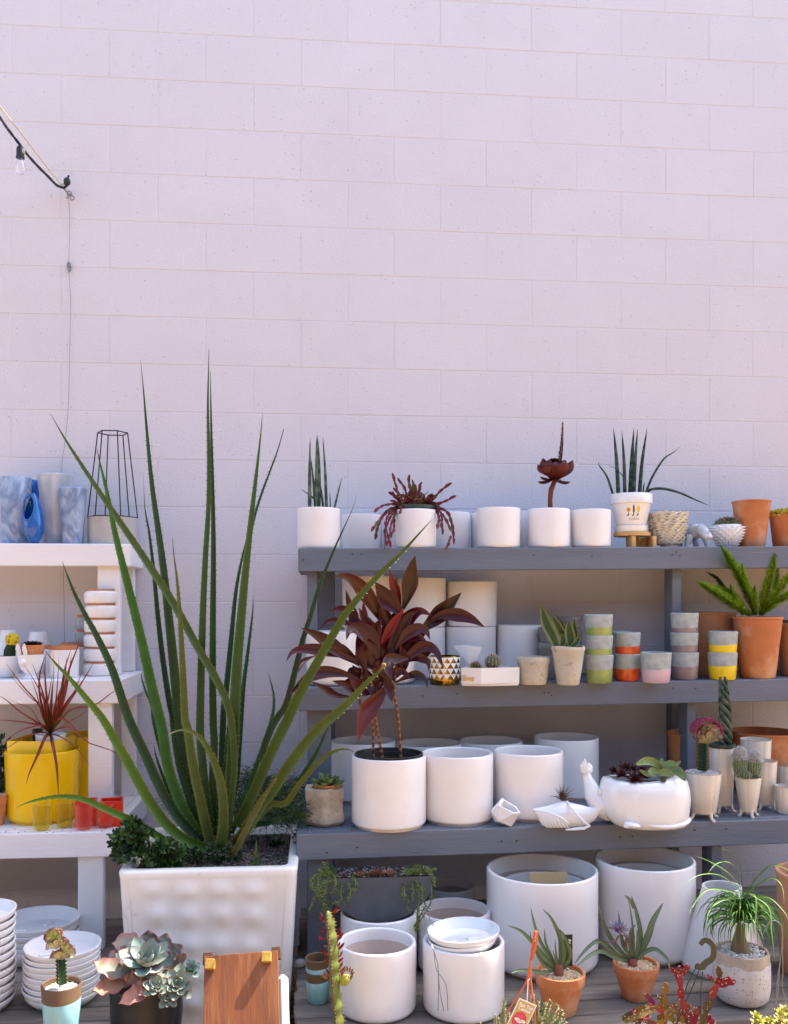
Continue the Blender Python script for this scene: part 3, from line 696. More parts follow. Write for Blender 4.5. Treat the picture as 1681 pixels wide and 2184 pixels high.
for sx in (-1, 1): m.blade([rp(885+sx*40, 330, -.02), rp(885+sx*70, 306, -.024), rp(885+sx*98, 302, -.026)], 26*k, lambda t: sin(pi*min(1, t*.9+.1)), .2, .25, 8)
M['greyglaze'] = mat('pale_grey_glaze', (.50, .52, .56), .14, coat=.7, var=.15, ns=12)
o = m.build('body', M['greyglaze'], t); remesh(o, .0035, 3)
m = MB()
for sx in (-1, 1): m.ball(rp(893+sx*36, 372, -.078), .0022, 8, 6)
m.build('eyes', M['darkink'], t)
# tall terracotta pots
def terra(label, f, bw, rim='lip', mt='terra', cat='plant pot', name='terracotta_pot', group=None, band=.0, w=.008):
    t = thing(name, label, cat, f.loc, group); m = MB(); r = f.r; H = f.H; rb = r*bw
    if rim == 'lip':
        rr = lambda z: rb+(r*.975-rb)*z/H
        p = [(0, 0), (rb-.004, 0), (rb, .004)]+[(rr(H*q), H*q) for q in (.25, .5, .75)]+[(rr(H*.955), H*.955), (r*.995, H*.962), (r, H*.975), (r, H*.99), (r*.985, H), (r-w, H), (r-w-.002, H*.95), (rb-w, .02), (0, .02)]
    else:
        hb = H*(1-band); rr = lambda z: rb+(r*.90-rb)*z/hb
        p = [(0, 0), (rb-.004, 0), (rb, .004), (rr(hb*.5), hb*.5), (rr(hb), hb), (r*.955, hb+.001), (r*.965, hb+.004), (r, H-.004), (r*.99, H), (r-w, H), (r-w-.001, H*.9), (rb-w, .02), (0, .02)]
    m.lathe(p, 48); m.build('pot', M[mt], t); return t
fT = fit('r', S1, 1175, 1533, 512, 92, -.28); t = terra('tall empty terracotta pot with a rolled lip on the top grey shelf', fT, .70)
radT = lambda z: fT.r*(.70+.275*z/fT.H)
M['stampink'] = mat('faint_stamp', (.42, .12, .035), .8)
for (x, y, s) in ((1418, 110, 60), (1415, 128, 66)):
    for j in range(7): decal(t, 'r', [(x-s/2+j*s/7, y-5), (x-s/2+j*s/7+s/7*.6, y-5), (x-s/2+j*s/7+s/7*.6, y+5), (x-s/2+j*s/7, y+5)], 'stampink', 'stamp', radT, .0006)
fT2 = fit('r', S1, 1503, 1880, 512, 216, -.27); tSD = terra('terracotta pot topped with bright yellow green stonecrop at the right end of the top shelf', fT2, .78, cat='potted plant', name='stonecrop')
soil(tSD, fT2, .97)
m = MB(); r_ = random.Random(5)
for i in range(420):
    a = r_.uniform(0, 2*pi); q = sqrt(r_.random()); rr = fT2.r*1.02*q; z = fT2.H+.006+.012*(1-q*q)+r_.uniform(-.004, .006)-(.018*r_.random() if q > .95 else 0)
    for j in range(3): m.ball((rr*cos(a)+r_.uniform(-.004, .004), rr*sin(a)+r_.uniform(-.004, .004), z+r_.uniform(-.003, .004)), (.0035, .0035, .0045), 5, 3, 0, None, (.50+.15*r_.random(), .42+.1*r_.random(), .02))
o = m.build('leaves', M['dusty'], tSD); o['kind'] = 'stuff'

# ---- second grey shelf
G2 = 'large plain white cylinder pots stacked at the back of the second grey shelf'
def sp(c, pl, x0, x1, yb, yt, Y, lab, mats=('matte_white', 'bisque_pale'), group=None, on=None, **k):
    f = fit(c, pl, x0, x1, yb, yt, Y)
    if on is not None:
        f.loc.x = on.loc.x+(f.loc.x-on.loc.x); f.loc.z = on.loc.z+on.H; f.H = 1.5+(HOR-qy(c, yt))/FPX*(f.zc-f.r)-f.loc.z
    return f, simple_pot('cylinder_pot', lab, f, mats, group, **k)
L1, _ = sp(3, S2, 480, 810, 1690, 1375, -.16, 'lower white pot at the left of the back stack, behind the red leaved plant', group=G2, foot=0, rnd=.012)
L2, _ = sp(3, S2, 800, 1113, 1690, 1366, -.16, 'lower white pot in the middle of the back stack behind the gold cup', group=G2, foot=0, rnd=.012)
L3, _ = sp(3, S2, 1114, 1430, 1690, 1364, -.16, 'lower white pot behind the triangular white planter', group=G2, foot=0, rnd=.012)
L4, _ = sp(3, S2, 1433, 1727, 1690, 1352, -.16, 'low white pot standing alone at the right end of the back stack', group=G2, foot=0, rnd=.012)
sp(3, S2, 465, 800, 1370, 1040, -.16, 'tall white pot on top of the stack at the far left of the second shelf', group=G2, on=L1, foot=0, rbf=.97)
sp(3, S2, 805, 1118, 1362, 1052, -.16, 'tall white pot on top of the stack, second from its right end', group=G2, on=L2, foot=0, rbf=.97)
sp(3, S2, 1119, 1440, 1358, 1074, -.16, 'tall white pot on top of the stack at its right end, open mouth dark', group=G2, on=L3, foot=0, rbf=.95)
f, _ = sp(3, S2, 239, 575, 1737, 1392, None, 'large white pot at the front left corner of the second grey shelf', foot=.0, rnd=.022, rbf=.98, mats=('white_glaze', 'bisque_pale'))
f, _ = sp(3, S2, 622, 926, 1727, 1400, None, 'white pot directly behind the red leaved plant, round foot showing', foot=.0, rnd=.022, rbf=.98, mats=('white_glaze', 'bisque_pale'))
# gold triangle cup
fG = fit(3, S2, 1012, 1208, 1730, 1548, None); t = thing('triangle_cup', 'white cup with rows of gold triangles and a gold lining', 'cup', fG.loc)
m = MB(); H = fG.H; r = fG.r
m.lathe([(0, 0, 1), (r*.88, 0, 1), (r*.93, .004, 1), (r*.94, .011, 1), (r*.985, .016, 1), (r*.99, H*.2, 1), (r, H*.205, 0), (r, H-.004, 0), (r*.985, H, 1), (r*.93, H, 1), (r*.92, H*.2, 1), (0, H*.15, 1)], 56); m.build('cup', [M['gloss_white'], M['gold']], t)
nt_ = 14
for row in range(4):
    z0, z1 = H*(.2+.19*row), H*(.2+.19*(row+1))-.0012
    m = MB()
    for j in range(nt_):
        a0 = 2*pi*(j+.5*(row % 2))/nt_; da = pi/nt_; rr = r+.0006
        m.add([(rr*cos(a0-da), rr*sin(a0-da), z0), (rr*1.002*cos(a0), rr*1.002*sin(a0), z0), (rr*cos(a0+da), rr*sin(a0+da), z0), (rr*cos(a0), rr*sin(a0), z1)], [(0, 1, 3), (1, 2, 3)])
    m.build('gold_band', M['gold'], t, False)
# triangular faceted planter
fV = fit(3, S2, 1160, 1335, 1690, 1465, -.40); t = thing('triangular_planter', 'white faceted planter shaped like a downward triangle', 'planter', fV.loc)
k = fV.k*.34; Pn = lambda x, y, d: Vector(((x-1247)*k, d, (1690-y)*k))
m = MB(); hw = .04
m.add([Pn(1160, 1463, 0), Pn(1335, 1470, -.035), Pn(1290, 1463, .045), Pn(1215, 1462, .05), Pn(1283, 1606, -.02), Pn(1230, 1692, 0), Pn(1300, 1692, -.01), Pn(1262, 1692, .04),
       Pn(1172, 1466, .002), Pn(1322, 1472, -.026), Pn(1284, 1467, .036), Pn(1220, 1466, .04), Pn(1262, 1560, 0)],
      [(0, 4, 1), (1, 4, 2), (2, 4, 3), (3, 4, 0), (4, 5, 6), (4, 6, 7), (4, 7, 5), (0, 1, 9, 8), (1, 2, 10, 9), (2, 3, 11, 10), (3, 0, 8, 11), (8, 9, 12), (9, 10, 12), (10, 11, 12), (11, 8, 12)])
m.build('planter', M['gloss_white'], t, False)
# tray planter with two cacti
A = Q(3, 1228, 1722, -.50); f_ = fit(3, S2, 1228, 1590, 1740, 1620, None)
zt = S2.z(f_.loc.x); t = thing('tray_planter', 'low white angular tray planter with a fuzzy round cactus and a small brown one', 'potted plant', (f_.loc.x-.02, f_.loc.y-.045, zt))
k = depth(1050, -.5)/FPX*.34; fl = lambda x, dy, z: Vector(((x-1405)*k, dy, z))
h = 112*k; a_, b_, c_, d_ = (1228, -.005), (1345, -.032), (1592, .0), (1560, .075)
def tray_ring(z, ins): 
    pts = [fl(a_[0]+ins*60, a_[1]+.0+ins*.04, z), fl(b_[0]-0, b_[1]+ins*.08, z), fl(c_[0]-ins*70, c_[1]+ins*.02, z), fl(d_[0]-ins*50, d_[1]-ins*.08, z), fl(1290+ins*40, .07-ins*.08, z)]
    return pts
m = MB(); rgs = [tray_ring(.0, .12), tray_ring(h*.15, .02), tray_ring(h, 0), tray_ring(h, .12), tray_ring(h*.8, .14)]
m.add([p for r_ in rgs for p in r_], [(i*5+j, i*5+(j+1) % 5, (i+1)*5+(j+1) % 5, (i+1)*5+j) for i in range(4) for j in range(5)]+[(4, 3, 2, 1, 0)]); m.build('tray', M['gloss_white'], t, False)
m = MB(); m.add(tray_ring(h*.86, .13), [(0, 1, 2, 3, 4)]); m.build('soil', M['soil'], t, False)
pebbles(t, .01, .02, h*.88, .05, .014, 130, .003, TANG+WHG, seed=3)
def fuzz_cactus(t, c, rx, rz, n, col, scol, L=.008, name='cactus', seg=16, ribs=14, seed=1, up=0):
    m = MB(); c = Vector(c); m.ball(c, (rx, rx, rz), 28, 14, 0, None, col, mod=lambda v: 1+.05*cos(ribs*atan2(v.y, v.x))); r_ = random.Random(seed)
    for i in range(n):
        th_ = math.acos(1-2*r_.random()*.95); a = (2*pi/ribs)*r_.randrange(ribs)+r_.uniform(-.05, .05); v = Vector((sin(th_)*cos(a), sin(th_)*sin(a), cos(th_)))
        p = c+Vector((v.x*rx*1.03, v.y*rx*1.03, v.z*rz*1.02)); d = (v+Vector((r_.uniform(-1, 1), r_.uniform(-1, 1), r_.uniform(-1, 1)))*.7+Vector((0, 0, up))).normalized()
        m.cone(p, p+d*L*r_.uniform(.6, 1.3), .0005, 3, 0, scol)
    return m.build(name, M['dusty'], t)
cc_ = lambda x, y: Vector(((x-1405)*k, .022, (1722-y)*k))
fuzz_cactus(t, cc_(1432, 1578), 46*k, 42*k, 900, (.10, .12, .06), (.62, .58, .50), .008, seed=2)
m = MB(); m.ball(cc_(1420, 1540)+Vector((0, -.012, .004)), (.003, .003, .006), 6, 5, 0, None, (.6, .04, .06)); m.build('flower', M['dusty'], t)
fuzz_cactus(t, cc_(1325, 1605), 28*k, 24*k, 420, (.10, .08, .03), (.40, .26, .10), .011, seed=3, ribs=10)
M['tape'] = mat('peeled_tape', (.62, .42, .20), .6)
m = MB(); fz = lambda x, y: Vector(((x-1405)*k, -.0062-.027*(x-1228)/117-.0016, (1722-y)*k))
m.add([fz(1232, 1690), fz(1252, 1692), fz(1262, 1684), fz(1275, 1685), fz(1300, 1694), fz(1300, 1664), fz(1275, 1670), fz(1262, 1670), fz(1250, 1655), fz(1232, 1655)], [tuple(range(10))]); m.build('tape', M['tape'], t, False)
# clay pots
def clay(c, pl, x0, x1, yb, yt, Y, bw, lab, mt, cat='plant pot', name='clay_pot', band=.26, group=None, on=None):
    f = fit(c, pl, x0, x1, yb, yt, Y, bw)
    if on is not None: f.loc.z = on; f.H = 1.5+(HOR-qy(c, yt))/FPX*(f.zc-f.r)-on
    t = thing(name, lab, cat, f.loc, group); m = MB(); r = f.r; H = f.H; rb = r*bw; hb = H*(1-band); ph = x0
    m.lathe([(0, 0), (rb-.005, 0), (rb, .005), ((rb+r*.94)/2, hb*.5), (r*.94, hb), (r*.99, hb+.005), (r, H*.93), (r*.97, H), (r*.88, H), (r*.86, H*.9), (rb*.85, .02), (0, .02)], 40,
            mod=lambda a, r, z: (r*(1+.012*sin(3*a+ph)+.008*sin(7*a+z*90)), z+.0025*sin(2*a+ph)*(z > .02))); m.build('pot', M[mt], t); return f, t
fC, _ = clay(4, S2, -20, 188, 1728, 1556, None, .80, 'small cream clay pot with a thick collar, right of the tray planter', 'old_clay')
fD, tD = clay(4, S2, 195, 410, 1730, 1488, None, .66, 'weathered cream clay pot planted with yellow edged snake plant', 'old_clay', 'potted plant', 'snake_plant', .12)
soil(tD, fD, .93)
fE, _ = clay(4, S2, 108, 300, 1698, 1466, -.30, .72, 'dark weathered clay pot at the bottom of the pair behind the yellow edged plant', 'old_clay_dark', band=.2, name='clay_pot', group='dark weathered clay pots stacked at the back')
clay(4, S2, 112, 320, 1466, 1365, -.30, .8, 'dark weathered clay pot stacked on another behind the yellow edged plant', 'old_clay_dark', band=.3, on=fE.loc.z+fE.H-.012, group='dark weathered clay pots stacked at the back')
fE2, _ = clay(4, S2, 225, 395, 1690, 1375, -.19, .75, 'tall dark clay pot at the very back next to the green banded cups', 'old_clay_dark', band=.1, group='dark weathered clay pots stacked at the back')
clay(4, S2, 222, 392, 1375, 1295, -.19, .8, 'small dark clay pot on top of the very back clay pot', 'old_clay_dark', band=.35, on=fE2.loc.z+fE2.H-.01, group='dark weathered clay pots stacked at the back')
# two tone cups in stacks
GC = 'concrete cups dipped in coloured glaze on the second grey shelf'
def cup(f, base, H, lab, glaze, frac, bw=.86, tilt=.0):
    t = thing('dipped_cup', lab, 'cup', (f.loc.x, f.loc.y, base), GC); r = f.r; rb = r*bw
    m = MB(); m.lathe([(0, 0), (rb-.004, 0), (rb, .004), ((r+rb)/2, H*.5), (r-.0005, H-.003), (r-.003, H), (r-.006, H-.002), (rb-.004, H*.15), (0, H*.13)], 40); m.build('cup_body', M['cup_concrete'], t)
    m = MB(); m.lathe([(rb-.003, .0006), (rb+.0012, .005), (rb+(r-rb)*frac+.0013, H*frac), (rb+(r-rb)*frac, H*frac+.0008)], 40, mod=lambda a, q, z: (q, z+(tilt*H*sin(a+.8) if z > .01 else 0)))
    m.build('glaze_band', M[glaze], t); return t
def cupstack(c, x0, x1, ys, labs, glaze, fracs, dx=(0, 0, 0), Y=None, tilt=.03):
    """ys: foot of the lowest then lip rows going up"""
    f = fit(c, S2, x0, x1, ys[0], ys[1], Y, .86); base = f.loc.z; full = f.H; z = base
    for i, lab in enumerate(labs):
        ztop = 1.5+(HOR-qy(c, ys[i+1]))/FPX*(f.zc-f.r)
        b = z if i == 0 else ztop-full*(.96 if i else 1)
        b = max(b, base if i == 0 else prev+full*.62)
        Hh = ztop-b; g_ = Fit(); g_.r = f.r; g_.loc = Vector((f.loc.x+dx[i]*f.k*.34, f.loc.y, 0))
        cup(g_, b, Hh, lab, glaze, fracs[i] if i == 0 else fracs[i]*1.0, tilt=tilt); prev = b
cupstack(4, 405, 587, (1718, 1540, 1416, 1285), ('green glazed concrete cup at the bottom of the stack of three', 'green glazed concrete cup in the middle of the stack of three', 'green glazed concrete cup on top of the stack of three'), 'g_green', (.50, .52, .54), (0, -3, -4))
cupstack(4, 585, 756, (1705, 1534, 1398), ('orange glazed concrete cup at the bottom of its pair', 'orange glazed concrete cup on top of its pair'), 'g_orange', (.47, .48), (0, 2, 0))
f_ = fit(4, S2, 575, 700, 1690, 1388, -.3); cup(f_, S2.z(f_.loc.x), f_.H, 'plain grey cup peeking out behind the orange glazed pair', 'g_orange', .3)
cupstack(4, 752, 952, (1718, 1526), ('lilac glazed concrete cup standing alone between the orange and mauve stacks',), 'g_pink', (.46,))
cupstack(4, 942, 1124, (1698, 1524, 1399, 1274), ('mauve glazed concrete cup at the bottom of the stack of three', 'mauve glazed concrete cup in the middle of the stack of three', 'mauve glazed concrete cup on top of the stack of three'), 'g_purple', (.50, .54, .45), (0, -4, -2))
cupstack(4, 1171, 1366, (1697, 1524, 1391), ('bright yellow glazed concrete cup at the bottom of its pair', 'bright yellow glazed concrete cup on top of its pair'), 'g_yellow', (.52, .50), (0, 3, 0))
# terracotta at the back right of the second shelf
f = fit(4, S2, 990, 1360, 1660, 1270, -.20); terra('wide pale terracotta pot at the back behind the mauve and yellow cups', f, .86, mt='terra_dark')
fF = fit(4, S2, 1325, 1652, 1690, 1300, None, .72); tF = terra('terracotta pot of bright green foxtail fern plumes on the second grey shelf', fF, .70, cat='potted plant', name='foxtail_fern'); soil(tF, fF, .95)
radF = lambda z: fF.r*(.70+.275*z/fF.H)
for (x, y, s) in ((1512, 1338, 66), (1512, 1354, 76)):
    for j in range(5): decal(tF, 4, [(x-s/2+j*s/5, y-5), (x-s/2+j*s/5+s/5*.6, y-5), (x-s/2+j*s/5+s/5*.6, y+5), (x-s/2+j*s/5, y+5)], 'stampink', 'stamp', radF, .0006)
f = fit(4, S2, 1612, 1900, 1676, 1345, None, .85); terra('terracotta pot at the right edge of the second shelf, right of the fern', f, .84, mt='terra_dark')
f = fit(4, S2, 1640, 1990, 1660, 1322, -.13); terra('terracotta pot at the back right corner, mostly hidden by another', f, .86, mt='terra_dark')

# ---- third grey shelf
G3 = 'big white cylinder pots in the front row of the third grey shelf'; G3b = 'beige lit white cylinder pots at the back of the third grey shelf'
WG = ('white_glaze', 'bisque_pale')
fDR = fit(5, S3, 525, 992, 780, 324, None); tDR = simple_pot('cordyline', 'tall dark red leaved cordyline on thin ringed stems in a big white pot', fDR, WG, None, .007, .012, .012, cat='potted plant')
f, _ = sp(5, S3, 963, 1412, 743, 306, None, 'big empty white pot right of the potted cordyline', WG, G3, foot=.007, rnd=.012, w=.012)
f, _ = sp(5, S3, 1415, 1852, 716, 291, None, 'big empty white pot behind the marbled tumbled planter', WG, G3, foot=.007, rnd=.012, w=.012)
sp(5, S3, 398, 800, 610, 224, -.32, 'white pot at the back left of the third shelf, behind the stone planter', WG, G3b, foot=.006, w=.01)
sp(5, S3, 806, 1217, 610, 240, -.32, 'white pot at the back, rim showing behind the cordyline pot', WG, G3b, foot=.006, w=.01)
sp(5, S3, 1200, 1600, 600, 224, -.30, 'white pot at the back, rim showing above the middle front pot', WG, G3b, foot=.006, w=.01)
sp(6, S3, 86, 493, 600, 200, -.32, 'white pot at the back, standing clear left of the whale tail', WG, G3b, foot=.006, w=.01)
f = fit(6, S3, 918, 1322, 560, 172, -.30); terra('terracotta pot at the back behind the grey post of the third shelf', f, .9, mt='terra')
f = fit(6, S3, 1308, 1760, 560, 166, -.28); terra('wide terracotta pot at the back right behind the footed white pots', f, .92, mt='terra')
# nursery liner of the cordyline
m = MB(); rr = fDR.r-.014; H = fDR.H
m.lathe([(rr*.86, H*.3), (rr-.002, H*.985), (rr+.001, H*1.0), (rr+.002, H+.006), (rr-.003, H+.007), (rr-.004, H*.97), (rr-.008, H*.965), (rr-.009, H*.9), (rr-.013, H*.895), (rr-.016, H*.8)], 48); m.build('liner', M['black_plastic'], tDR)
soil(tDR, fDR, .78, r=rr-.015)
# hewn stone planter
fH = fit(5, S3, 220, 492, 748, 512, None); tH = thing('stone_planter', 'rough hewn hexagonal stone pot with a small green rosette succulent', 'potted plant', fH.loc)
m = MB(); H = fH.H; r = fH.r; rH = random.Random(9)
def hexr(a, rad_, z):
    s = pi/3; b = ((a+.55) % s)-s/2; return rad_*(cos(s/2)/cos(b))*1.04*(1+.03*noise.noise(Vector((cos(a)*3, sin(a)*3, z*30)))), z+.004*noise.noise(Vector((cos(a)*2, sin(a)*2, z*10+5)))
m.lathe([(0, .004), (r*.78, 0), (r*.9, .006)]+[(r*(.95+.045*sin(q)), H*q/9) for q in range(1, 9)]+[(r*.99, H*.98), (r*.95, H), (r*.62, H*1.0), (r*.6, H*.85), (0, H*.85)], 72, mod=hexr); m.build('pot', M['stone'], tH, autos=30)
m = MB(); m.lathe([(r*.5, H*.86), (r*.64, H+.006), (r*.66, H+.012), (r*.6, H+.012), (0, H+.004)], 28, (r*.1, -r*.1, 0)); m.build('inner_pot', M['terra'], tH)
# marble polyhedron
fM = fit(5, S3, 1393, 1583, 742, 570, None, .3); t = thing('faceted_planter', 'small white marbled polyhedron planter lying tilted', 'planter', (fM.loc.x, fM.loc.y-.0, fM.loc.z))
k = fM.k*.34; mp_ = lambda x, y, d: Vector(((x-1488)*k, d, (742-y)*k))
m = MB(); V_ = [mp_(1470, 567, .01), mp_(1560, 620, .0), mp_(1583, 655, -.01), mp_(1478, 700, -.035), mp_(1438, 602, -.02), mp_(1395, 640, .0), mp_(1440, 700, -.02), mp_(1525, 742, -.005), mp_(1560, 700, .03), mp_(1410, 680, .03), mp_(1500, 690, .06), mp_(1500, 610, .045), mp_(1430, 720, .02)]
V_[3] = mp_(1535, 648, -.032)
m.add(V_, [(4, 3, 6), (3, 7, 6), (4, 6, 5), (5, 6, 9), (6, 12, 9), (6, 7, 12), (3, 2, 7), (2, 8, 7), (7, 8, 10), (7, 10, 12), (12, 10, 9), (9, 10, 11), (5, 9, 11), (11, 10, 8), (11, 8, 2), (0, 5, 11), (0, 11, 1), (1, 11, 2), (0, 4, 5)])
i0 = [V_[0], V_[1], V_[2], V_[3], V_[4]]; ctr = sum(i0, Vector())/5
inn = [p.lerp(ctr, .2) for p in i0]; dn = Vector((-.004, .018, -.028)); low = [p.lerp(ctr, .35)+dn for p in i0]
m.add(i0+inn+low, [(j, (j+1) % 5, 5+(j+1) % 5, 5+j) for j in range(5)]+[(5+j, 5+(j+1) % 5, 10+(j+1) % 5, 10+j) for j in range(5)]+[(10, 11, 12, 13, 14)]); m.build('planter', M['marble_white'], t, False)
# footed scalloped pots
G4 = 'cream glazed fluted pots on little feet, right of the whale'
def footed(c, x0, x1, yfoot, ybase, yt, bw, lab, Y=None, nf=4, feet=True, foot0=0, cat='plant pot', name='footed_pot', lobes=6, mt='cream_glaze'):
    f = fit(c, S3, x0, x1, yfoot, yt, Y, bw); t = thing(name, lab, cat, f.loc, G4 if cat == 'plant pot' else None)
    r = f.r; rb = r*bw; H = f.H; hf = (yfoot-ybase)*f.k*.16 if feet else 0; hf *= .8
    def md(a, q, z):
        l = abs(cos(lobes/2*(a+foot0+pi/lobes))); return q*(1-.05*(1-l)**3), z+(.0015*(1-l)**2 if z > H*.9 else 0)
    m = MB(); m.lathe([(0, hf), (rb*.9, hf), (rb, hf+.004), ((r+rb)/2, (hf+H)/2), (r, H-.002), (r-.0005, H), (r-.003, H), (r-.004, H*.95), (rb*.9, hf+.015), (0, hf+.013)], 72, mod=md); m.build('pot', M[mt], t, autos=50)
    m = MB(); m.lathe([(r-.0002, H-.001), (r+.0004, H+.0005), (r-.002, H+.0012), (r-.0035, H)], 72, mod=md); m.build('rim', M['bisque'], t)
    if feet:
        for j in range(nf):
            a = 2*pi*j/nf+foot0-pi/2; d = Vector((cos(a), sin(a), 0)); m = MB()
            m.tube([d*rb*.82+Vector((0, 0, hf+.01)), d*rb*.95+Vector((0, 0, hf*.6)), d*(rb*1.02)+Vector((0, 0, hf*.3)), d*(rb*1.25)+Vector((0, 0, hf*.13)), d*(rb*1.34)+Vector((0, 0, hf*.1))], [.008, .0055, .0055, .0065, .004], 10)
            m.build('foot', M[mt], t)
    return f, t
fU1, tU1 = footed('n', 303, 803, 1495, 1395, 884, .72, 'cream fluted footed pot holding a crested coral cactus graft', foot0=.25, cat='potted plant', name='coral_cactus')
fU2, tU2 = footed('n', 622, 975, 1388, 1282, 535, .84, 'tall cream fluted footed pot with a braided snake plant', foot0=.9, cat='potted plant', name='braided_plant')
fU3, tU3 = footed('n', 966, 1334, 1447, 1365, 932, .62, 'small cream fluted footed pot with two woolly white haired cacti', foot0=.0, cat='potted plant', name='woolly_cactus')
fU4, _ = footed('n', 1190, 1541, 1352, 1280, 712, .8, 'empty cream footed pot just behind the woolly cactus', foot0=.7)
fU5, _ = footed('n', 1037, 1468, 1200, 1120, 428, .82, 'empty cream fluted pot at the back above the woolly cactus', Y=-.52, foot0=.5)
footed('n', 1515, 1800, 1230, 1200, 770, .85, 'greyish fluted pot at the right edge behind the small low bowl', Y=-.44, foot0=.3)
footed('n', 1488, 1800, 1407, 1400, 1050, .8, 'small low cream faceted bowl at the right edge of the third shelf', feet=False, lobes=8)
soil(tU1, fU1, .985, 'concrete', r=fU1.r*.93, bump=.002); pebbles(tU1, 0, 0, fU1.H*.99, fU1.r*.88, fU1.r*.88, 300, .0028, [(.6, .58, .54), (.4, .38, .36), (.75, .73, .7)], seed=11)
m = MB(); rr = fU2.r*.93; m.lathe([(rr*.9, fU2.H*.8), (rr, fU2.H+.003), (rr+.004, fU2.H+.004), (rr+.005, fU2.H+.016), (rr, fU2.H+.016), (rr-.003, fU2.H), (0, fU2.H)], 32); m.build('liner', M['green_plastic'], tU2)
soil(tU3, fU3, .95, r=fU3.r*.9)

# ---- deck pots
G5 = 'white cylinder pots clustered on the deck under the grey shelf'
fA, _ = sp(5, DEC, 437, 930, 1990, 1545, None, 'white pot at the front left of the deck, behind the red tipped cactus column', WG, G5, foot=0, rnd=.02, w=.013)
fB, _ = sp(5, DEC, 972, 1483, 1992, 1540, None, 'white pot on the deck with white saucers stacked in its mouth', WG, G5, foot=0, rnd=.02, w=.013)
fC1, _ = sp(5, DEC, 455, 935, 1850, 1345, -.90, 'white pot on the deck directly under the grey half moon planter', WG, G5, foot=0, rnd=.02, w=.012)
fD1, _ = sp(5, DEC, 935, 1397, 1712, 1330, None, 'white pot with a terracotta lining showing, behind the saucer topped pot', WG, G5, foot=0, rnd=.02, w=.012)
fD2, _ = sp(5, DEC, 990, 1300, 1500, 1150, -.55, 'shaded white pot at the back, behind the trailing strands', WG, G5, foot=0, w=.01)
G6 = 'very large white tubs on the deck'
fT1, _ = sp(5, DEC, 1368, 2069, 1727, 1100, None, 'very large white tub with a cardboard sheet inside', WG, G6, foot=.006, rnd=.025, w=.012, seg=64)
fT2b, _ = sp(6, DEC, 462, 1099, 1632, 1020, None, 'very large white tub, the right one of two under the grey shelf', WG, G6, foot=.006, rnd=.025, w=.012, seg=64)
for ff, lab in ((fT1, 'white pot nested inside the left large tub'), (fT2b, 'white pot nested inside the right large tub')):
    g_ = Fit(); g_.r = ff.r*.78; g_.H = ff.H*.70; g_.loc = ff.loc+Vector((.012, .012, ff.H*.12+.001)); simple_pot('cylinder_pot', lab, g_, WG, 'pots nested inside the large tubs', 0, .02, .012)
m = MB(); Hc = fT1.H; a = Q(5, 1552, 1085, fT1.loc.y-.03); 
t = thing('cardboard_sheet', 'brown cardboard sheet standing inside the left large tub', 'cardboard', fT1.loc+Vector((0, 0, Hc*.25)))
wc = 210*.34*fT1.k; m.box((.008, -fT1.r*.42, Hc*.40), (wc*1.12, .004, Hc*.72), 0, .001, Matrix.Rotation(-.2, 3, 'X')); m.build('sheet', M['card'], t, False)
# saucers in pot B
def saucer_prof(r, h, w=.006): return [(0, 0), (r*.72, 0), (r*.80, .002), (r*.965, h*.6), (r, h*.93), (r*.995, h), (r-w*.7, h), (r-w*1.2, h*.75), (r*.80, w*1.1), (r*.76, w), (0, w)]
sr = 500/2*.34/FPX*fB.zc*.97
for i, (dz, tl, lab) in enumerate(((.0, .06, 'lower white saucer wedged in the mouth of the front pot'), (.02, .05, 'upper white saucer lying in the mouth of the front pot'))):
    t = thing('saucer', lab, 'saucer', fB.loc+Vector((-.004+.004*i, -.004, fB.H-.024+dz)), 'saucers resting in the white pot'); t.rotation_euler = (.0, tl*-1, 0)
    m = MB(); m.lathe(saucer_prof(sr*(.90+.04*i), .036), 48); m.build('dish', M['gloss_white'], t)
for i, (x, y) in enumerate(((-.05, -.02), (.035, .0))):
    m = MB(); m.box((x, y, .009), (.05, .02, .006), 0, .001, Matrix.Rotation(.2, 3, 'Z')); m.build('ridge', M['gloss_white'], t, False)
# grey half moon planter
zc_ = fC1.loc.z+fC1.H; HM = thing('half_moon_planter', 'dark grey half moon planter of small rosettes with trailing green strands', 'potted plant', (fC1.loc.x, fC1.loc.y, zc_))
Yh = fC1.loc.y-fC1.r*.55; khm = depth(806, Yh)/FPX*.34; hx = lambda x: (x-715)*khm; hz = lambda y: 1.5+(HOR-qy(5, y))*depth(806, Yh)/FPX-zc_
zt_ = hz(1055); Rm = hx(1052); zb_ = hz(1335)
m = MB(); n = 36; vs = []; dpt = .125; y0 = Yh-fC1.loc.y
prof = []
for i in range(n+1):
    x = -Rm+2*Rm*i/n; s = sqrt(max(0, 1-(x/Rm)**2)); prof.append((x, zt_+(zb_-zt_)*s**1.0))
outer = prof; inner = [(x*.93, zt_-.004+(z-zt_)*.93+.004) for x, z in prof]
for (pr, ya, yb_) in ((outer, y0, y0+dpt), (inner, y0+.01, y0+dpt-.01)):
    for yy in (ya, yb_):
        for x, z in pr: vs.append((x, yy, z))
N1 = n+1; fs = [(i, i+1, N1+i+1, N1+i) for i in range(n)]+[(2*N1+i, 3*N1+i, 3*N1+i+1, 2*N1+i+1) for i in range(n)]
fs += [tuple(range(N1))[::-1], tuple(N1+i for i in range(N1)), tuple(2*N1+i for i in range(N1)), tuple(3*N1+i for i in range(N1))[::-1]]
fs += [(0, 2*N1, 3*N1, N1), (n, N1+n, 3*N1+n, 2*N1+n)]
m.add(vs, fs); m.build('planter', M['slate'], HM, False)
m = MB(); m.box((0, y0+dpt/2, zt_-.006), (2*Rm*.93, dpt-.012, .012), 0); m.build('soil', M['soil'], HM, False)
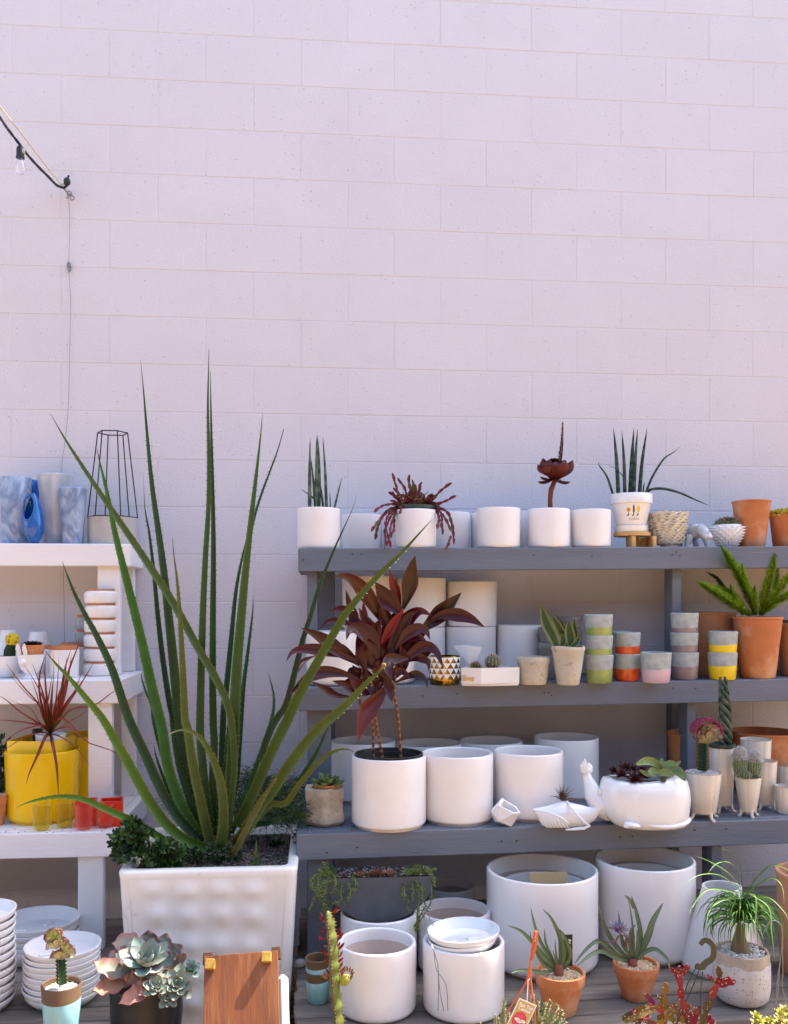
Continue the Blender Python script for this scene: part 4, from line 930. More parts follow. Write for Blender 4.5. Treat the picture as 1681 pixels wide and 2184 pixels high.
pebbles(HM, 0, y0+dpt/2, zt_+.001, Rm*.9, dpt*.42, 260, .004, GR, square=True, seed=21)
# rests inside pot C1's mouth
# brown rimmed aqua cups
G7 = 'aqua cups with bare brown clay rims'
def aqua(f, lab, base=None, rimf=.24, H=None, cat='cup', name='aqua_cup', group=G7, bw=.72):
    H = H or f.H; t = thing(name, lab, cat, (f.loc.x, f.loc.y, f.loc.z if base is None else base), group); r = f.r; rb = r*bw; m = MB()
    zz = H*(1-rimf); m.lathe([(0, 0, 1), (rb-.004, 0, 1), (rb, .004, 1), (rb+(r-rb)*.5, H*.5, 1), (rb+(r-rb)*(1-rimf), zz, 1), (rb+(r-rb)*(1-rimf)-.0006, zz+.001, 0), (r-.001, H-.003, 0), (r-.004, H, 0), (r-.008, H-.002, 0), (rb-.006, H*.15, 0), (0, H*.13, 0)], 44,
                             mod=lambda a, q, z: (q, z+(.005*sin(a+.6) if zz-.002 < z < zz+.003 and q > rb else 0))); m.build('cup_body', [M['brown_clay'], M['aqua']], t); return t
fQ = fit(5, DEC, 230, 400, 1862, 1670, None, .74); fQ.r *= 1.0
H0 = fQ.H; aqua(fQ, 'lower aqua cup of the pair on the deck beside the cactus column', H=H0); aqua(fQ, 'upper aqua cup nested in another on the deck', base=fQ.loc.z+84*.34*fQ.k*1.0, H=H0)
# clay and cone pots on the right of the deck
fCN = fit('m', DEC, 478, 1520, 930, 880, None, 1); t = thing('cone_pot', 'white cone shaped pot with a narrow mouth, leaning behind the ponytail palm', 'plant pot', fCN.loc)
Hc = (900-90)*.2*fCN.k*1.06; m = MB(); rc = fCN.r*.93; rt = 175*.2*fCN.k*1.15
m.lathe([(0, 0), (rc*.93, 0), (rc*.99, .012), (rc*.99, .03), (rt*1.02, Hc*.96), (rt, Hc), (rt-.008, Hc), (rt-.006, Hc*.95), (rc*.9, .05), (0, .05)], 56, M=Matrix.Rotation(-.03, 3, 'Y')); m.build('pot', M['white_glaze'], t)
fPT = fit('m', DEC, 870, 1500, 1172, 660, None, .62); tPT = thing('ponytail_palm', 'ponytail palm with arching green leaves in a speckled stoneware pot', 'potted plant', fPT.loc)
H = fPT.H; r = fPT.r; m = MB()
m.lathe([(0, 0, 1), (r*.62, 0, 1), (r*.80, .008, 1), (r*.93, H*.12, 0), (r*.99, H*.3, 0), (r, H*.6, 0), (r*.99, H*.8, 0), (r*.975, H*.82, 1), (r*.955, H*.95, 1), (r*.93, H, 1), (r*.86, H, 1), (r*.84, H*.9, 1), (0, H*.85, 1)], 56, mod=lambda a, q, z: (q*(1+.006*sin(3*a)), z+(.004*sin(5*a)+.003*sin(11*a) if H*.7 < z < H*.9 else 0))); m.build('pot', [M['speckle'], M['speckle_rim']], tPT)
pebbles(tPT, 0, 0, H*.93, r*.78, r*.78, 330, .0075, [(.52, .49, .42), (.62, .58, .52), (.40, .38, .34)], seed=31, seg=7)
fX1 = fit('l', DEC, 548, 1003, 1085, 742, None, .66); tX1 = terra('terracotta pot of blue green fan leaves with a black price tag, front of the deck', fX1, .60, 'band', cat='potted plant', name='fan_aloe', band=.27)
fX2 = fit('l', DEC, 1242, 1660, 940, 652, None, .66); tX2 = terra('terracotta pot of strappy leaves and a purple rosette, standing farther back on the deck', fX2, .60, 'band', cat='potted plant', name='fan_aloe', band=.27)
for (t_, f_, sd) in ((tX1, fX1, 41), (tX2, fX2, 42)):
    soil(t_, f_, .88, 'bisque', r=f_.r*.90); pebbles(t_, 0, 0, f_.H*.90, f_.r*.84, f_.r*.84, 900, .0034, TANG, seed=sd)
f = fit(6, DEC, 1592, 2100, 1735, 1090, None, .86); terra('large terracotta tub at the right edge of the deck', f, .86, mt='terra_dark', w=.014)

# ---- white shelf
t_ = []
def vase(x0, x1, yb, yt, Y, bw, lab, mt):
    f = fit('a', W1, x0, x1, yb, yt, Y, bw); t = thing('marbled_vase', lab, 'vase', f.loc, 'blue marbled vases'); m = MB(); r = f.r; H = f.H; rb = r*bw
    m.lathe([(0, 0), (rb-.006, 0), (rb, .008), (rb*1.01, H*.25), ((rb+r)/2, H*.6), (r, H-.004), (r-.003, H), (r-.008, H-.002), (rb-.008, .03), (0, .03)], 44); m.build('vase', M[mt], t)
vase(-10, 345, 1410, 702, -.17, .84, 'wide blue marbled vase at the left edge of the white shelf', 'marble')
vase(393, 795, 1408, 668, -.13, .62, 'tallest grey blue marbled vase, flaring at the mouth, behind the blue pod', 'marble_pale')
vase(625, 935, 1410, 818, -.21, .74, 'smaller marbled vase with white swirls beside the wire frame', 'marble')
f = fit('a', W1, 300, 420, 1405, 742, -.05); t = thing('marbled_vase', 'dark blue vase barely seen between the two tall marbled vases', 'vase', f.loc, 'blue marbled vases'); m = MB(); m.lathe(cyl_prof(f.r, f.H, .006, .01), 32); m.build('vase', M['blue'], t)
# blue hanging pod
fB_ = fit('a', W1, 243, 480, 1412, 868, -.24); t = thing('blue_pod', 'glossy blue teardrop hanging pod with an oval opening', 'planter', fB_.loc)
H = fB_.H; r = fB_.r; kk = fB_.k*.2
n1, n2 = 48, 40; vs = []; fs = []; hole = []
def podr(q): return r*(sin(pi/2*q/.36)**.5 if q < .36 else (cos((q-.36)/.64*pi/2))**.72) if 0 < q < 1 else 0
pod = MB(); grid = {}
OP = lambda x, z: (((x-(322-362)*kk)/(70*kk))**2+((z-(1412-1030)*kk)/(138*kk))**2) < 1
for side in (0, 1):
    rs_ = 1-side*.07
    pr = [(max(.0005, podr(min(.999, max(.001, i/n1)))*rs_*(1 if i > 1 else .75)), H*i/n1*(1 if not side else .97)+side*.006) for i in range(n1+1)]
    vs = []; 
    for (rr, z) in pr:
        for j in range(n2): a = 2*pi*j/n2; vs.append((rr*cos(a), rr*sin(a), z))
    fs = []
    for i in range(n1):
        for j in range(n2):
            q = (i*n2+j, i*n2+(j+1) % n2, (i+1)*n2+(j+1) % n2, (i+1)*n2+j)
            c_ = [sum(vs[v][d] for v in q)/4 for d in range(3)]
            if c_[1] < 0 and OP(c_[0], c_[2]): continue
            fs.append(q)
    pod.add(vs, fs)
pod.build('pod', M['blue'], t)
m = MB(); cx_, cz_ = (322-362)*kk, (1412-1030)*kk; pts = []
for j in range(41):
    a = 2*pi*j/40; x = cx_+71*kk*cos(a); z = cz_+139*kk*sin(a); q = min(.97, max(.03, z/H)); rr = podr(q); yy = -sqrt(max(0, rr*rr-x*x))
    pts.append((x, yy+.002, z))
m.tube(pts, .0048, 8, cap=False); m.build('rim', M['blue'], t)
m = MB(); m.tube([(cx_+.01, -.02, cz_-.0), (cx_+.016, -.05, cz_+.02), (cx_-.006, -.06, cz_+.015), (cx_-.02, -.04, cz_-.02)], .0012, 5); m.tube([(-.012, 0, H-.004), (-.03, -.002, H+.014)], .0022, 6); m.build('cord', M['steel'], t)
# frame planter
fW = fit('a', W1, 930, 1475, 1405, 1132, -.15); t = thing('frame_planter', 'round concrete planter with a tall black wire lantern frame', 'planter', fW.loc); kk = fW.k*.2; H = fW.H; r = fW.r
m = MB(); m.lathe([(0, 0), (r*.98, 0), (r*.985, H), (r*.93, H), (r*.92, H*.75), (0, H*.75)], 6 if False else 40); m.build('bowl', M['concrete'], t)
fS_ = Fit(); fS_.r = r; fS_.H = H; soil(t, fS_, .85)
zt = (1405-202)*kk; rt = r*.60; bot = [Vector((r*cos(a), r*sin(a)*.98, H+.003)) for a in [pi/3*j+pi/6*0 for j in range(6)]]; top = [Vector((rt*cos(a), rt*sin(a), zt)) for a in [pi/3*j for j in range(6)]]
for A_, B_ in [(top[j], top[(j+1) % 6]) for j in range(6)]+[(bot[j], bot[(j+1) % 6]) for j in range(6)]+[(bot[j], top[j]) for j in range(6)]:
    m = MB(); m.tube([A_, B_], .0026, 6); m.build('rod', M['black_metal'], t)
FR = t; FRr = r; FRH = H
# orange rimmed white bowls in a tall stack
fO = fit('b', W2, 890, 1265, 1330, 1195, None, .95); r = fO.r; kk = fO.k*.2; z = fO.loc.z
GB = 'white bowls with bare orange rims in a tall stack'
ords = ('bottom', 'second from the bottom', 'third from the bottom', 'third from the top', 'second from the top', 'top')
pit = (1330-1177)*kk
t0 = None
for i in range(6):
    lab = ('white orange rimmed bowl, %s one of the tall stack' % ords[i]) if i < 5 else 'white orange rimmed bowl at the very top of the tall stack'
    loc = Vector((fO.loc.x+(0, 1, 3, 5, 12, 6)[i]*kk, fO.loc.y, z+pit*i))
    if t0 is None:
        t0 = thing('stacking_bowl', lab, 'bowl', loc, GB); hb = pit*.86; m = MB()
        m.lathe([(0, 0), (r*.86, 0), (r*.96, .003), (r, .009), (r, hb*.82), (r*.99, hb*.87), (r*.87, hb*.97), (r*.86, hb), (r*.80, hb), (r*.8, hb*.5), (r*.75, .012), (0, .012)], 44); m.build('bowl_body', M['white_glaze'], t0)
        m = MB(); m.lathe([(r*.85, hb-.001), (r*.86, hb+.001), (r*.86, pit-.0005), (r*.80, pit-.0005), (r*.80, hb-.001)], 44); m.build('clay_rim', M['rimclay'], t0)
    else: dup(t0, loc, lab)
# grey blue stack behind
fO2 = fit('b', W2, 803, 960, 1330, 960, -.12); kk2 = fO2.k*.2; r = fO2.r; z = fO2.loc.z; pit2 = 146*kk2; t0 = None
for i, lab in enumerate(('grey blue ribbed jar at the bottom behind the white stack', 'grey blue ribbed jar third from the bottom behind the white stack'.replace('third from the bottom', 'second up'), 'grey blue ribbed jar second from the top behind the white stack', 'grey blue ribbed jar on top behind the white stack')):
    loc = Vector((fO2.loc.x, fO2.loc.y, z+i*(1.5+(HOR-qy('b', 668))/FPX*fO2.zc-z)/4))
    P2 = (1.5+(HOR-qy('b', 668))/FPX*fO2.zc-z)/4
    if t0 is None:
        t0 = thing('ribbed_jar', lab, 'jar', loc, 'grey blue ribbed jars stacked at the back'); m = MB()
        m.lathe([(0, 0), (r*.8, 0), (r*.97, .006), (r, P2*.4), (r*.98, P2*.72), (r*.8, P2*.8), (r*.74, P2*.8), (r*.7, .01), (0, .01)], 60, mod=lambda a, q, z: (q*(1+.015*cos(30*a)), z)); m.build('jar_body', M['bluegrey'], t0)
        m = MB(); m.lathe([(r*.78, P2*.79), (r*.78, P2-.0005), (r*.72, P2-.0005), (r*.72, P2*.79)], 36); m.build('clay_rim', M['rimclay'], t0)
    else: dup(t0, loc, lab)
# larger white pots with orange rims
def rimpot(x0, x1, yb, yt, Y, lab):
    f = fit('b', W2, x0, x1, yb, yt, Y); t = thing('rimmed_pot', lab, 'plant pot', f.loc, 'white pots with orange clay rims'); r = f.r; H = f.H; m = MB(); zz = H-.016
    m.lathe([(0, 0), (r*.86, 0), (r*.95, .008), (r*.97, H*.4), (r, H*.8), (r*.99, H*.87), (r*.92, zz), (r*.90, zz), (r*.88, H*.8), (r*.8, .02), (0, .02)], 44); m.build('pot', M['white_glaze'], t)
    m = MB(); m.lathe([(r*.91, zz-.001), (r*.92, zz+.002), (r*.93, H-.004), (r*.91, H), (r*.86, H), (r*.85, zz-.001)], 44); m.build('clay_rim', M['rimclay'], t)
rimpot(520, 850, 1355, 1006, None, 'white pot with an orange clay rim in front, left of the tall stack')
rimpot(640, 900, 1310, 975, -.17, 'white pot with an orange clay rim set behind its twin')
rimpot(470, 620, 1310, 1000, -.2, 'white pot with an orange rim mostly hidden behind the rabbit planter')
# pale cone pots behind
for (x0, x1, yb, yt, lab) in ((-40, 222, 1310, 838, 'pale tapered lidless pot at the back left of the middle white shelf'), (270, 560, 1310, 858, 'pale tapered pot at the back behind the dark spiky rosette')):
    f = fit('b', W2, x0, x1, yb, yt, -.13); t = thing('tapered_pot', lab, 'plant pot', f.loc, 'pale tapered pots at the back of the white shelf'); r = f.r; H = f.H; m = MB()
    m.lathe([(0, 0), (r*.8, 0), (r*.9, .01), (r*.98, H*.3), (r, H*.52), (r*.95, H*.6), (r*.66, H*.97), (r*.64, H), (r*.58, H), (r*.56, H*.9), (r*.7, H*.3), (0, H*.2)], 44); m.build('pot', M['white_glaze'], t)
# bowl with yellow moon cactus
fY = fit('b', W2, -130, 230, 1350, 1118, None, .55); tY = thing('moon_cactus', 'yellow topped moon cactus in a round white bowl at the left edge', 'potted plant', fY.loc); r = fY.r; H = fY.H; m = MB()
m.lathe([(0, 0), (r*.5, 0), (r*.62, .006), (r*.88, H*.32), (r*.99, H*.62), (r, H*.85), (r*.98, H), (r*.93, H), (r*.9, H*.6), (0, H*.3)], 44); m.build('bowl', M['gloss_white'], tY); soil(tY, fY, .9, r=r*.92)
# rabbit planter
fZ = fit('b', W2, 186, 480, 1362, 1102, None, .7); tZ = thing('rabbit_planter', 'white rabbit shaped bowl with tall ears and a round tail', 'planter', fZ.loc); r = fZ.r; H = fZ.H; kk = fZ.k*.2
m = MB(); m.lathe([(0, 0), (r*.60, 0), (r*.66, .004), (r*.58, H*.08), (r*.42, H*.17), (r*.5, H*.24), (r*.8, H*.42), (r*.95, H*.68), (r, H), (r*.95, H*1.005), (r*.9, H*.9), (r*.7, H*.5), (0, H*.38)], 48); m.build('bowl', M['gloss_white'], tZ)
for x in (232, 312):
    m = MB(); xx = (x-333)*kk; yf = -sqrt(max(.0001, r*r-xx*xx))*.96
    m.blade([(xx, yf, H*.86), (xx, yf-.002, H+.012), (xx-.003, yf-.002, H+.024), (xx-.004, yf+.001, (1362-980)*kk)], 48*kk, lambda t: min(1, .72+.6*t)*min(1, ((1-t)*3.0))**.5 if t < 1 else .05, .22, .2, 16, ref=(0, -1, 0)); o = m.build('ear', M['gloss_white'], tZ)
m = MB(); m.ball(((285-333)*kk, -r*.93, H*.70), .016, 16, 12, mod=lambda v: 1+.06*noise.noise(v*5)); m.build('tail', M['gloss_white'], tZ)
fZ2 = fit('b', None, 205, 492, 1105, 993, fZ.loc.y+.0); fZ2.loc.z = fZ.loc.z+H*.72; fZ2.H = 1.5+(HOR-qy('b', 998))/FPX*(fZ.zc-fZ2.r)-fZ2.loc.z; fZ2.loc.x = fZ.loc.x+.006; fZ2.loc.y = fZ.loc.y
fZ2.r *= .92
tZ2 = terra('dark spiky rosette in a terracotta pot sitting in the rabbit planter', fZ2, .8, 'band', cat='potted plant', name='dark_rosette', band=.4); soil(tZ2, fZ2, .9)
# lower white shelf: yellow pots
fYP = fit('c', W3, 50, 868, 1585, 818, None, .93); r = fYP.r; H = fYP.H
tYP = thing('yellow_pot', 'big round glossy yellow pot at the front of the lower white shelf', 'plant pot', fYP.loc); m = MB(); m.lathe(cyl_prof(r, H, .011, .016, r*.96, .008), 56); m.build('pot', M['yellow'], tYP)
fYQ = fit('c', W3, 560, 1150, 1450, 640, -.22, .9); tt = thing('yellow_pot', 'tall yellow pot in the shade at the back, beside the white post', 'plant pot', fYQ.loc); m = MB(); m.lathe(cyl_prof(fYQ.r, fYQ.H, .01, .016, None, .006), 48); m.build('pot', M['yellow'], tt)
# square yellow planter standing in the round pot
kk = fYP.k*.2; xs = lambda x: fYP.loc.x+(x-459)*kk
ztop = 1.5+(HOR-qy('c', 672))/FPX*(fYP.zc-.07)
tSQ = thing('square_planter', 'square glossy yellow planter standing inside the round yellow pot', 'planter', (xs(440), fYP.loc.y+.01, fYP.loc.z+H*.14))
hq = ztop-tSQ.location.z; a2 = (655-128)/2*kk*1.02; Mz = Matrix.Rotation(-.16, 3, 'Z'); m = MB()
def sqring(s, z): return [Mz @ Vector((s*sx, s*sy, z)) for sx, sy in ((-1, -1), (1, -1), (1, 1), (-1, 1))]
def rsq(s, z, rr=.014, n=4):
    out = []
    for sx, sy, a0 in ((1, -1, -pi/2), (1, 1, 0), (-1, 1, pi/2), (-1, -1, pi)):
        for q in range(n+1): a = a0+pi/2*q/n; out.append(Mz @ Vector((sx*(s-rr)+rr*cos(a), sy*(s-rr)+rr*sin(a), z)))
    return out
rg = [rsq(a2*.9, 0), rsq(a2*.97, hq*.5), rsq(a2, hq-.004), rsq(a2-.003, hq), rsq(a2-.008, hq), rsq(a2-.01, hq*.9), rsq(a2*.8, hq*.3)]; k_ = len(rg[0])
m.add([p for q in rg for p in q], [(i*k_+j, i*k_+(j+1) % k_, (i+1)*k_+(j+1) % k_, (i+1)*k_+j) for i in range(len(rg)-1) for j in range(k_)]+[tuple(range(k_))[::-1], tuple((len(rg)-1)*k_+j for j in range(k_))]); m.build('planter', M['yellow'], tSQ)
# white nursery pot of the red dracaena
rD = (695-388)/2*kk*1.02; zD = 1.5+(HOR-qy('c', 620))/FPX*(fYP.zc-rD)
tRD = thing('red_dracaena', 'spiky dracaena with thin red striped leaves in a small white nursery pot', 'potted plant', (xs(541), fYP.loc.y-.0, tSQ.location.z+hq*.4)); hD = zD-tRD.location.z
m = MB(); m.lathe([(0, 0), (rD*.75, 0), (rD*.9, hD*.7), (rD*.95, hD*.72), (rD, hD), (rD-.003, hD), (rD*.85, hD*.8), (0, hD*.8)], 36); m.build('pot', M['white_plastic'], tRD)
fRD = Fit(); fRD.r = rD; fRD.H = hD; soil(tRD, fRD, .9)
tBP = thing('black_nursery_pot', 'small black nursery pot tucked in the yellow square planter', 'plant pot', (xs(345), fYP.loc.y+.07, tSQ.location.z+hq*.5)); m = MB(); hh = 1.5+(HOR-qy('c', 572))/FPX*fYP.zc-tBP.location.z; rr = 55*kk; m.lathe([(0, 0), (rr*.75, 0), (rr, hh), (rr-.003, hh), (rr*.8, hh*.7), (0, hh*.7)], 24); m.build('pot', M['black_plastic'], tBP)
# red square planters
def cube_pot(x0, x1, yb, yt, Y, lab, rot):
    f = fit('c', W3, x0, x1, yb, yt, Y); t = thing('red_planter', lab, 'planter', f.loc, 'red square planters'); a = f.r*.82; H = f.H*.97; w_ = .006; m = MB(); Mz_ = Matrix.Rotation(rot, 3, 'Z')
    R4 = lambda s, z: [Mz_ @ Vector((s*sx, s*sy, z)) for sx, sy in ((-1, -1), (1, -1), (1, 1), (-1, 1))]
    rg = [R4(a*.96, 0), R4(a, .006), R4(a, H-.002), R4(a-.002, H), R4(a-w_+.001, H), R4(a-w_, H-.003), R4(a-w_, .02)]
    m.add([p for q in rg for p in q], [(i*4+j, i*4+(j+1) % 4, (i+1)*4+(j+1) % 4, (i+1)*4+j) for i in range(6) for j in range(4)]+[(3, 2, 1, 0), (24, 25, 26, 27)]); m.build('planter', M['red'], t, False)
cube_pot(1046, 1340, 1552, 1318, -.55, 'red square planter, the right one, clear of the coral glasses', .18)
cube_pot(778, 1062, 1548, 1322, -.54, 'red square planter, the left one, behind the coral glasses', .18)
# embossed face glasses
def tiki(x0, x1, yb, yt, lab, mt):
    f = fit('c', W3, x0, x1, yb, yt, None, .6); t = thing('face_glass', lab, 'drinking glass', f.loc, 'embossed drinking glasses on the lower white shelf'); r = f.r*.94; H = f.H; m = MB()
    def md(a, q, z):
        if q > r*.7 and z > H*.72 and z < H*.99: q *= 1+.02*cos(22*a)
        if z < H*.22: q *= 1+.03*cos(18*a)*(1 if q > r*.3 else 0)
        if H*.22 < z < H*.7:
            for s in (-1, 1):
                d = ((a-(-pi/2+s*.42))/.26)**2+((z-H*.5)/(H*.10))**2
                if d < 1 and q > r*.85: q *= 1+.05*(1-d)
                elif d < 2 and q > r*.85: q *= 1-.03*(2-d)
        return q, z
    m.lathe([(0, 0), (r*.5, 0), (r*.7, H*.05), (r*.86, H*.13)]+[(r*(.90+.08*sin(min(1, (q-.1)/.4)*pi/2)), H*q) for q in (.2, .26, .32, .38, .44, .5, .56, .62, .68, .74, .8, .86, .92)]+[(r*.98, H*.99), (r*.965, H), (r*.93, H*.98), (r*.9, H*.6), (r*.85, H*.2), (r*.5, H*.1), (0, H*.1)], 96, mod=md)
    m.build('glass', M[mt], t, autos=False)
tiki(340, 552, 1640, 1375, 'yellow embossed glass nearest the front left', 'glass_yellow'); tiki(588, 790, 1607, 1352, 'yellow embossed glass beside the coral ones', 'glass_yellow')
tiki(790, 1002, 1632, 1382, 'coral pink embossed glass with a face, front one', 'glass_pink'); tiki(1016, 1226, 1610, 1358, 'coral pink embossed glass with a face, the rightmost glass', 'glass_pink')
# small terracotta with gravel, left edge
f = fit('c', W3, -140, 86, 1583, 1268, None, .68); tLT = terra('terracotta pot with tan gravel cut off by the left edge of the lower white shelf', f, .66, 'band', cat='potted plant', name='gravel_pot', band=.3); soil(tLT, f, .9, 'bisque', r=f.r*.9); pebbles(tLT, 0, 0, f.H*.96, f.r*.86, f.r*.86, 400, .004, TANG, seed=51)
fLT = f
f = fit('c', W3, -260, 45, 1400, 1040, -.38); tLB = simple_pot('leafy_plant', 'dark green leafy plant in a black pot at the left edge behind the yellow pot', f, ('black_plastic', 'black_plastic'), None, 0, cat='potted plant'); soil(tLB, f); fLB = f

# ---- saucers on the left deck
def saucers(c, x0, x1, yb, n, pitch, h, lab, group, Y=None, tilt=.006, ridge=True, w=.007, sd=1, mt='white_glaze'):
    f = fit(c, LDEC, x0, x1, yb, yb-100, Y, .8); r = f.r; r_ = random.Random(sd); base = None
    for i in range(n):
        lb = lab % ({0: 'bottom', n-1: 'top'}.get(i, ('second', 'third', 'fourth', 'fifth', 'sixth', 'seventh', 'eighth', 'ninth', 'tenth', 'eleventh', 'twelfth')[i-1]+' from the bottom'))
        loc = Vector((f.loc.x+r_.uniform(-.003, .003), f.loc.y+r_.uniform(-.003, .003), f.loc.z+i*pitch))
        if base is None:
            base = thing('saucer', lb, 'saucer', loc, group); m = MB(); m.lathe(saucer_prof(r, h, w), 56); m.build('dish', M[mt], base)
            if ridge:
                for q in range(3):
                    a = q*2*pi/3+.6; m = MB(); m.box((r*.42*cos(a), r*.42*sin(a), w+.004), (r*.36, .014, .008), 0, .002, Matrix.Rotation(a, 3, 'Z')); m.build('ridge', M[mt], base, False)
        else:
            d = dup(base, loc, lb); d.rotation_euler = (r_.uniform(-tilt, tilt), r_.uniform(-tilt, tilt), r_.uniform(0, 1))
    return f
kz = lambda f, px: px*.2*f.k
fs0 = fit('d', LDEC, 258, 1085, 1390, 800, None, .8)
zt0 = 1.5+(HOR-qy('d', 655))/FPX*fs0.zc
hS = .036; n8 = 9; pit8 = (zt0-DZ-hS)/(n8-1)
saucers('d', 243, 1082, 1390, n8, pit8, hS, 'white saucer, %s of the middle stack behind the coral cactus cup', 'wide white saucers in the middle stack', sd=2, tilt=.012)
fs1 = fit('d', LDEC, -560, 190, 1470, 800, None, .8); zt1 = 1.5+(HOR-qy('d', 300))/FPX*fs1.zc; n12 = 12; p12 = (zt1-DZ-.036)/(n12-1)
saucers('d', -640, 180, 1470, n12, p12, .036, 'white saucer, %s of the tall stack at the left edge', 'white saucers in the tall left stack', sd=3, ridge=False, tilt=.015)
fs2 = fit('d', LDEC, -60, 860, 1150, 600, -.62, .8); zt2 = 1.5+(HOR-qy('d', 370))/FPX*fs2.zc
saucers('d', -60, 862, 1150, 5, (zt2-DZ-.04)/4, .05, 'wide shaded saucer, %s of the back stack under the white shelf', 'wide saucers in the shade at the back', Y=-.66, sd=4)
# ================================================================ BIG PLANTER AND ALOE
YF = P(440, 1855, -1.02)
BPc = thing('tall_planter', 'tall tapering square cream planter with dimpled front holding the giant spiky aloe', 'planter', Vector(((P(249, 1855, -1.02).x+P(635, 1855, -1.02).x)/2, -.73, 0)))
hwT = (P(635, 1855, -1.02).x-P(249, 1855, -1.02).x)/2; HT = YF.z; dT = .29; hwB = hwT*.87; dB = dT*.84
def rrect(hx_, hy_, z, rr=.035, n=5):
    out = []
    for sx, sy, a0 in ((1, -1, -pi/2), (1, 1, 0), (-1, 1, pi/2), (-1, -1, pi)):
        for q in range(n+1): a = a0+pi/2*q/n; out.append(Vector((sx*(hx_-rr)+rr*cos(a), sy*(hy_-rr)+rr*sin(a), z)))
    return out
rings = [rrect(hwB, dB, 0), rrect(hwB+(hwT-hwB)*.33, dB+(dT-dB)*.33, HT*.33), rrect(hwB+(hwT-hwB)*.66, dB+(dT-dB)*.66, HT*.66), rrect(hwT-.003, dT-.003, HT*.955), rrect(hwT, dT, HT-.01), rrect(hwT-.004, dT-.004, HT-.002), rrect(hwT-.009, dT-.009, HT), rrect(hwT-.030, dT-.030, HT, .03), rrect(hwT-.034, dT-.034, HT-.004, .03), rrect(hwT-.04, dT-.04, HT*.8, .03)]
k_ = len(rings[0]); m = MB(); m.add([p for q in rings for p in q], [(i*k_+j, i*k_+(j+1) % k_, (i+1)*k_+(j+1) % k_, (i+1)*k_+j) for i in range(len(rings)-1) for j in range(k_) if not (i < 3 and j == k_-1)]+[tuple(range(k_))[::-1]])
m.build('planter', M['planter'], BPc, autos=50)
# dimpled front face, 3-D bumps
m = MB(); nx, nz = 90, 100; vs = []
ctr = [(x, z) for z in (2030, 2105, 2180, 2240) for x in (375, 455, 535)]
DMP = []
for (x, y) in ((480, 1175), (600, 1165+10), (700, 1175), (800, 1180), (480, 1400), (590, 1400), (700, 1400), (800, 1400), (690, 1500), (590, 1500)): pass
rows_ = [(1150, 1), (1215, -1), (1335, 1), (1400, -1), (1500, -1), (1590, 1), (1660, -1)]
DM = [(x, y, s) for (y, s) in ((1130, 0), (1225, 1), (1325, 0), (1400, 1), (1500, 0), (1580, 1)) for x in ((930, 1110, 1300, 1480) if not s else (960, 1120, 1300, 1490))]
zf = lambda y: 1.5+(HOR-qy(2, y))/FPX*depth(440, -1.02)
xf = lambda x: P(qx(2, x), 1900, -1.02).x-BPc.location.x
def yfr(z): return -(dB+(dT-.003-dB)*min(1, z/(HT*.955)))
def hwf(z): return hwB+(hwT-.003-hwB)*min(1, z/(HT*.955))
cen = [(xf(x), zf(y)) for (x, y) in ((905, 1130), (1110, 1150), (1310, 1150), (1500, 1160), (930, 1310), (1120, 1320), (1310, 1320), (1500, 1330), (950, 1500), (1130, 1500), (1300, 1510), (1480, 1520), (960, 1680), (1130, 1680), (1300, 1690), (1470, 1700), (970, 1850), (1130, 1850), (1300, 1850))]
for i in range(nz+1):
    z = HT*.955*i/nz
    for j in range(nx+1):
        x = (hwf(z)-.035)*(-1+2*j/nx); b = 0
        for (cx_, cz_) in cen:
            d = ((x-cx_)**2+(z-cz_)**2)/.036**2
            if d < 6: b += math.exp(-d*1.0)
        vs.append((x, yfr(z)-.014*b*min(1, (HT*.955-z)/.05)*min(1, j/8, (nx-j)/8), z))
m.add(vs, [(i*(nx+1)+j, i*(nx+1)+j+1, (i+1)*(nx+1)+j+1, (i+1)*(nx+1)+j) for i in range(nz) for j in range(nx)]); m.build('dimpled_face', M['planter'], BPc)
gz = HT-.028; m = MB(); m.add([(-hwT+.036, -dT+.036, gz), (hwT-.036, -dT+.036, gz), (hwT-.036, dT-.036, gz), (-hwT+.036, dT-.036, gz)], [(0, 1, 2, 3)]); m.build('soil', M['soil'], BPc, False)
pebbles(BPc, .03, -.02, gz+.003, hwT-.05, dT-.045, 3600, .0062, [(a*.5, b*.48, c*.5) for a, b, c in GR]+[(.16, .12, .09)], square=True, seed=61, name='gravel', seg=6)
pebbles(BPc, hwT-.016, .12, HT+.004, .010, .12, 14, .006, GR, square=True, seed=62, name='stray_gravel')

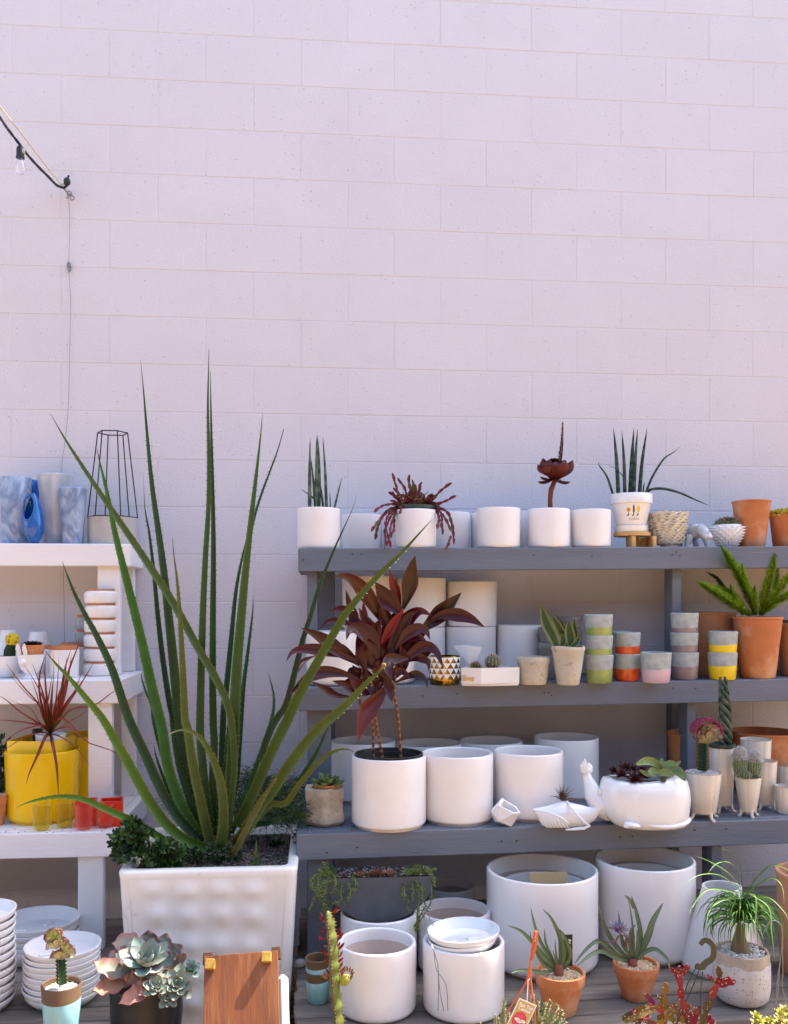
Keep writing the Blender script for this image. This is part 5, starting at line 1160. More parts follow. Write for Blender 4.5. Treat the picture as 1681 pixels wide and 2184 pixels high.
AL = thing('giant_aloe', 'giant spiky aloe with long toothed green leaves fanning out of the cream planter', 'plant', (BPc.location.x, BPc.location.y, gz))
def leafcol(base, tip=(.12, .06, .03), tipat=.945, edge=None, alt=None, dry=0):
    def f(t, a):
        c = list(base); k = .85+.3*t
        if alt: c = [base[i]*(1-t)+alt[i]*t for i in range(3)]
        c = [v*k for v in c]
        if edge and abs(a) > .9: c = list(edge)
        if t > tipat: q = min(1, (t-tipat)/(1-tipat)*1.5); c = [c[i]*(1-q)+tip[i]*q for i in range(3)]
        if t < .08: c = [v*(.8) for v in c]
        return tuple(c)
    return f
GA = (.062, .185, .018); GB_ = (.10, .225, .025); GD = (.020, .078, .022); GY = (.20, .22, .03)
def aloe(spec, w, Y0, Y1, colr=GA, cup=.22, th=.30, tipc=(.10, .05, .03), pr=None, teeth=True, dry=False, tw=0):
    pts = []; n = len(spec)
    for i, (c, x, y) in enumerate(spec):
        t = i/(n-1); pts.append(Q(c, x, y, Y1+(Y0-Y1)*t)-AL.location)      # spec runs tip -> base
    pts = pts[::-1]; wm = w*depth(500, (Y0+Y1)/2)/FPX
    offc = CAM-AL.location
    prf = pr or (lambda t: min(1.0, .88+.2*t)*max(.02, (1-t**2.1))**.8 if t < .999 else .03)
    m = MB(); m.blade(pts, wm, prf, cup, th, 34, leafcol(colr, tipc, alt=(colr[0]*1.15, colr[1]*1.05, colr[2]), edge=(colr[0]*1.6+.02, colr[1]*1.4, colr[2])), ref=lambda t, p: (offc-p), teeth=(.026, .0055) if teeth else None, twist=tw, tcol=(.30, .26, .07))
    if colr in (GA, GB_) and w > 15:     # pale scratches and bite marks on the skin
        pass
    return m.build('leaf', M['waxy'], AL, autos=65)
Yb = -.73
# back leaves first
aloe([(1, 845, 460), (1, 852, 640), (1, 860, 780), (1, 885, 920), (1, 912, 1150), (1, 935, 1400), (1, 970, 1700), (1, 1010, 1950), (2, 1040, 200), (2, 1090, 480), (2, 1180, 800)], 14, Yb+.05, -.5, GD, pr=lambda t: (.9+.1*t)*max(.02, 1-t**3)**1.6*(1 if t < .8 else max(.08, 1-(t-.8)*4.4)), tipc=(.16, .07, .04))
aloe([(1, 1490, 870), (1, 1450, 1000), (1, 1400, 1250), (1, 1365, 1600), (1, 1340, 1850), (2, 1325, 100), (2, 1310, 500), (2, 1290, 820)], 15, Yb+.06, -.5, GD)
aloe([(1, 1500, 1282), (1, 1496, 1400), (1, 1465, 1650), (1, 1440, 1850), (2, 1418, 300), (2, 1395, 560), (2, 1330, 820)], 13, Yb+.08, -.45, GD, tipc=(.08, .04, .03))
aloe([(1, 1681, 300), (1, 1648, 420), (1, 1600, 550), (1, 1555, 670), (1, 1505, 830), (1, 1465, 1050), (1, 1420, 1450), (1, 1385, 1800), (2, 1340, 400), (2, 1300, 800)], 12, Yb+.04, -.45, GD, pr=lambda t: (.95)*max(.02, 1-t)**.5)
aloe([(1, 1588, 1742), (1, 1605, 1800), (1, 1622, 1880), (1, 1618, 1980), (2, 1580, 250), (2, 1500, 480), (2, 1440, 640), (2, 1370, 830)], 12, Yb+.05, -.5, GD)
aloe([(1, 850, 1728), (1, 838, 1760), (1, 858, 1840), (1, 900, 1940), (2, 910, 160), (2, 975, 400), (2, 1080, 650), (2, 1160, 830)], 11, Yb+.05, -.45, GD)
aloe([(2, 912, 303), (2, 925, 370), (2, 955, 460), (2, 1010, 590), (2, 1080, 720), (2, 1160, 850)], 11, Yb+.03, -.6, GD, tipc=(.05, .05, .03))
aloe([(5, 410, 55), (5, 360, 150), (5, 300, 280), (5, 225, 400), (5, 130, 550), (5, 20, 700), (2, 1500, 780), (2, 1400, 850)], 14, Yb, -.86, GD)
aloe([(0, 300, 768), (0, 306, 830), (1, 878, 400), (1, 903, 650), (1, 938, 900), (1, 968, 1120), (1, 998, 1400), (1, 1030, 1700), (1, 1062, 2050), (2, 1075, 300), (2, 1115, 520), (2, 1165, 720), (2, 1210, 880)], 24, Yb+.02, -.55, (.035, .09, .02), pr=lambda t: (.75+.25*min(1, t*2.5))*max(.02, 1-t**1.7)**1.0)
aloe([(0, 449, 792), (1, 1252, 300), (1, 1260, 650), (1, 1265, 1000), (1, 1262, 1400), (1, 1260, 1750), (1, 1264, 2050), (2, 1270, 300), (2, 1262, 500), (2, 1262, 860)], 17, Yb+.02, -.6, (.03, .085, .018), pr=lambda t: max(.02, 1-t**1.5)**.75)
aloe([(0, 446, 745), (1, 1232, 150), (1, 1237, 450), (1, 1236, 750), (1, 1218, 1050), (1, 1202, 1400), (1, 1192, 1750), (1, 1186, 2050), (2, 1190, 300), (2, 1215, 560), (2, 1250, 820)], 19, Yb, -.62, (.05, .115, .022), pr=lambda t: max(.02, 1-t**1.3)**.75)
aloe([(0, 207, 956), (1, 590, 490), (1, 640, 700), (1, 678, 900), (1, 722, 1080), (1, 785, 1330), (1, 850, 1600), (1, 905, 1850), (1, 955, 2050), (2, 968, 250), (2, 1000, 450), (2, 1075, 660), (2, 1170, 830)], 24, Yb-.02, -.58, GA, tipc=(.25, .10, .05))
aloe([(0, 107, 881), (0, 132, 925), (0, 155, 962), (0, 216, 1055), (0, 262, 1122), (0, 317, 1204), (0, 372, 1290), (0, 424, 1385), (0, 462, 1450), (0, 490, 1520), (0, 500, 1640), (0, 485, 1790)], 21, Yb+.0, -.66, (.085, .15, .035), pr=lambda t: (.65+.5*min(1, t*1.4))*.9*max(.02, 1-t**2.6)**.9, tipc=(.3, .14, .06))
aloe([(1, 1022, 948), (1, 1032, 1060), (1, 1050, 1200), (1, 1066, 1400), (1, 1082, 1700), (1, 1098, 2050), (2, 1110, 200), (2, 1145, 430), (2, 1190, 640), (2, 1245, 880)], 22, Yb-.03, -.74, (.115, .165, .028), tipc=(.14, .04, .03), pr=lambda t: (1.0-.1*t)*max(.02, 1-t**1.6)**.85)
aloe([(1, 1555, 207), (1, 1545, 330), (1, 1520, 560), (1, 1492, 800), (1, 1465, 1050), (1, 1440, 1300), (1, 1405, 1700), (1, 1388, 2050), (2, 1385, 250), (2, 1368, 500), (2, 1345, 700), (2, 1315, 880)], 27, Yb-.01, -.66, (.065, .14, .025), pr=lambda t: (.95)*max(.02, 1-t**1.9)**.95, tipc=(.1, .05, .03))
aloe([(0, 760, 1050), (3, 545, 585), (3, 500, 690), (3, 440, 820), (3, 380, 960), (3, 320, 1110), (3, 265, 1300), (3, 220, 1440), (3, 170, 1640), (3, 110, 1860), (5, 40, 80), (5, -30, 260), (2, 1560, 480), (2, 1450, 760)], 17, Yb-.04, -.86, (.025, .07, .03), pr=lambda t: .95*max(.02, 1-t**2.2)**1.2, tipc=(.10, .05, .03))
aloe([(1, 368, 1083), (1, 385, 1130), (1, 440, 1270), (1, 510, 1410), (1, 570, 1520), (1, 660, 1710), (1, 740, 1950), (2, 780, 190), (2, 860, 360), (2, 950, 560), (2, 1060, 740), (2, 1180, 870)], 23, Yb-.04, -.85, (.028, .085, .03), tipc=(.20, .15, .06))
aloe([(1, 268, 1615), (1, 330, 1690), (1, 420, 1785), (1, 530, 1920), (1, 610, 2020), (2, 690, 290), (2, 760, 410), (2, 830, 540), (2, 900, 660), (2, 1000, 790), (2, 1120, 880), (2, 1220, 915)], 24, Yb-.08, -1.02, GB_, tipc=(.30, .16, .05))
aloe([(2, 90, 681), (2, 140, 655), (2, 210, 632), (2, 320, 612), (2, 420, 612), (2, 520, 635), (2, 620, 680), (2, 740, 735), (2, 860, 800), (2, 960, 862), (2, 1040, 910), (2, 1110, 945)], 17, Yb-.13, -1.02, GB_, tipc=(.25, .14, .07), pr=lambda t: max(.02, 1-t**2.4)**.9)
aloe([(3, 1028, 690), (3, 990, 730), (3, 900, 830), (3, 810, 925), (3, 720, 1010), (3, 600, 1140), (3, 480, 1290), (3, 400, 1425), (3, 300, 1600), (3, 200, 1780), (3, 120, 1950), (0, 575, 1612), (0, 543, 1685), (0, 505, 1765)], 24, Yb-.06, -1.2, (.08, .15, .025), tipc=(.12, .06, .03), pr=lambda t: (1.0)*max(.02, 1-t**2.4)**.95)
aloe([(3, 728, 1600), (3, 690, 1650), (3, 620, 1712), (3, 520, 1820), (3, 430, 1905), (5, 320, 120), (5, 200, 260), (5, 100, 400), (5, 20, 520), (2, 1560, 640), (2, 1460, 800), (2, 1390, 900)], 25, Yb-.10, -1.25, (.09, .16, .03), tipc=(.45, .32, .12), pr=lambda t: max(.35 if t > .98 else .02, 1-t**3.2)**.8)
aloe([(5, 545, 268), (5, 505, 252), (5, 450, 253), (5, 400, 272), (5, 340, 312), (5, 270, 385), (5, 190, 480), (5, 110, 590), (2, 1600, 660), (2, 1480, 790), (2, 1380, 890)], 15, Yb-.08, -1.10, (.13, .19, .04), tipc=(.08, .04, .03))
aloe([(2, 1637, 508), (2, 1600, 560), (2, 1550, 640), (2, 1500, 730), (2, 1440, 840), (2, 1400, 920), (2, 1360, 975)], 13, Yb-.16, -1.05, (.15, .17, .07), tipc=(.40, .22, .08), pr=lambda t: max(.3, 1-t**3))
aloe([(2, 1004, 242), (2, 1035, 225), (2, 1080, 214), (2, 1135, 225), (2, 1190, 265), (2, 1235, 330), (2, 1275, 420), (2, 1308, 530), (2, 1325, 660), (2, 1322, 800), (2, 1300, 950)], 24, Yb-.10, -1.02, (.11, .18, .045), tipc=(.55, .42, .25), pr=lambda t: (1.0)*max(.05, 1-t**1.6)**.8)
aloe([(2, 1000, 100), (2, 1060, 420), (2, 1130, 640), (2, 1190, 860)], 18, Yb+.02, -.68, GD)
# small aloe pup
for (pts_, w_) in (([(2, 1520, 856), (2, 1518, 930), (2, 1510, 1040)], 12), ([(2, 1562, 960), (2, 1540, 1010), (2, 1518, 1045)], 8), ([(2, 1480, 985), (2, 1495, 1020), (2, 1508, 1048)], 7)):
    aloe(pts_, w_, Yb-.20, Yb-.20, (.10, .20, .06), pr=lambda t: max(.03, 1-t))

def inplane(c, x, y, Y, off): return Q(c, x, y, Y)-off
# jade like shrub at the planter's left front corner
def shrub(t, blobs, n, ls, cols, name='foliage', seed=1, asp=.62, stems=None):
    """blobs: (centre, radius xyz); leaf discs on short twigs"""
    m = MB(); r = random.Random(seed); tot = sum(b[1][0]*b[1][2] for b in blobs)
    for (c, rad) in blobs:
        k = int(n*rad[0]*rad[2]/tot)
        for i in range(k):
            v = Vector((r.gauss(0, 1), r.gauss(0, 1), r.gauss(0, 1))).normalized(); q = r.random()**.4
            p = Vector(c)+Vector((v.x*rad[0], v.y*rad[1], v.z*rad[2]))*q
            d = (v+Vector((r.uniform(-.6, .6), r.uniform(-.6, .6), r.uniform(-.1, 1)))).normalized(); s = d.cross(Vector((r.uniform(-1, 1), r.uniform(-1, 1), r.uniform(-1, 1)))).normalized(); nn = s.cross(d)
            L = ls*r.uniform(.7, 1.3); cc = r.choice(cols); kk = r.uniform(.7, 1.3); cc = (cc[0]*kk, cc[1]*kk, cc[2]*kk)
            b = p; e = p+d*L
            m.add([b, b+d*L*.35+s*L*asp*.42+nn*L*.06, b+d*L*.8+s*L*asp*.36+nn*L*.08, e, b+d*L*.8-s*L*asp*.36+nn*L*.08, b+d*L*.35-s*L*asp*.42+nn*L*.06, b+d*L*.5-nn*L*.07],
                  [(0, 1, 6), (1, 2, 6), (2, 3, 6), (3, 4, 6), (4, 5, 6), (5, 0, 6)], 0, cc)
    o = m.build(name, M['leaf'], t, autos=False); o['kind'] = 'stuff'; return o
JD = thing('jade_shrub', 'dark green small leaved succulent shrub spilling over the left corner of the cream planter', 'plant', (BPc.location.x-hwT+.1, BPc.location.y-dT+.12, gz))
JL = JD.location
def bl(c, x, y, Y, rx, ry=None, d=.05): k = depth(qx(c, x), Y)/FPX*CR[c][2]; return (Q(c, x, y, Y)-JL, (rx*k, d, (ry or rx)*k))
r_ = random.Random(44); jb = []
for i in range(60):
    x = r_.uniform(690, 1060); lo = 1040 if x > 830 else 960; hi = 720+max(0, x-800)*.9+max(0, 740-x)*1.5; y = r_.uniform(hi+50, lo+5)
    if x > 930: y = r_.uniform(900, 1030)
    jb.append(bl(2, x, y, -.98+.10*r_.random()+(.05 if y < 800 else 0), r_.uniform(14, 36), r_.uniform(14, 32), .022))
shrub(JD, jb, 1900, .021, [(.025, .065, .014), (.04, .10, .018), (.014, .04, .012), (.06, .135, .025)], seed=71)
m = MB()
for (x, y) in ((730, 800), (780, 750), (860, 790), (930, 900), (820, 860), (900, 1000)):
    p = Q(2, x, y, -.94)-JL; m.tube([Vector((.02, .03, -.0)), Vector((p.x*.5, p.y*.5+.01, p.z*.4)), p], [.006, .005, .003], 6, 0, col=(.06, .06, .03))
m.build('stem', M['leaf'], JD)
GC_ = thing('ground_cover_plant', 'low dark green leafy plant creeping round the foot of the giant aloe', 'plant', (BPc.location.x-.02, BPc.location.y-.12, gz)); JL = GC_.location
r_ = random.Random(45); shrub(GC_, [bl(2, r_.uniform(1010, 1420), r_.uniform(905, 985)+(20 if i % 3 else 0), -.82-.10*r_.random(), r_.uniform(16, 34), r_.uniform(8, 18), .025) for i in range(26)]+[bl(2, r_.uniform(1480, 1660), r_.uniform(860, 950), -.66, 24, 14, .03) for i in range(8)], 620, .017, [(.02, .055, .012), (.035, .085, .016), (.012, .035, .012)], seed=74)
FN = thing('asparagus_fern', 'dark feathery asparagus fern behind the giant aloe in the cream planter', 'plant', (BPc.location.x+hwT-.12, BPc.location.y+.12, gz)); JL = FN.location
def feather(t, blobs, n, seed, cols, ll=.011):
    m = MB(); r = random.Random(seed)
    for (c, rad) in blobs:
        for i in range(n):
            v = Vector((r.gauss(0, 1), r.gauss(0, 1), r.gauss(0, 1))).normalized()*r.random()**.5
            p = Vector(c)+Vector((v.x*rad[0], v.y*rad[1], v.z*rad[2])); d = Vector((r.uniform(-1, 1), r.uniform(-.6, .6), r.uniform(-.5, .9))).normalized()
            cc = r.choice(cols); prev = p
            for j in range(5):
                nx_ = prev+d*.012; m.add([prev, nx_, nx_+Vector((0, .0008, .0012)), prev+Vector((0, .0008, .0012))], [(0, 1, 2, 3)], 0, cc)
                for s in range(3):
                    e = nx_+(d+Vector((r.uniform(-1, 1), r.uniform(-1, 1), r.uniform(-.6, 1))))*ll*.6; w_ = Vector((0, 0, .0011)) if abs(e.z-nx_.z) < .004 else Vector((.0011, 0, 0))
                    m.add([nx_-w_, nx_+w_, e], [(0, 1, 2)], 0, cc)
                prev = nx_; d = (d+Vector((0, 0, -.12))).normalized()
    o = m.build('foliage', M['leaf'], t, autos=False); o['kind'] = 'stuff'
feather(FN, [bl(2, 1560, 600, -.55, 130, 90), bl(2, 1640, 720, -.7, 120, 70), bl(2, 1500, 530, -.5, 90, 60), (Q(5, 60, 600, -.72)-JL, (.07, .06, .05)), (Q(5, 130, 520, -.62)-JL, (.06, .05, .06)), bl(2, 1450, 680, -.55, 80, 100), (Q(5, 150, 660, -.78)-JL, (.03, .03, .02))], 190, 72, [(.018, .05, .014), (.03, .07, .015), (.06, .11, .015)])
feather(FN, [bl(2, 1030, 610, -.5, 40, 30), bl(2, 1060, 650, -.5, 50, 50)], 40, 73, [(.015, .04, .012)])

# ================================================================ generic plant builders on the pots
def leafpx(t, spec, w, Ys, colr, pr=None, cup=.15, th=.12, n=16, mt='leaf', teeth=None, name='leaf', label=None, tipc=(.12, .06, .03), tipat=.97, wave=0, alt=None, edge=None, colf=None, tw=0):
    """spec base->tip in picture points; Ys (base, tip) or list"""
    off = Vector(t.location); k = len(spec); ys = Ys if len(Ys) == k else [Ys[0]+(Ys[1]-Ys[0])*i/(k-1) for i in range(k)]
    pts = [Q(c, x, y, ys[i])-off for i, (c, x, y) in enumerate(spec)]; c = spec[0][0]; wm = w*CR[c][2]*depth(qx(c, spec[0][1]), sum(ys)/k)/FPX; oc = CAM-off
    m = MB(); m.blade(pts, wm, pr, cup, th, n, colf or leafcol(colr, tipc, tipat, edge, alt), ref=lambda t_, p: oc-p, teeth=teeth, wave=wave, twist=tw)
    o = m.build(name, M[mt], t, autos=70)
    if label: o['label'] = label
    return o
def spear(t_, a): pass
def bandcol(g1, g2, n=16, seed=0):
    def f(t, a):
        v = noise.noise(Vector((t*n, a*.6, seed)))+.35*noise.noise(Vector((t*n*3, a*2, seed+5))); q = min(1, max(0, v*2.2+.5))
        return tuple(g1[i]*(1-q)+g2[i]*q for i in range(3))
    return f
rod_pr = lambda t: max(.03, 1-t**2.2)**.8*(.9+.1*t)
def rod(t, spec, w, Ys, g1, g2, n=16, seed=0):
    off = Vector(t.location); k = len(spec); pts = resample([Q(c, x, y, Ys[0]+(Ys[1]-Ys[0])*i/(k-1))-off for i, (c, x, y) in enumerate(spec)], 40); c = spec[0][0]
    wm = w*CR[c][2]*depth(qx(c, spec[0][1]), Ys[0])/FPX/2; f = bandcol(g1, g2, n, seed); m = MB()
    m.tube(pts, [wm*rod_pr(i/39) for i in range(40)], 8, 0, True, lambda q, a: f(q, cos(a)*.5)); return m.build('leaf', M['waxy'], t, autos=70)
SG1 = (.05, .10, .055); SG2 = (.20, .26, .15); yv = fSV.loc.y
for i, (sp_, w_) in enumerate((([(3, 262, 640), (3, 262, 400), (3, 265, 175)], 26), ([(3, 300, 640), (3, 285, 450), (3, 270, 300)], 20), ([(3, 312, 640), (3, 316, 400), (3, 312, 160)], 40), ([(3, 300, 640), (3, 304, 400), (3, 305, 158)], 24), ([(3, 368, 640), (3, 360, 400), (3, 345, 170)], 22), ([(3, 350, 640), (3, 335, 520), (3, 300, 330)], 16), ([(3, 392, 640), (3, 390, 560), (3, 388, 508)], 10), ([(3, 412, 640), (3, 435, 540), (3, 465, 422)], 15), ([(3, 320, 640), (3, 290, 560), (3, 205, 496)], 15))):
    rod(tSV, sp_, w_, (yv+.01*(i % 3-1), yv+.01*(i % 3-1)), SG1, SG2, 12, i)
yv = fP.loc.y; DG1 = (.02, .06, .04); DG2 = (.09, .16, .10)
for i, (sp_, w_) in enumerate((([(4, 617, 540), (4, 605, 320), (4, 586, 112)], 30), ([(4, 657, 540), (4, 652, 330), (4, 638, 130)], 26), ([(4, 690, 540), (4, 702, 300), (4, 714, 113)], 34), ([(4, 712, 540), (4, 722, 320), (4, 737, 118)], 28), ([(4, 748, 540), (4, 765, 330), (4, 797, 113)], 28), ([(4, 585, 540), (4, 545, 420), (4, 494, 345), (4, 500, 325)], 16), ([(4, 785, 530), (4, 830, 420), (4, 900, 310), (4, 960, 268), (4, 1000, 235)], 18), ([(4, 785, 530), (4, 820, 500), (4, 900, 495), (4, 1000, 520), (4, 1090, 560), (4, 1188, 602)], 20), ([(4, 668, 540), (4, 650, 430), (4, 600, 370), (4, 545, 345)], 8), ([(4, 770, 540), (4, 775, 480), (4, 782, 450)], 12))):
    rod(pp, sp_, w_, (yv+.012*(i % 3-1), yv+(-.05 if i > 4 else .012*(i % 3-1))), DG1, DG2, 16, i+20)
# trailing red cactus: flat notched joints
def joints(t, spec, Y0, Y1, w, seed, col1=(.16, .012, .03), col2=(.30, .05, .07), segs=None, mt='waxy', spikes=None):
    off = Vector(t.location); k = len(spec); pts = [Q(c, x, y, Y0+(Y1-Y0)*i/max(1, k-1))-off for i, (c, x, y) in enumerate(spec)]; L = sum((pts[i+1]-pts[i]).length for i in range(k-1)); r = random.Random(seed)
    n = segs or max(2, int(L/.028)); C = resample(pts, n*2+1); m = MB()
    for i in range(n):
        cc = [col1[j]+(col2[j]-col1[j])*r.random() for j in range(3)]; a, b, c_ = C[2*i], C[2*i+1], C[2*i+2]; oc = CAM-off
        if r.random() < .16: cc = [.16, .10, .03]
        jit = Vector((r.uniform(-1, 1), r.uniform(-1, 1), r.uniform(-1, 1)))*w*.15
        m.blade([a, b+jit, c_+(c_-b)*.15], w*r.uniform(.8, 1.15), lambda t: (.35+.65*sin(pi*min(1, t*.85+.12)))*(1+.14*sin(t*19)), .1, .35, 9, tuple(cc), ref=lambda t_, p: oc-p, twist=r.uniform(-.5, .5))
        if spikes:
            for j in range(spikes):
                p = a.lerp(c_, r.random())+Vector((r.uniform(-1, 1), r.uniform(-.6, .6), r.uniform(-.3, .6)))*w*.5; m.ball(p, .0016, 5, 4, 0, None, (.70, .56, .38))
    return m.build('stem', M[mt], t, autos=60)
yc = fRC.loc.y
RCJ = [([(860, 600), (830, 560), (800, 470), (780, 400)], 0), ([(880, 600), (875, 540), (850, 480), (815, 430)], 0), ([(900, 600), (900, 520), (885, 460), (888, 410)], 0), ([(920, 600), (930, 540), (915, 480), (905, 440)], .02), ([(930, 600), (945, 540), (950, 480), (965, 455)], .0), ([(940, 600), (955, 570), (930, 520), (925, 470)], -.03),
       ([(860, 600), (820, 570), (790, 540), (785, 515)], -.03), ([(840, 600), (790, 590), (720, 600), (668, 640)], -.06), ([(840, 605), (780, 620), (710, 680), (650, 760)], -.08), ([(830, 605), (770, 640), (740, 720), (770, 860)], -.09), ([(850, 605), (790, 640), (735, 760), (745, 850)], -.1), ([(850, 605), (800, 650), (770, 730), (770, 800)], -.09), ([(830, 600), (740, 640), (690, 730), (672, 810)], -.06), ([(815, 605), (790, 680), (792, 730), (785, 770)], -.09),
       ([(1000, 600), (1040, 560), (1080, 510), (1150, 460)], -.02), ([(1010, 600), (1060, 590), (1120, 570), (1178, 540)], -.04), ([(1000, 600), (1070, 610), (1130, 650), (1160, 740), (1165, 840)], -.07), ([(1020, 610), (1080, 640), (1090, 700), (1095, 780)], -.08), ([(1020, 610), (1060, 620), (1110, 680), (1150, 760)], -.08), ([(1150, 790), (1135, 830), (1112, 880)], -.09), ([(1000, 590), (1010, 560), (1005, 545)], -.09), ([(1000, 600), (1025, 560), (1045, 535)], 0), ([(1040, 610), (1070, 670), (1065, 740)], -.09), ([(860, 600), (830, 590), (770, 570)], -.05), ([(870, 600), (840, 610), (825, 650)], -.1)]
r_ = random.Random(99)
for i in range(26):
    a = r_.uniform(.15, 2.99); L = r_.uniform(60, 135); x0 = r_.uniform(840, 1010); y0 = 600; x1 = x0+cos(a)*L*1.1; y1 = y0-sin(a)*L; RCJ.append(([(x0, y0), ((x0+x1)/2, (y0+y1)/2-14), (x1, y1+(0 if sin(a) > .5 else 40))], -.04*abs(cos(a))+r_.uniform(-.03, .05)))
for i, (p_, dy) in enumerate(RCJ): joints(tRC, [(3, x, y) for x, y in p_], yc+.0, yc+dy*1.3, .0125, i, spikes=0)
m = MB(); r_ = random.Random(8)
for i in range(26):
    a = Q(3, r_.uniform(830, 980), r_.uniform(560, 605), yc-.02)-tRC.location; b = a+Vector((r_.uniform(-.03, .03), r_.uniform(-.02, 0), r_.uniform(.0, .03))); m.tube([a, (a+b)/2+Vector((0, 0, .005)), b], .0018, 5, 0, col=(.30, .20, .07))
m.build('dry_stems', M['leaf'], tRC)
# rosette builder
def rosette(t, c, R_, rings, colr, tip=None, w=.45, tilt=(0, 0), seed=0, cup=.12, th=.2, mt='dusty', name='leaf', join=True, pr=None, edge=None, elev=(80, 12), n0=5, scale0=.35, wave=0, up=.0, jit=.15, nseg=8):
    m = MB(); r = random.Random(seed); c = Vector(c); RM = Matrix.Rotation(tilt[0], 3, 'X') @ Matrix.Rotation(tilt[1], 3, 'Y'); k = 0; tot = sum(rings)
    pr = pr or (lambda t: (.42+.58*sin(min(1, t/.66)*pi/2))*(1 if t < .66 else max(.04, cos((t-.66)/.34*pi/2)**.7)))
    for ri, cnt in enumerate(rings):
        q = ri/max(1, len(rings)-1)
        for j in range(cnt):
            k += 1; ph = k*2.39996+r.uniform(-jit, jit); e = radians(elev[0]+(elev[1]-elev[0])*(k/tot)**.8+r.uniform(-5, 5)); L = R_*(scale0+(1-scale0)*(k/tot)**.7)*r.uniform(.9, 1.08)
            d = Vector((cos(ph), sin(ph), 0)); z = Vector((0, 0, 1)); b = d*R_*.03
            p1 = b+(d*cos(e)+z*sin(e))*L*.5; e2 = e+.25*(1-q)-.1+up*q; p2 = p1+(d*cos(e2)+z*sin(e2))*L*.5
            nrm = -d*sin(e)+z*cos(e); cc = [colr[i]*r.uniform(.85, 1.15) for i in range(3)]; tp = tip or cc
            cf = (lambda cc, tp: (lambda t, a: tuple((cc[i]*(1-max(0, t-.45)*1.8)+tp[i]*max(0, t-.45)*1.8) if not (edge and (abs(a) > .9 or t > .93)) else edge[i] for i in range(3))))(cc, tp)
            mm = m if join else MB()
            mm.blade([c+RM @ b, c+RM @ p1, c+RM @ p2], L*w, pr, cup, th, nseg, cf, ref=RM @ nrm, wave=wave)
            if not join: mm.build(name, M[mt], t, autos=70)
    if join: return m.build(name, M[mt], t, autos=70)
# tree succulent
k3 = fRT.k*.34; yt_ = fRT.loc.y; m = MB()
m.tube([Q(4, 190, 625, yt_)-tRT.location, Q(4, 188, 560, yt_)-tRT.location, Q(4, 195, 500, yt_)-tRT.location, Q(4, 215, 450, yt_)-tRT.location, Q(4, 222, 400, yt_)-tRT.location], [16*k3, 15*k3, 17*k3, 14*k3, 10*k3], 12, 0, col=(.26, .075, .045)); m.build('trunk', M['waxy'], tRT)
c_ = Q(4, 210, 405, yt_)-tRT.location
m0 = (.075, .022, .018)
rosette(tRT, c_+Vector((0, 0, -.014)), 150*k3, (3, 4, 6), (.13, .022, .022), (.19, .03, .03), .80, (.3, 0), 3, .3, .12, 'waxy', join=False, elev=(88, 48), scale0=.62)
rosette(tRT, c_+Vector((-.022, -.01, .0)), 105*k3, (3, 4), (.13, .022, .022), (.19, .03, .03), .8, (.3, -.3), 13, .3, .12, 'waxy', join=False, elev=(85, 40), scale0=.6)
rosette(tRT, c_-Vector((0, 0, .020)), 108*k3, (5,), (.11, .03, .024), (.10, .03, .02), .5, (.2, 0), 6, .2, .12, 'waxy', join=False, elev=(5, -12), scale0=.8)
pts = [Q(4, x, y, yt_-.01)-tRT.location for x, y in ((238, 370), (248, 320), (258, 250), (262, 180), (266, 110), (266, 80))]
m = MB(); m.tube(pts, [.0042, .0038, .0034, .003, .0024, .001], 8, 0, col=(.22, .06, .07)); m.build('flower_stalk', M['waxy'], tRT)
m = MB(); C = resample(pts, 40); r_ = random.Random(2)
for i in range(4, 40):
    for s in (-1, 1):
        d = Vector((s*r_.uniform(.5, 1), r_.uniform(-.8, .3), .5)).normalized(); L = .013*(1-i/60)
        m.blade([C[i], C[i]+d*L*.6, C[i]+d*L+Vector((0, 0, L*.3))], L*.5, lambda t: sin(pi*min(.97, t*.8+.15)), .2, .3, 4, (.07, .02, .03))
m.build('bracts', M['waxy'], tRT, autos=False)
# cordyline
yd = fDR.loc.y
CRD = (.085, .009, .015); CRB = (.34, .010, .018); CBR = (.14, .030, .010); CGR = (.08, .055, .022); CPU = (.11, .014, .032)
def cord(spec, w, Y0, Y1, colr=CRD, pr=None, cup=.16, tw=0, alt=None):
    prf = pr or (lambda t: (.22+.78*sin(min(1, t/.55)*pi/2)**1.6)*(1 if t < .5 else max(.015, 1-((t-.5)/.5)**1.35)))
    al = alt or (colr[0]*1.3, colr[1]*1.1, colr[2]*1.1)
    def cf(t, a):
        c = [colr[i]*(1-t)+al[i]*t for i in range(3)]
        if abs(a) > .9: c = [c[0]*1.5+.03, c[1], c[2]*1.1]
        if abs(a) < .1: c = [c[0]*1.25, c[1]*1.2, c[2]*1.2]
        return tuple(c)
    sp_ = [(s if len(s) == 3 else (3,)+s) for s in spec]
    leafpx(tDR, sp_, w*.97, (Y0, Y1), colr, prf, cup, .03, 18, 'glossleaf', colf=cf, tw=tw)
Yc = yd-.03
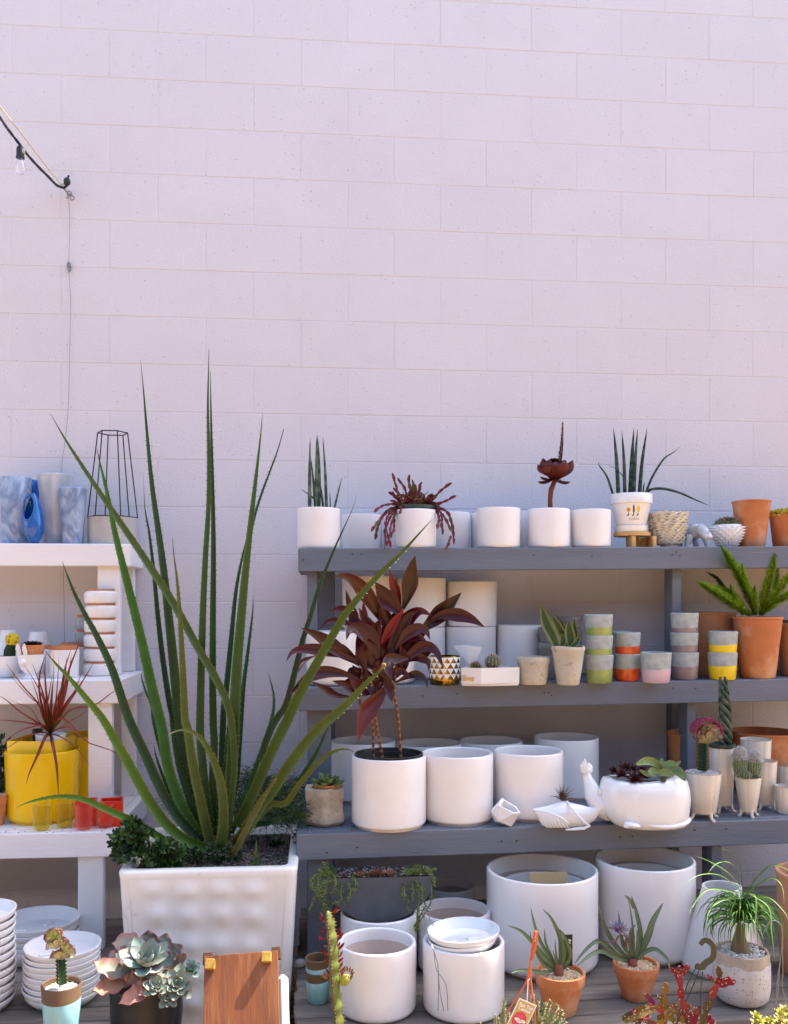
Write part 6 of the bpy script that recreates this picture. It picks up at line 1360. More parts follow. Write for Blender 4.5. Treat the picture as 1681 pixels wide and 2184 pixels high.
for a_ in (
    ([(720, 1640), (690, 1480), (660, 1360), (640, 1310)], 120, Yc+.06, Yc+.03), ([(740, 1600), (760, 1480), (790, 1380), (800, 1320)], 130, Yc+.06, Yc+.02), ([(760, 1620), (820, 1500), (850, 1400), (855, 1330)], 130, Yc+.06, Yc+.04), ([(700, 1650), (620, 1560), (580, 1470), (560, 1400)], 110, Yc+.06, Yc+.06), ([(800, 1640), (860, 1540), (920, 1470), (950, 1440)], 110, Yc+.05, Yc+.02),
    ([(735, 1360), (690, 1280), (640, 1190), (560, 1090), (490, 1045), (405, 1045)], 105, Yc+.02, Yc-.06, CBR), ([(735, 1345), (700, 1260), (650, 1190), (600, 1160)], 80, Yc+.04, Yc+.06, CPU), ([(600, 1390), (610, 1300), (600, 1230), (603, 1190)], 36, Yc+.04, Yc+.08, CRB),
    ([(848, 1250), (870, 1180), (890, 1090), (905, 990), (925, 915)], 110, Yc+.03, Yc-.02, CGR, None, .16, 0, (.12, .02, .02)), ([(835, 1250), (810, 1160), (780, 1080), (765, 1008)], 64, Yc, Yc-.03, (.16, .012, .012), None, .2, 0, (.35, .02, .02)),
    ([(850, 1300), (800, 1240), (740, 1180), (700, 1120), (668, 1078)], 125, Yc-.02, Yc-.04, CRD), ([(700, 1500), (740, 1420), (800, 1320), (858, 1243)], 62, Yc-.03, Yc-.05, CRB), ([(940, 1400), (1010, 1345), (1090, 1270), (1150, 1210), (1215, 1145)], 115, Yc, Yc-.03, (.06, .018, .012)), ([(1010, 1330), (1080, 1290), (1180, 1285), (1270, 1310), (1362, 1364)], 92, Yc-.01, Yc-.08, CRD),
    ([(760, 1440), (830, 1370), (900, 1290), (960, 1262), (1030, 1292)], 92, Yc-.0, Yc-.05, CPU), ([(720, 1560), (790, 1470), (860, 1330), (900, 1280), (945, 1262)], 100, Yc-.02, Yc-.04), ([(800, 1500), (870, 1410), (940, 1372), (990, 1385), (1018, 1444)], 85, Yc-.04, Yc-.10, (.10, .025, .035)), ([(575, 1600), (500, 1550), (420, 1490), (320, 1420), (207, 1366)], 98, Yc-.02, Yc-.12, CRD, None, .16, 0, (.12, .03, .015)),
    ([(560, 1570), (440, 1530), (320, 1505), (220, 1500), (150, 1522), (113, 1582)], 78, Yc-.04, Yc-.13, CPU), ([(570, 1690), (470, 1655), (350, 1645), (240, 1690), (130, 1795)], 84, Yc-.03, Yc-.12), ([(520, 1800), (430, 1790), (360, 1750), (260, 1700)], 52, Yc+.0, Yc-.08), ([(300, 1540), (220, 1580), (190, 1650)], 36, Yc-.02, Yc-.10, (.10, .02, .02)),
    ([(690, 1600), (670, 1500), (640, 1420), (560, 1370), (510, 1385), (492, 1445)], 115, Yc-.06, Yc-.15, (.085, .02, .03)), ([(650, 1600), (640, 1500), (640, 1440)], 110, Yc-.05, Yc-.09), ([(620, 1540), (650, 1440), (690, 1350), (713, 1310)], 105, Yc-.03, Yc-.05, CRD, None, .16, 0, (.16, .02, .02)), ([(590, 1450), (550, 1330), (515, 1230), (488, 1125)], 66, Yc+.02, Yc+.03, (.045, .03, .018), None, .2, 0, (.20, .02, .03)),
    ([(560, 1400), (530, 1320), (540, 1260), (560, 1250)], 50, Yc+.03, Yc+.02, (.07, .085, .02)), ([(600, 1360), (530, 1290), (460, 1250), (385, 1262)], 68, Yc+.03, Yc-.0, CPU), ([(600, 1430), (520, 1350), (440, 1322), (370, 1330), (317, 1392)], 42, Yc+.0, Yc-.05, CRD),
    ([(800, 1640), (880, 1550), (980, 1480), (1050, 1510), (1080, 1570), (1100, 1622)], 74, Yc-.03, Yc-.12), ([(830, 1600), (900, 1550), (980, 1530), (1050, 1480)], 80, Yc-.01, Yc-.04, CRD), ([(850, 1570), (930, 1550), (1000, 1580), (1010, 1640)], 60, Yc-.02, Yc-.06), ([(880, 1560), (820, 1560), (770, 1570), (755, 1620), (780, 1696)], 92, Yc-.06, Yc-.14, (.085, .02, .02)),
    ([(800, 1710), (880, 1670), (940, 1660), (985, 1690), (1000, 1748)], 52, Yc-.03, Yc-.09, (.06, .02, .02)), ([(740, 1640), (755, 1720), (770, 1790), (780, 1835)], 70, Yc-.06, Yc-.08, (.08, .018, .018)), ([(760, 1720), (700, 1800), (640, 1870), (600, 1950), (565, 2080)], 120, Yc-.06, Yc-.12, (.075, .012, .014), None, .16, 0, (.36, .05, .02)), ([(560, 1620), (520, 1640), (560, 1750)], 60, Yc+.02, Yc-.0), ([(690, 1620), (640, 1540), (600, 1470), (570, 1430)], 110, Yc, Yc-.02), ([(760, 1600), (740, 1480), (700, 1400), (680, 1360)], 110, Yc+.02, Yc), ([(780, 1600), (830, 1520), (880, 1450), (900, 1400)], 110, Yc+.01, Yc-.01), ([(730, 1500), (760, 1400), (800, 1300), (840, 1260)], 120, Yc+.03, Yc+.02), ([(600, 1700), (660, 1720), (700, 1790), (690, 1840)], 80, Yc, Yc-.03), ([(720, 1700), (640, 1690), (560, 1640), (530, 1600)], 90, Yc+.02, Yc), ([(560, 1560), (470, 1500), (380, 1480), (330, 1500)], 60, Yc+.03, Yc-.02), ([(690, 1740), (600, 1730), (520, 1700), (450, 1720)], 60, Yc+.02, Yc-.02), ([(820, 1560), (900, 1500), (960, 1420), (1000, 1390)], 80, Yc+.03, Yc+.01), ([(700, 1720), (620, 1760), (560, 1720), (500, 1640)], 90, Yc+.0, Yc-.04, CPU), ([(650, 1720), (700, 1640), (720, 1540), (700, 1460)], 100, Yc-.02, Yc-.06), ([(700, 1740), (780, 1660), (840, 1640), (900, 1690)], 70, Yc-.02, Yc-.06), ([(640, 1760), (560, 1760), (480, 1720), (400, 1700)], 66, Yc, Yc-.05), ([(730, 1700), (700, 1620), (690, 1560)], 110, Yc-.04, Yc-.07), ([(620, 1640), (590, 1560), (600, 1480), (630, 1420)], 90, Yc-.02, Yc-.05, (.09, .012, .02)), ([(780, 1700), (830, 1620), (850, 1540), (830, 1470)], 90, Yc-.02, Yc-.05), ([(600, 1620), (640, 1740), (660, 1800)], 70, Yc-.01, Yc-.04), ([(690, 1480), (650, 1380), (600, 1300), (570, 1240)], 76, Yc+.0, Yc-.02, CPU), ([(770, 1420), (740, 1320), (720, 1250), (690, 1200)], 90, Yc, Yc-.02), ([(790, 1500), (860, 1430), (940, 1420), (1000, 1460)], 70, Yc-.03, Yc-.07)):
    cord(*a_)
def ringstem(t, spec, Ys, r, seed):
    off = Vector(t.location); C = resample([Q(c, x, y, Ys[0]+(Ys[1]-Ys[0])*i/(len(spec)-1))-off for i, (c, x, y) in enumerate(spec)], 60); m = MB()
    m.tube(C, [r*.8*(1+.05*(i % 4 == 0))*(1-.1*i/60) for i in range(60)], 8, 0, True, lambda q, a: (.62, .34, .16) if int(q*59+.5) % 4 == 0 else ((.24, .05, .02) if q > .2 else (.15, .03, .015))); m.build('cane', M['waxy'], t, autos=60)
ringstem(tDR, [(5, 662, 330), (5, 660, 200), (5, 655, 90), (3, 600, 1900), (3, 575, 1800), (3, 600, 1600)], (yd-.02, Yc-.0), .0058, 1)
ringstem(tDR, [(5, 722, 330), (5, 700, 200), (5, 680, 80), (3, 660, 1850), (3, 650, 1700)], (yd-.05, Yc-.02), .0062, 2)
ringstem(tDR, [(5, 836, 330), (5, 828, 200), (5, 818, 50), (3, 805, 1850), (3, 790, 1760), (3, 810, 1600)], (yd-.05, Yc-.03), .0062, 3)
# yellow edged snake plant
yy = fD.loc.y
def mott(t, a):
    if abs(a) > .9: return (.50, .46, .12)
    v = noise.noise(Vector((t*22, a*2.5, 3))); return (.05+.05*max(0, v), .12+.09*max(0, v), .05+.02*max(0, v))
def slf(spec, w, Y0, Y1): leafpx(tD, spec, w, (Y0, Y1), (.1, .2, .1), lambda t: (.55+.45*sin(min(1, t/.5)*pi/2))*(1 if t < .5 else max(.02, cos((t-.5)/.5*pi/2)**.8)), .15, .06, 26, 'waxy', colf=mott)
slf([(4, 235, 1500), (4, 205, 1420), (4, 165, 1340), (4, 132, 1228)], 66, yy-.01, yy); slf([(4, 290, 1500), (4, 275, 1430), (4, 235, 1350), (4, 190, 1280)], 48, yy+.01, yy); slf([(4, 318, 1500), (4, 318, 1440), (4, 308, 1380), (4, 308, 1322)], 62, yy-.01, yy-.01); slf([(4, 340, 1500), (4, 350, 1420), (4, 340, 1360), (4, 340, 1302)], 34, yy+.02, yy+.01); slf([(4, 300, 1500), (4, 345, 1470), (4, 368, 1430), (4, 360, 1400)], 34, yy-.02, yy-.02); slf([(4, 260, 1500), (4, 270, 1450), (4, 262, 1400)], 44, yy-.01, yy-.01); slf([(4, 300, 1490), (4, 300, 1440), (4, 250, 1320)], 36, yy+.02, yy+.02)
# foxtail fern plumes
yf_ = fF.loc.y
def plume(t, spec, w, Y0, Y1, cols, seed, dens=900, name='plume'):
    off = Vector(t.location); k = len(spec); pts = [Q(c, x, y, Y0+(Y1-Y0)*i/(k-1))-off for i, (c, x, y) in enumerate(spec)]; N_ = 60; C = resample(pts, N_+1); c = spec[0][0]
    wm = w*CR[c][2]*depth(qx(c, spec[0][1]), Y0)/FPX/2; r = random.Random(seed); m = MB(); m.tube(C, .002, 5, 0, True, (.10, .16, .03))
    L = sum((C[i+1]-C[i]).length for i in range(N_)); cnt = int(dens*L/.2)
    for i in range(cnt):
        t_ = r.random()**.85; f = t_*N_; j = min(int(f), N_-1); p = C[j].lerp(C[j+1], f-j); T = (C[j+1]-C[j]).normalized(); a = r.uniform(0, 2*pi); X = T.orthogonal().normalized(); d = (X*cos(a)+T.cross(X)*sin(a))
        ww = wm*(.35+.65*min(1, t_*4))*max(.12, (1-t_**5))*r.uniform(.45, 1.15); e = p+d*ww+T*ww*.45; s = T.cross(d)*.0009+T*.0004; cc = r.choice(cols); kk = r.uniform(.7, 1.3); mid = p.lerp(e, .5)+T*ww*.08
        m.add([p-s, p+s, mid+s*1.3, e, mid-s*1.3], [(0, 1, 2, 4), (4, 2, 3)], 0, tuple(v*kk for v in cc))
    return m.build(name, M['plume'], t, autos=False)
FG = [(.24, .36, .015), (.42, .55, .05), (.15, .25, .012)]
for i, (s, w_, dy) in enumerate((([(1470, 1290), (1420, 1150), (1350, 1010), (1255, 850)], 110, -.06), ([(1480, 1290), (1440, 1180), (1400, 1080), (1390, 960)], 90, -.05), ([(1450, 1290), (1350, 1230), (1230, 1150), (1105, 1072)], 100, -.07), ([(1460, 1290), (1390, 1240), (1330, 1160), (1215, 1100)], 70, .0), ([(1500, 1290), (1530, 1170), (1570, 1030), (1600, 900)], 90, -.02), ([(1500, 1290), (1570, 1190), (1650, 1090), (1720, 1000)], 95, -.04), ([(1510, 1290), (1590, 1210), (1680, 1160), (1800, 1100)], 90, -.08), ([(1480, 1290), (1470, 1200), (1470, 1100)], 60, -.04), ([(1440, 1290), (1380, 1230), (1330, 1150), (1320, 1090)], 70, -.05), ([(1400, 1290), (1300, 1150), (1240, 1060), (1165, 1015)], 50, .10), ([(1510, 1290), (1560, 1230), (1620, 1200)], 60, -.05), ([(1520, 1290), (1600, 1140), (1620, 940)], 60, .06))):
    plume(tF, [(4, x, y) for x, y in s], w_, yf_, yf_+dy, FG if dy < .09 else [(.03, .09, .01)], i, 2100)
# stone pot rosette
cH = Vector((fH.r*.1, -fH.r*.1, fH.H+.008))
rosette(tH, cH, fH.r*.88, (4, 5, 6, 6), (.13, .21, .09), (.17, .22, .08), .50, (.12, 0), 5, .2, .2, 'dusty', join=False, elev=(75, 12), scale0=.4)
# small succulent in the frame planter
rosette(FR, Vector((FRr*.1, -FRr*.2, FRH+.0)), .022, (6, 8, 10), (.20, .13, .12), None, .35, (.3, 0), 6, elev=(80, 20), name='rosette')
rosette(FR, Vector((-FRr*.2, -FRr*.1, FRH-.0)), .018, (6, 8), (.10, .09, .08), None, .35, (.2, 0), 7, elev=(70, 10), name='rosette')
# dark rosette in the rabbit bowl
for (dx, s, R_) in ((-.3, 1, 1), (.25, 2, 1.0), (.8, 4, .85), (-.75, 3, .8)):
    rosette(tZ2, Vector((fZ2.r*dx*.7, -fZ2.r*.1, fZ2.H*.96)), fZ2.r*.62*R_, (4, 6, 7), (.055, .03, .035), (.04, .015, .02), .42, (.15, 0), s, .1, .2, 'waxy', elev=(85, 30), scale0=.5, pr=lambda t: (.7+.3*t*2)*(1 if t < .5 else max(.02, 1.3*(1-t)/.65)) if t < .97 else .03, name='rosette')
# moon cactus
kk = fY.k*.2; cY = lambda x, y, d=0: Vector((P(qx('b', x), 1282, fY.loc.y).x-fY.loc.x, d, (1350-y)*kk))
m = MB(); m.tube([cY(120, 1125, -.02), cY(125, 1060, -.02), cY(145, 1000, -.02)], [.022, .022, .018], 18, 0, True, (.02, .05, .02)); m.build('green_stem', M['waxy'], tY)
m = MB(); r_ = random.Random(3); cc0 = cY(150, 945, -.02)
for i in range(150):
    v = Vector((r_.gauss(0, 1), r_.gauss(0, 1), r_.gauss(0, 1))).normalized(); m.ball(cc0+v*.0215*Vector((1, 1, .85)).length/1.65*1.0, .0052, 6, 5, 0, None, (.72, .46+.1*r_.random(), .01))
m.build('yellow_top', M['dusty'], tY)
# red dracaena blades
ysq = tRD.location.y; hub = ('c', 540, 590)
DRK = (.30, .035, .03); DRG = (.22, .16, .02)
def drc(spec, w, dy, c1=DRG, c2=DRK):
    def cf(t, a):
        q = min(1, t*2.2); c = [c1[i]*(1-q)+c2[i]*q for i in range(3)]
        if abs(a) < .3: c = [c[0]*.7+.03, c[1]*1.0+.045*(1-t)+.015, c[2]*.8+.01]
        return tuple(c)
    sp_ = [hub]+[(s if len(s) == 3 else ('b',)+s) for s in spec]; k = len(sp_)
    yl_ = [ysq]+[min(-.56, ysq)-.035*i/(k-1)+max(0, dy)*.6+(min(0, dy+.06)*1.2 if dy < -.06 else 0) for i in range(1, k)]
    leafpx(tRD, sp_, w*1.25, yl_, c1, lambda t: (.55+.45*min(1, t*3))*max(.03, 1-t**3)**.9,   .25, .06, 18, 'leaf', colf=cf)
for s, w_, dy in (([(420, 1640), (250, 1440), (55, 1180)], 17, -.03), ([(430, 1650), (330, 1560), (180, 1400), (80, 1270)], 9, -.04), ([(470, 1600), (380, 1400), (250, 1190)], 13, 0), ([(480, 1580), (400, 1340), (340, 1180)], 16, -.02), ([(500, 1560), (480, 1300), (490, 1080)], 22, 0), ([(430, 1560), (430, 1280), (515, 1045)], 20, .03), ([(560, 1500), (575, 1250), (572, 1070)], 10, .0), ([(600, 1560), (620, 1300), (630, 1110)], 12, 0), ([(640, 1560), (690, 1260), (765, 1020)], 24, .02), ([(650, 1600), (740, 1250), (830, 1010), (838, 905)], 26, .0), ([(660, 1640), (720, 1400), (765, 1080)], 24, .0), ([(630, 1640), (670, 1430), (700, 1280), (710, 1110)], 22, -.02), ([(700, 1660), (850, 1430), (1015, 1165)], 22, -.03), ([(700, 1620), (800, 1480), (880, 1265)], 18, -.05), ([(750, 1690), (1000, 1640), (1200, 1500), (1355, 1412)], 16, -.07),
                  ([('c', 400, 480), ('c', 200, 350), ('c', 60, 230), ('c', -60, 170)], 20, -.06), ([('c', 420, 470), ('c', 330, 330), ('c', 160, 260), ('c', 70, 210)], 9, .02), ([('c', 470, 520), ('c', 300, 480), ('c', 100, 455), ('c', -60, 450)], 18, .02), ([('c', 480, 510), ('c', 380, 515), ('c', 200, 570), ('c', 80, 680)], 16, -.07), ([('c', 420, 585), ('c', 250, 640), ('c', 90, 740), ('c', -20, 810)], 12, -.09), ([('c', 480, 640), ('c', 400, 830), ('c', 320, 1000), ('c', 275, 1145)], 34, -.14), ([('c', 560, 700), ('c', 600, 900), ('c', 618, 1120), ('c', 622, 1320)], 32, -.15), ([('c', 620, 440), ('c', 700, 455), ('c', 800, 540), ('c', 880, 650)], 26, -.10), ([('c', 630, 540), ('c', 740, 520), ('c', 820, 580), ('c', 940, 690), ('c', 1150, 760), ('c', 1380, 870), ('c', 1530, 950)], 14, -.16), ([('c', 650, 630), ('c', 760, 700), ('c', 860, 800), ('c', 965, 950)], 13, -.12), ([('c', 700, 500), ('c', 800, 430), ('c', 980, 330)], 8, 0),
                  ([('c', 540, 300), ('c', 560, 60)], 20, -.01), ([('c', 590, 300), ('c', 680, 20)], 22, 0), ([('c', 480, 300), ('c', 440, 100), ('c', 400, -20)], 20, -.02), ([('c', 610, 350), ('c', 640, 150), ('c', 700, 0)], 18, .02), ([('c', 500, 350), ('c', 520, 200), ('c', 560, -40)], 18, -.03), ([('c', 450, 400), ('c', 400, 200), ('c', 330, 0)], 14, .02)):
    drc(s, w_, dy)
# left edge leafy plant
LB = tLB.location
shrub(tLB, [(Vector((0, -.02, fLB.H+.04)), (.10, .08, .08)), (Vector((.05, -.05, fLB.H-.03)), (.06, .06, .10)), (Vector((0.03, -.04, fLB.H+.09)), (.06, .04, .05))], 700, .03, [(.015, .045, .012), (.03, .07, .015)], seed=81, asp=.3)

# whale planters
wz = S3.z(Q('o', 1300, 650, -.85).x)
fWH = fit('o', S3, 955, 1662, 660, 300, None, .5); YW = fWH.loc.y-.05; kw = depth(qx('o', 1310), YW-.06)/FPX*.28
WH = thing('whale_planter', 'large glossy white whale planter with maroon and pale green succulents in its back', 'potted plant', (P(qx('o', 1310), 1282, YW).x, YW, fWH.loc.z))
wv_ = lambda x, y, d=0.: Vector(((x-1310)*kw, d, (655-y)*kw))
LV = [(655, 1120, 1612, .70), (645, 1085, 1632, .84), (625, 1045, 1640, .93), (600, 1015, 1644, .97), (560, 985, 1650, .99), (500, 962, 1657, 1), (440, 955, 1662, 1), (380, 958, 1655, .99), (340, 964, 1640, .95), (310, 975, 1622, .9), (290, 985, 1600, .84)]
hd = .105; n_ = 48; vs = []
def wring(y, x0, x1, dd, shrink=0., dz=0):
    cx_ = (x0+x1)/2; a = (x1-x0)/2*kw-shrink; b = hd*dd-shrink; out = []
    for j in range(n_):
        t_ = 2*pi*j/n_; x = a*math.copysign(abs(cos(t_))**.88, cos(t_)); yy_ = b*math.copysign(abs(sin(t_))**.88, sin(t_)); q = x/(300*kw)
        top = max(0, (400-y)/110.) if y < 400 else 0
        zz = (655-y)*kw+top*kw*(-8+30*abs(q)**2+14*q)+dz
        out.append(wv_(cx_, 655)+Vector((x, yy_, zz)))
    return out
rr_ = [wring(*l) for l in LV]
rr_.append(wring(275, 1030, 1545, .70)); rr_.append(wring(280, 1040, 1535, .66)); rr_.append(wring(320, 1020, 1560, .7)); rr_.append(wring(420, 1020, 1590, .75))
m = MB(); m.add([p for q in rr_ for p in q], [(i*n_+j, i*n_+(j+1) % n_, (i+1)*n_+(j+1) % n_, (i+1)*n_+j) for i in range(len(rr_)-1) for j in range(n_)]+[tuple(range(n_))[::-1], tuple((len(rr_)-1)*n_+j for j in range(n_))])
m.build('body', M['gloss_white'], WH, autos=70)
yl = lambda x: -hd*sqrt(max(0, 1-((x-1310)/352.)**2))
# lip: a rolled bulge round the snout
m = MB(); pts = [wv_(x, y, -hd*sqrt(max(.0, 1-abs((x-1309)/350.)**2.4))*.93) for x, y in ((1225, 588), (1290, 606), (1370, 616), (1450, 618), (1530, 612), (1590, 604), (1632, 596))]+[wv_(1640, 594, .0), wv_(1620, 594, .05)]
m.tube(pts, [.001, .007, .0085, .009, .009, .009, .008, .006, .002], 12)
m.ball(wv_(1138, 596, -hd*.90), (66*kw, .024, 24*kw), 18, 12, 0, Matrix.Rotation(.18, 3, 'Y')); m.ball(wv_(1095, 606, -hd*.90), (30*kw, .016, 15*kw), 14, 10)
o = m.build('lip_and_flipper', M['gloss_white'], WH); remesh(o, .0028, 6)
m = MB(); e = wv_(1196, 528, -hd*sqrt(1-((1196-1310)/352.)**2)*.995); m.ball(e, (.006, .003, .004), 12, 8); m.build('eye', M['gloss_white'], WH)
m = MB(); m.tube([wv_(1050, 520, .03), wv_(965, 490, .02), wv_(922, 420, .03), wv_(905, 360, .035), wv_(885, 300, .04), wv_(872, 260, .045)], [.052, .046, .034, .025, .017, .013], 16)
m.tube([wv_(875, 275, .045), wv_(856, 235, .035), wv_(846, 190, .03), wv_(850, 140, .02)], [.011, .015, .013, .003], 12); m.tube([wv_(872, 285, .045), wv_(896, 245, .05), wv_(908, 212, .055), wv_(902, 182, .06)], [.011, .016, .013, .003], 12)
o = m.build('tail', M['gloss_white'], WH); remesh(o, .0025, 3)
m = MB(); m.add([wv_(1290, 330)+Vector((262*kw*cos(a), hd*.62*sin(a), 0)) for a in [2*pi*j/24 for j in range(24)]], [tuple(range(24))]); m.build('soil', M['soil'], WH)
mar = (.13, .028, .035)
for (x, y, d, R_, s) in ((1100, 250, -.03, 62, 1), (1160, 215, .01, 62, 2), (1185, 275, -.055, 72, 3), (1250, 262, -.04, 62, 4), (1290, 235, .01, 52, 5), (1075, 240, .02, 48, 6), (1225, 230, .02, 50, 8)):
    rosette(WH, wv_(x, y+2, d), R_*kw*1.35, (5, 7, 8), mar, (.045, .01, .012), .34, (.45, 0), s, .1, .25, 'waxy', elev=(85, 20), scale0=.4, pr=lambda t: (.6+.4*min(1, t*2))*(1 if t < .6 else max(.03, (1-t)/.4)), name='rosette')
GP = (.20, .27, .09)
def wl(spec, w, Y0, Y1, c=GP):
    leafpx(WH, [('o', x, y) for x, y in spec], w, (YW+Y0, YW+Y1), c, lambda t: (.5+.5*sin(min(1, t/.5)*pi/2))*(1 if t < .55 else max(.05, cos((t-.55)/.45*pi/2)**.6)), .12, .18, 14, 'dusty', colf=lambda t, a: (c[0]*(1+.4*(abs(a) > .9)), c[1]*(1+.25*(abs(a) > .9)), c[2]*1.1))
wl([(1440, 225), (1400, 175), (1330, 152), (1240, 180)], 62, -.02, -.06); wl([(1440, 230), (1440, 180), (1440, 128)], 44, .0, .02); wl([(1440, 225), (1480, 190), (1550, 165)], 66, -.02, -.02); wl([(1450, 225), (1530, 220), (1580, 245), (1622, 308)], 70, -.04, -.10, (.16, .24, .09)); wl([(1410, 250), (1470, 240), (1537, 268)], 56, -.07, -.10); wl([(1430, 240), (1370, 225), (1330, 250), (1270, 220)], 40, -.04, -.06); wl([(1420, 240), (1360, 230), (1390, 275)], 50, -.05, -.09); wl([(1540, 200), (1560, 175), (1585, 152)], 24, .02, .02); wl([(1440, 235), (1450, 215), (1390, 165)], 34, .02, .04); wl([(1420, 250), (1390, 210), (1380, 180)], 40, .03, .03)
m = MB(); m.ball(wv_(1390, 262, -.08), (.011, .011, .011), 10, 8, 0, None, (.10, .10, .05)); m.build('bud', M['waxy'], WH)
# small pleated whale
fw = fit('o', S3, 450, 1000, 662, 500, None, .3); YS = fw.loc.y-.03; ks = depth(qx('o', 720), YS)/FPX*.28
SW = thing('whale_planter', 'small white pleated whale dish with a spiky dark air plant in its back', 'potted plant', (P(qx('o', 720), 1282, YS).x, YS, fw.loc.z))
sv = lambda x, y, d=0.: Vector(((x-720)*ks, d, (660-y)*ks))
SECT = [(452, 520, 512, 8), (480, 575, 508, 20), (520, 640, 502, 36), (560, 660, 495, 46), (610, 662, 480, 56), (660, 661, 465, 60), (710, 660, 460, 60), (760, 658, 475, 54), (820, 656, 488, 44), (880, 640, 505, 34), (930, 612, 510, 26), (970, 560, 480, 20)]
m = MB(); vs = []; nS = 20
for (x, yb_, yt__, hd_) in SECT:
    cy_ = (yb_+yt__)/2; b = (yb_-yt__)/2*ks
    for j in range(nS):
        a = 2*pi*j/nS; s_ = sin(a); q = abs(cos(a))**(1.25 if s_ > 0 else .8); vs.append(sv(x, cy_)+Vector((0, -math.copysign(q, cos(a))*hd_*ks*1.3, b*s_)))
m.add(vs, [(i*nS+j, i*nS+(j+1) % nS, (i+1)*nS+(j+1) % nS, (i+1)*nS+j) for i in range(len(SECT)-1) for j in range(nS)]+[tuple(range(nS))[::-1], tuple((len(SECT)-1)*nS+j for j in range(nS))])
m.tube([sv(930, 560), sv(975, 500), sv(990, 440), sv(985, 400)], [24*ks, 20*ks, 17*ks, 14*ks], 12)
m.tube([sv(985, 415), sv(972, 395, -.004), sv(960, 366, -.008)], [.008, .009, .003], 10); m.tube([sv(985, 420), sv(1018, 422, .004), sv(1052, 430, .008)], [.008, .009, .003], 10)
o = m.build('body', M['gloss_white'], SW); remesh(o, .0025, 3)
m = MB(); yy2 = lambda x: -62*ks*1.22
m.tube([sv(712, 456, -.01), sv(725, 490, -.034), sv(760, 535, -.054), sv(810, 590, -.053), sv(868, 632, -.038)], [.003, .0045, .005, .006, .004], 8)
m.tube([sv(455, 518, -.012), sv(560, 525, -.044), sv(640, 555, -.064), sv(690, 595, -.066)], [.002, .0035, .003, .002], 8)
for q in range(7): m.tube([sv(510+q*26, 560+q*3, -.040-q*.004), sv(520+q*27, 600+q*4, -.045-q*.004), sv(545+q*27, 640, -.038-q*.003)], [.0008, .0016, .001], 6)
m.tube([sv(870, 628, -.04), sv(820, 646, -.044), sv(740, 648, -.05), sv(680, 655, -.045)], [.004, .006, .005, .002], 8); m.build('pleats', M['gloss_white'], SW)
r_ = random.Random(12); c_ = sv(680, 455)
for i in range(52):
    a = r_.uniform(0, 2*pi); e = r_.uniform(.05, 1.5); d = Vector((cos(a)*cos(e), sin(a)*cos(e)*.7, sin(e))); L = r_.uniform(70, 140)*ks
    m = MB(); m.blade([c_, c_+d*L*.5+Vector((0, 0, .006)), c_+d*L], .0035, lambda t: max(.04, 1-t), .25, .2, 6, lambda t, a: (.10+.03*t, .09*(1-t)+.015, .04*(1-t)+.018)); m.build('air_plant_leaf', M['leaf'], SW, autos=False)

# coral cactus graft, braided plant, woolly cacti
def crest(t, pts, ww, seed, c1, c2, n=26, mt='dusty', name='crest'):
    """wavy fan crest: frilled sheet lobes"""
    m = MB(); r = random.Random(seed)
    for (c, R_, dirs) in pts:
        for i in range(n):
            a = r.uniform(dirs[0], dirs[1]); d = Vector((cos(a), r.uniform(-.7, .7), sin(a))).normalized(); L = R_*r.uniform(.75, 1.05); s = r.uniform(.5, 1)
            def cf(t, a_, c1=c1, c2=c2):
                q = max(0, (t-.8)*5); nz_ = .75+.5*noise.noise(Vector((t*9, a_*3, i))); return tuple((c1[j]*(1-q)+c2[j]*q)*nz_ for j in range(3))
            m.blade([Vector(c), Vector(c)+d*L*.55+Vector((0, 0, .002)), Vector(c)+d*L], ww*s, lambda t: .25+.75*t**1.2 if t < .92 else .8, .18, .12, 8, cf, ref=(r.uniform(-.5, .5), -1, r.uniform(-.2, .6)), wave=.12)
    return m.build(name, M[mt], t, autos=70)
k4 = fU1.k*.16; cu = lambda x, y, d=0.: Vector((P(qx('n', x), 1282, fU1.loc.y).x-fU1.loc.x, d, (1495-y)*k4*1.0))
def stemcol(t, f, base, top, r0, cref, name='stem', mt='waxy', colr=(.018, .06, .018), teeth=7):
    m = MB(); C = resample([base, base.lerp(top, .5), top], 30)
    for q in range(3):
        a0 = q*2*pi/3+.5; vs = []
        for i, p in enumerate(C):
            w_ = r0*(1+.18*sin(i/29*teeth*2*pi)); d = Vector((cos(a0), sin(a0), 0)); s = Vector((-sin(a0), cos(a0), 0)); vs += [p-s*r0*.35, p+d*w_, p+s*r0*.35, p-d*r0*.2]
        m.add(vs, [(i*4+j, i*4+(j+1) % 4, (i+1)*4+(j+1) % 4, (i+1)*4+j) for i in range(29) for j in range(4)]+[(0, 1, 2, 3)], 0, colr)
        for i in range(2, 29, 4): m.cone(C[i]+d*r0*1.0, C[i]+Vector((cos(a0), sin(a0), 0))*r0*1.32+Vector((0, 0, .002)), .002, 4, 0, (.3, .3, .12))
    return m.build(name, M[mt], t, autos=40)
stemcol(tU1, fU1, cu(560, 860), cu(560, 500), 78*k4, None)
crest(tU1, [(cu(600, 500, -.0), 200*k4, (.5, 2.7)), (cu(560, 420, -.005), 160*k4, (.9, 2.9)), (cu(650, 420, -.01), 170*k4, (.2, 1.9)), (cu(600, 380, -.01), 170*k4, (.6, 2.6)), (cu(520, 350, 0), 130*k4, (1.2, 3.2)), (cu(660, 360, 0), 140*k4, (0, 1.6))], .034, 4, (.48, .44, .22), (.42, .07, .15), 20)
m = MB(); r_ = random.Random(7)
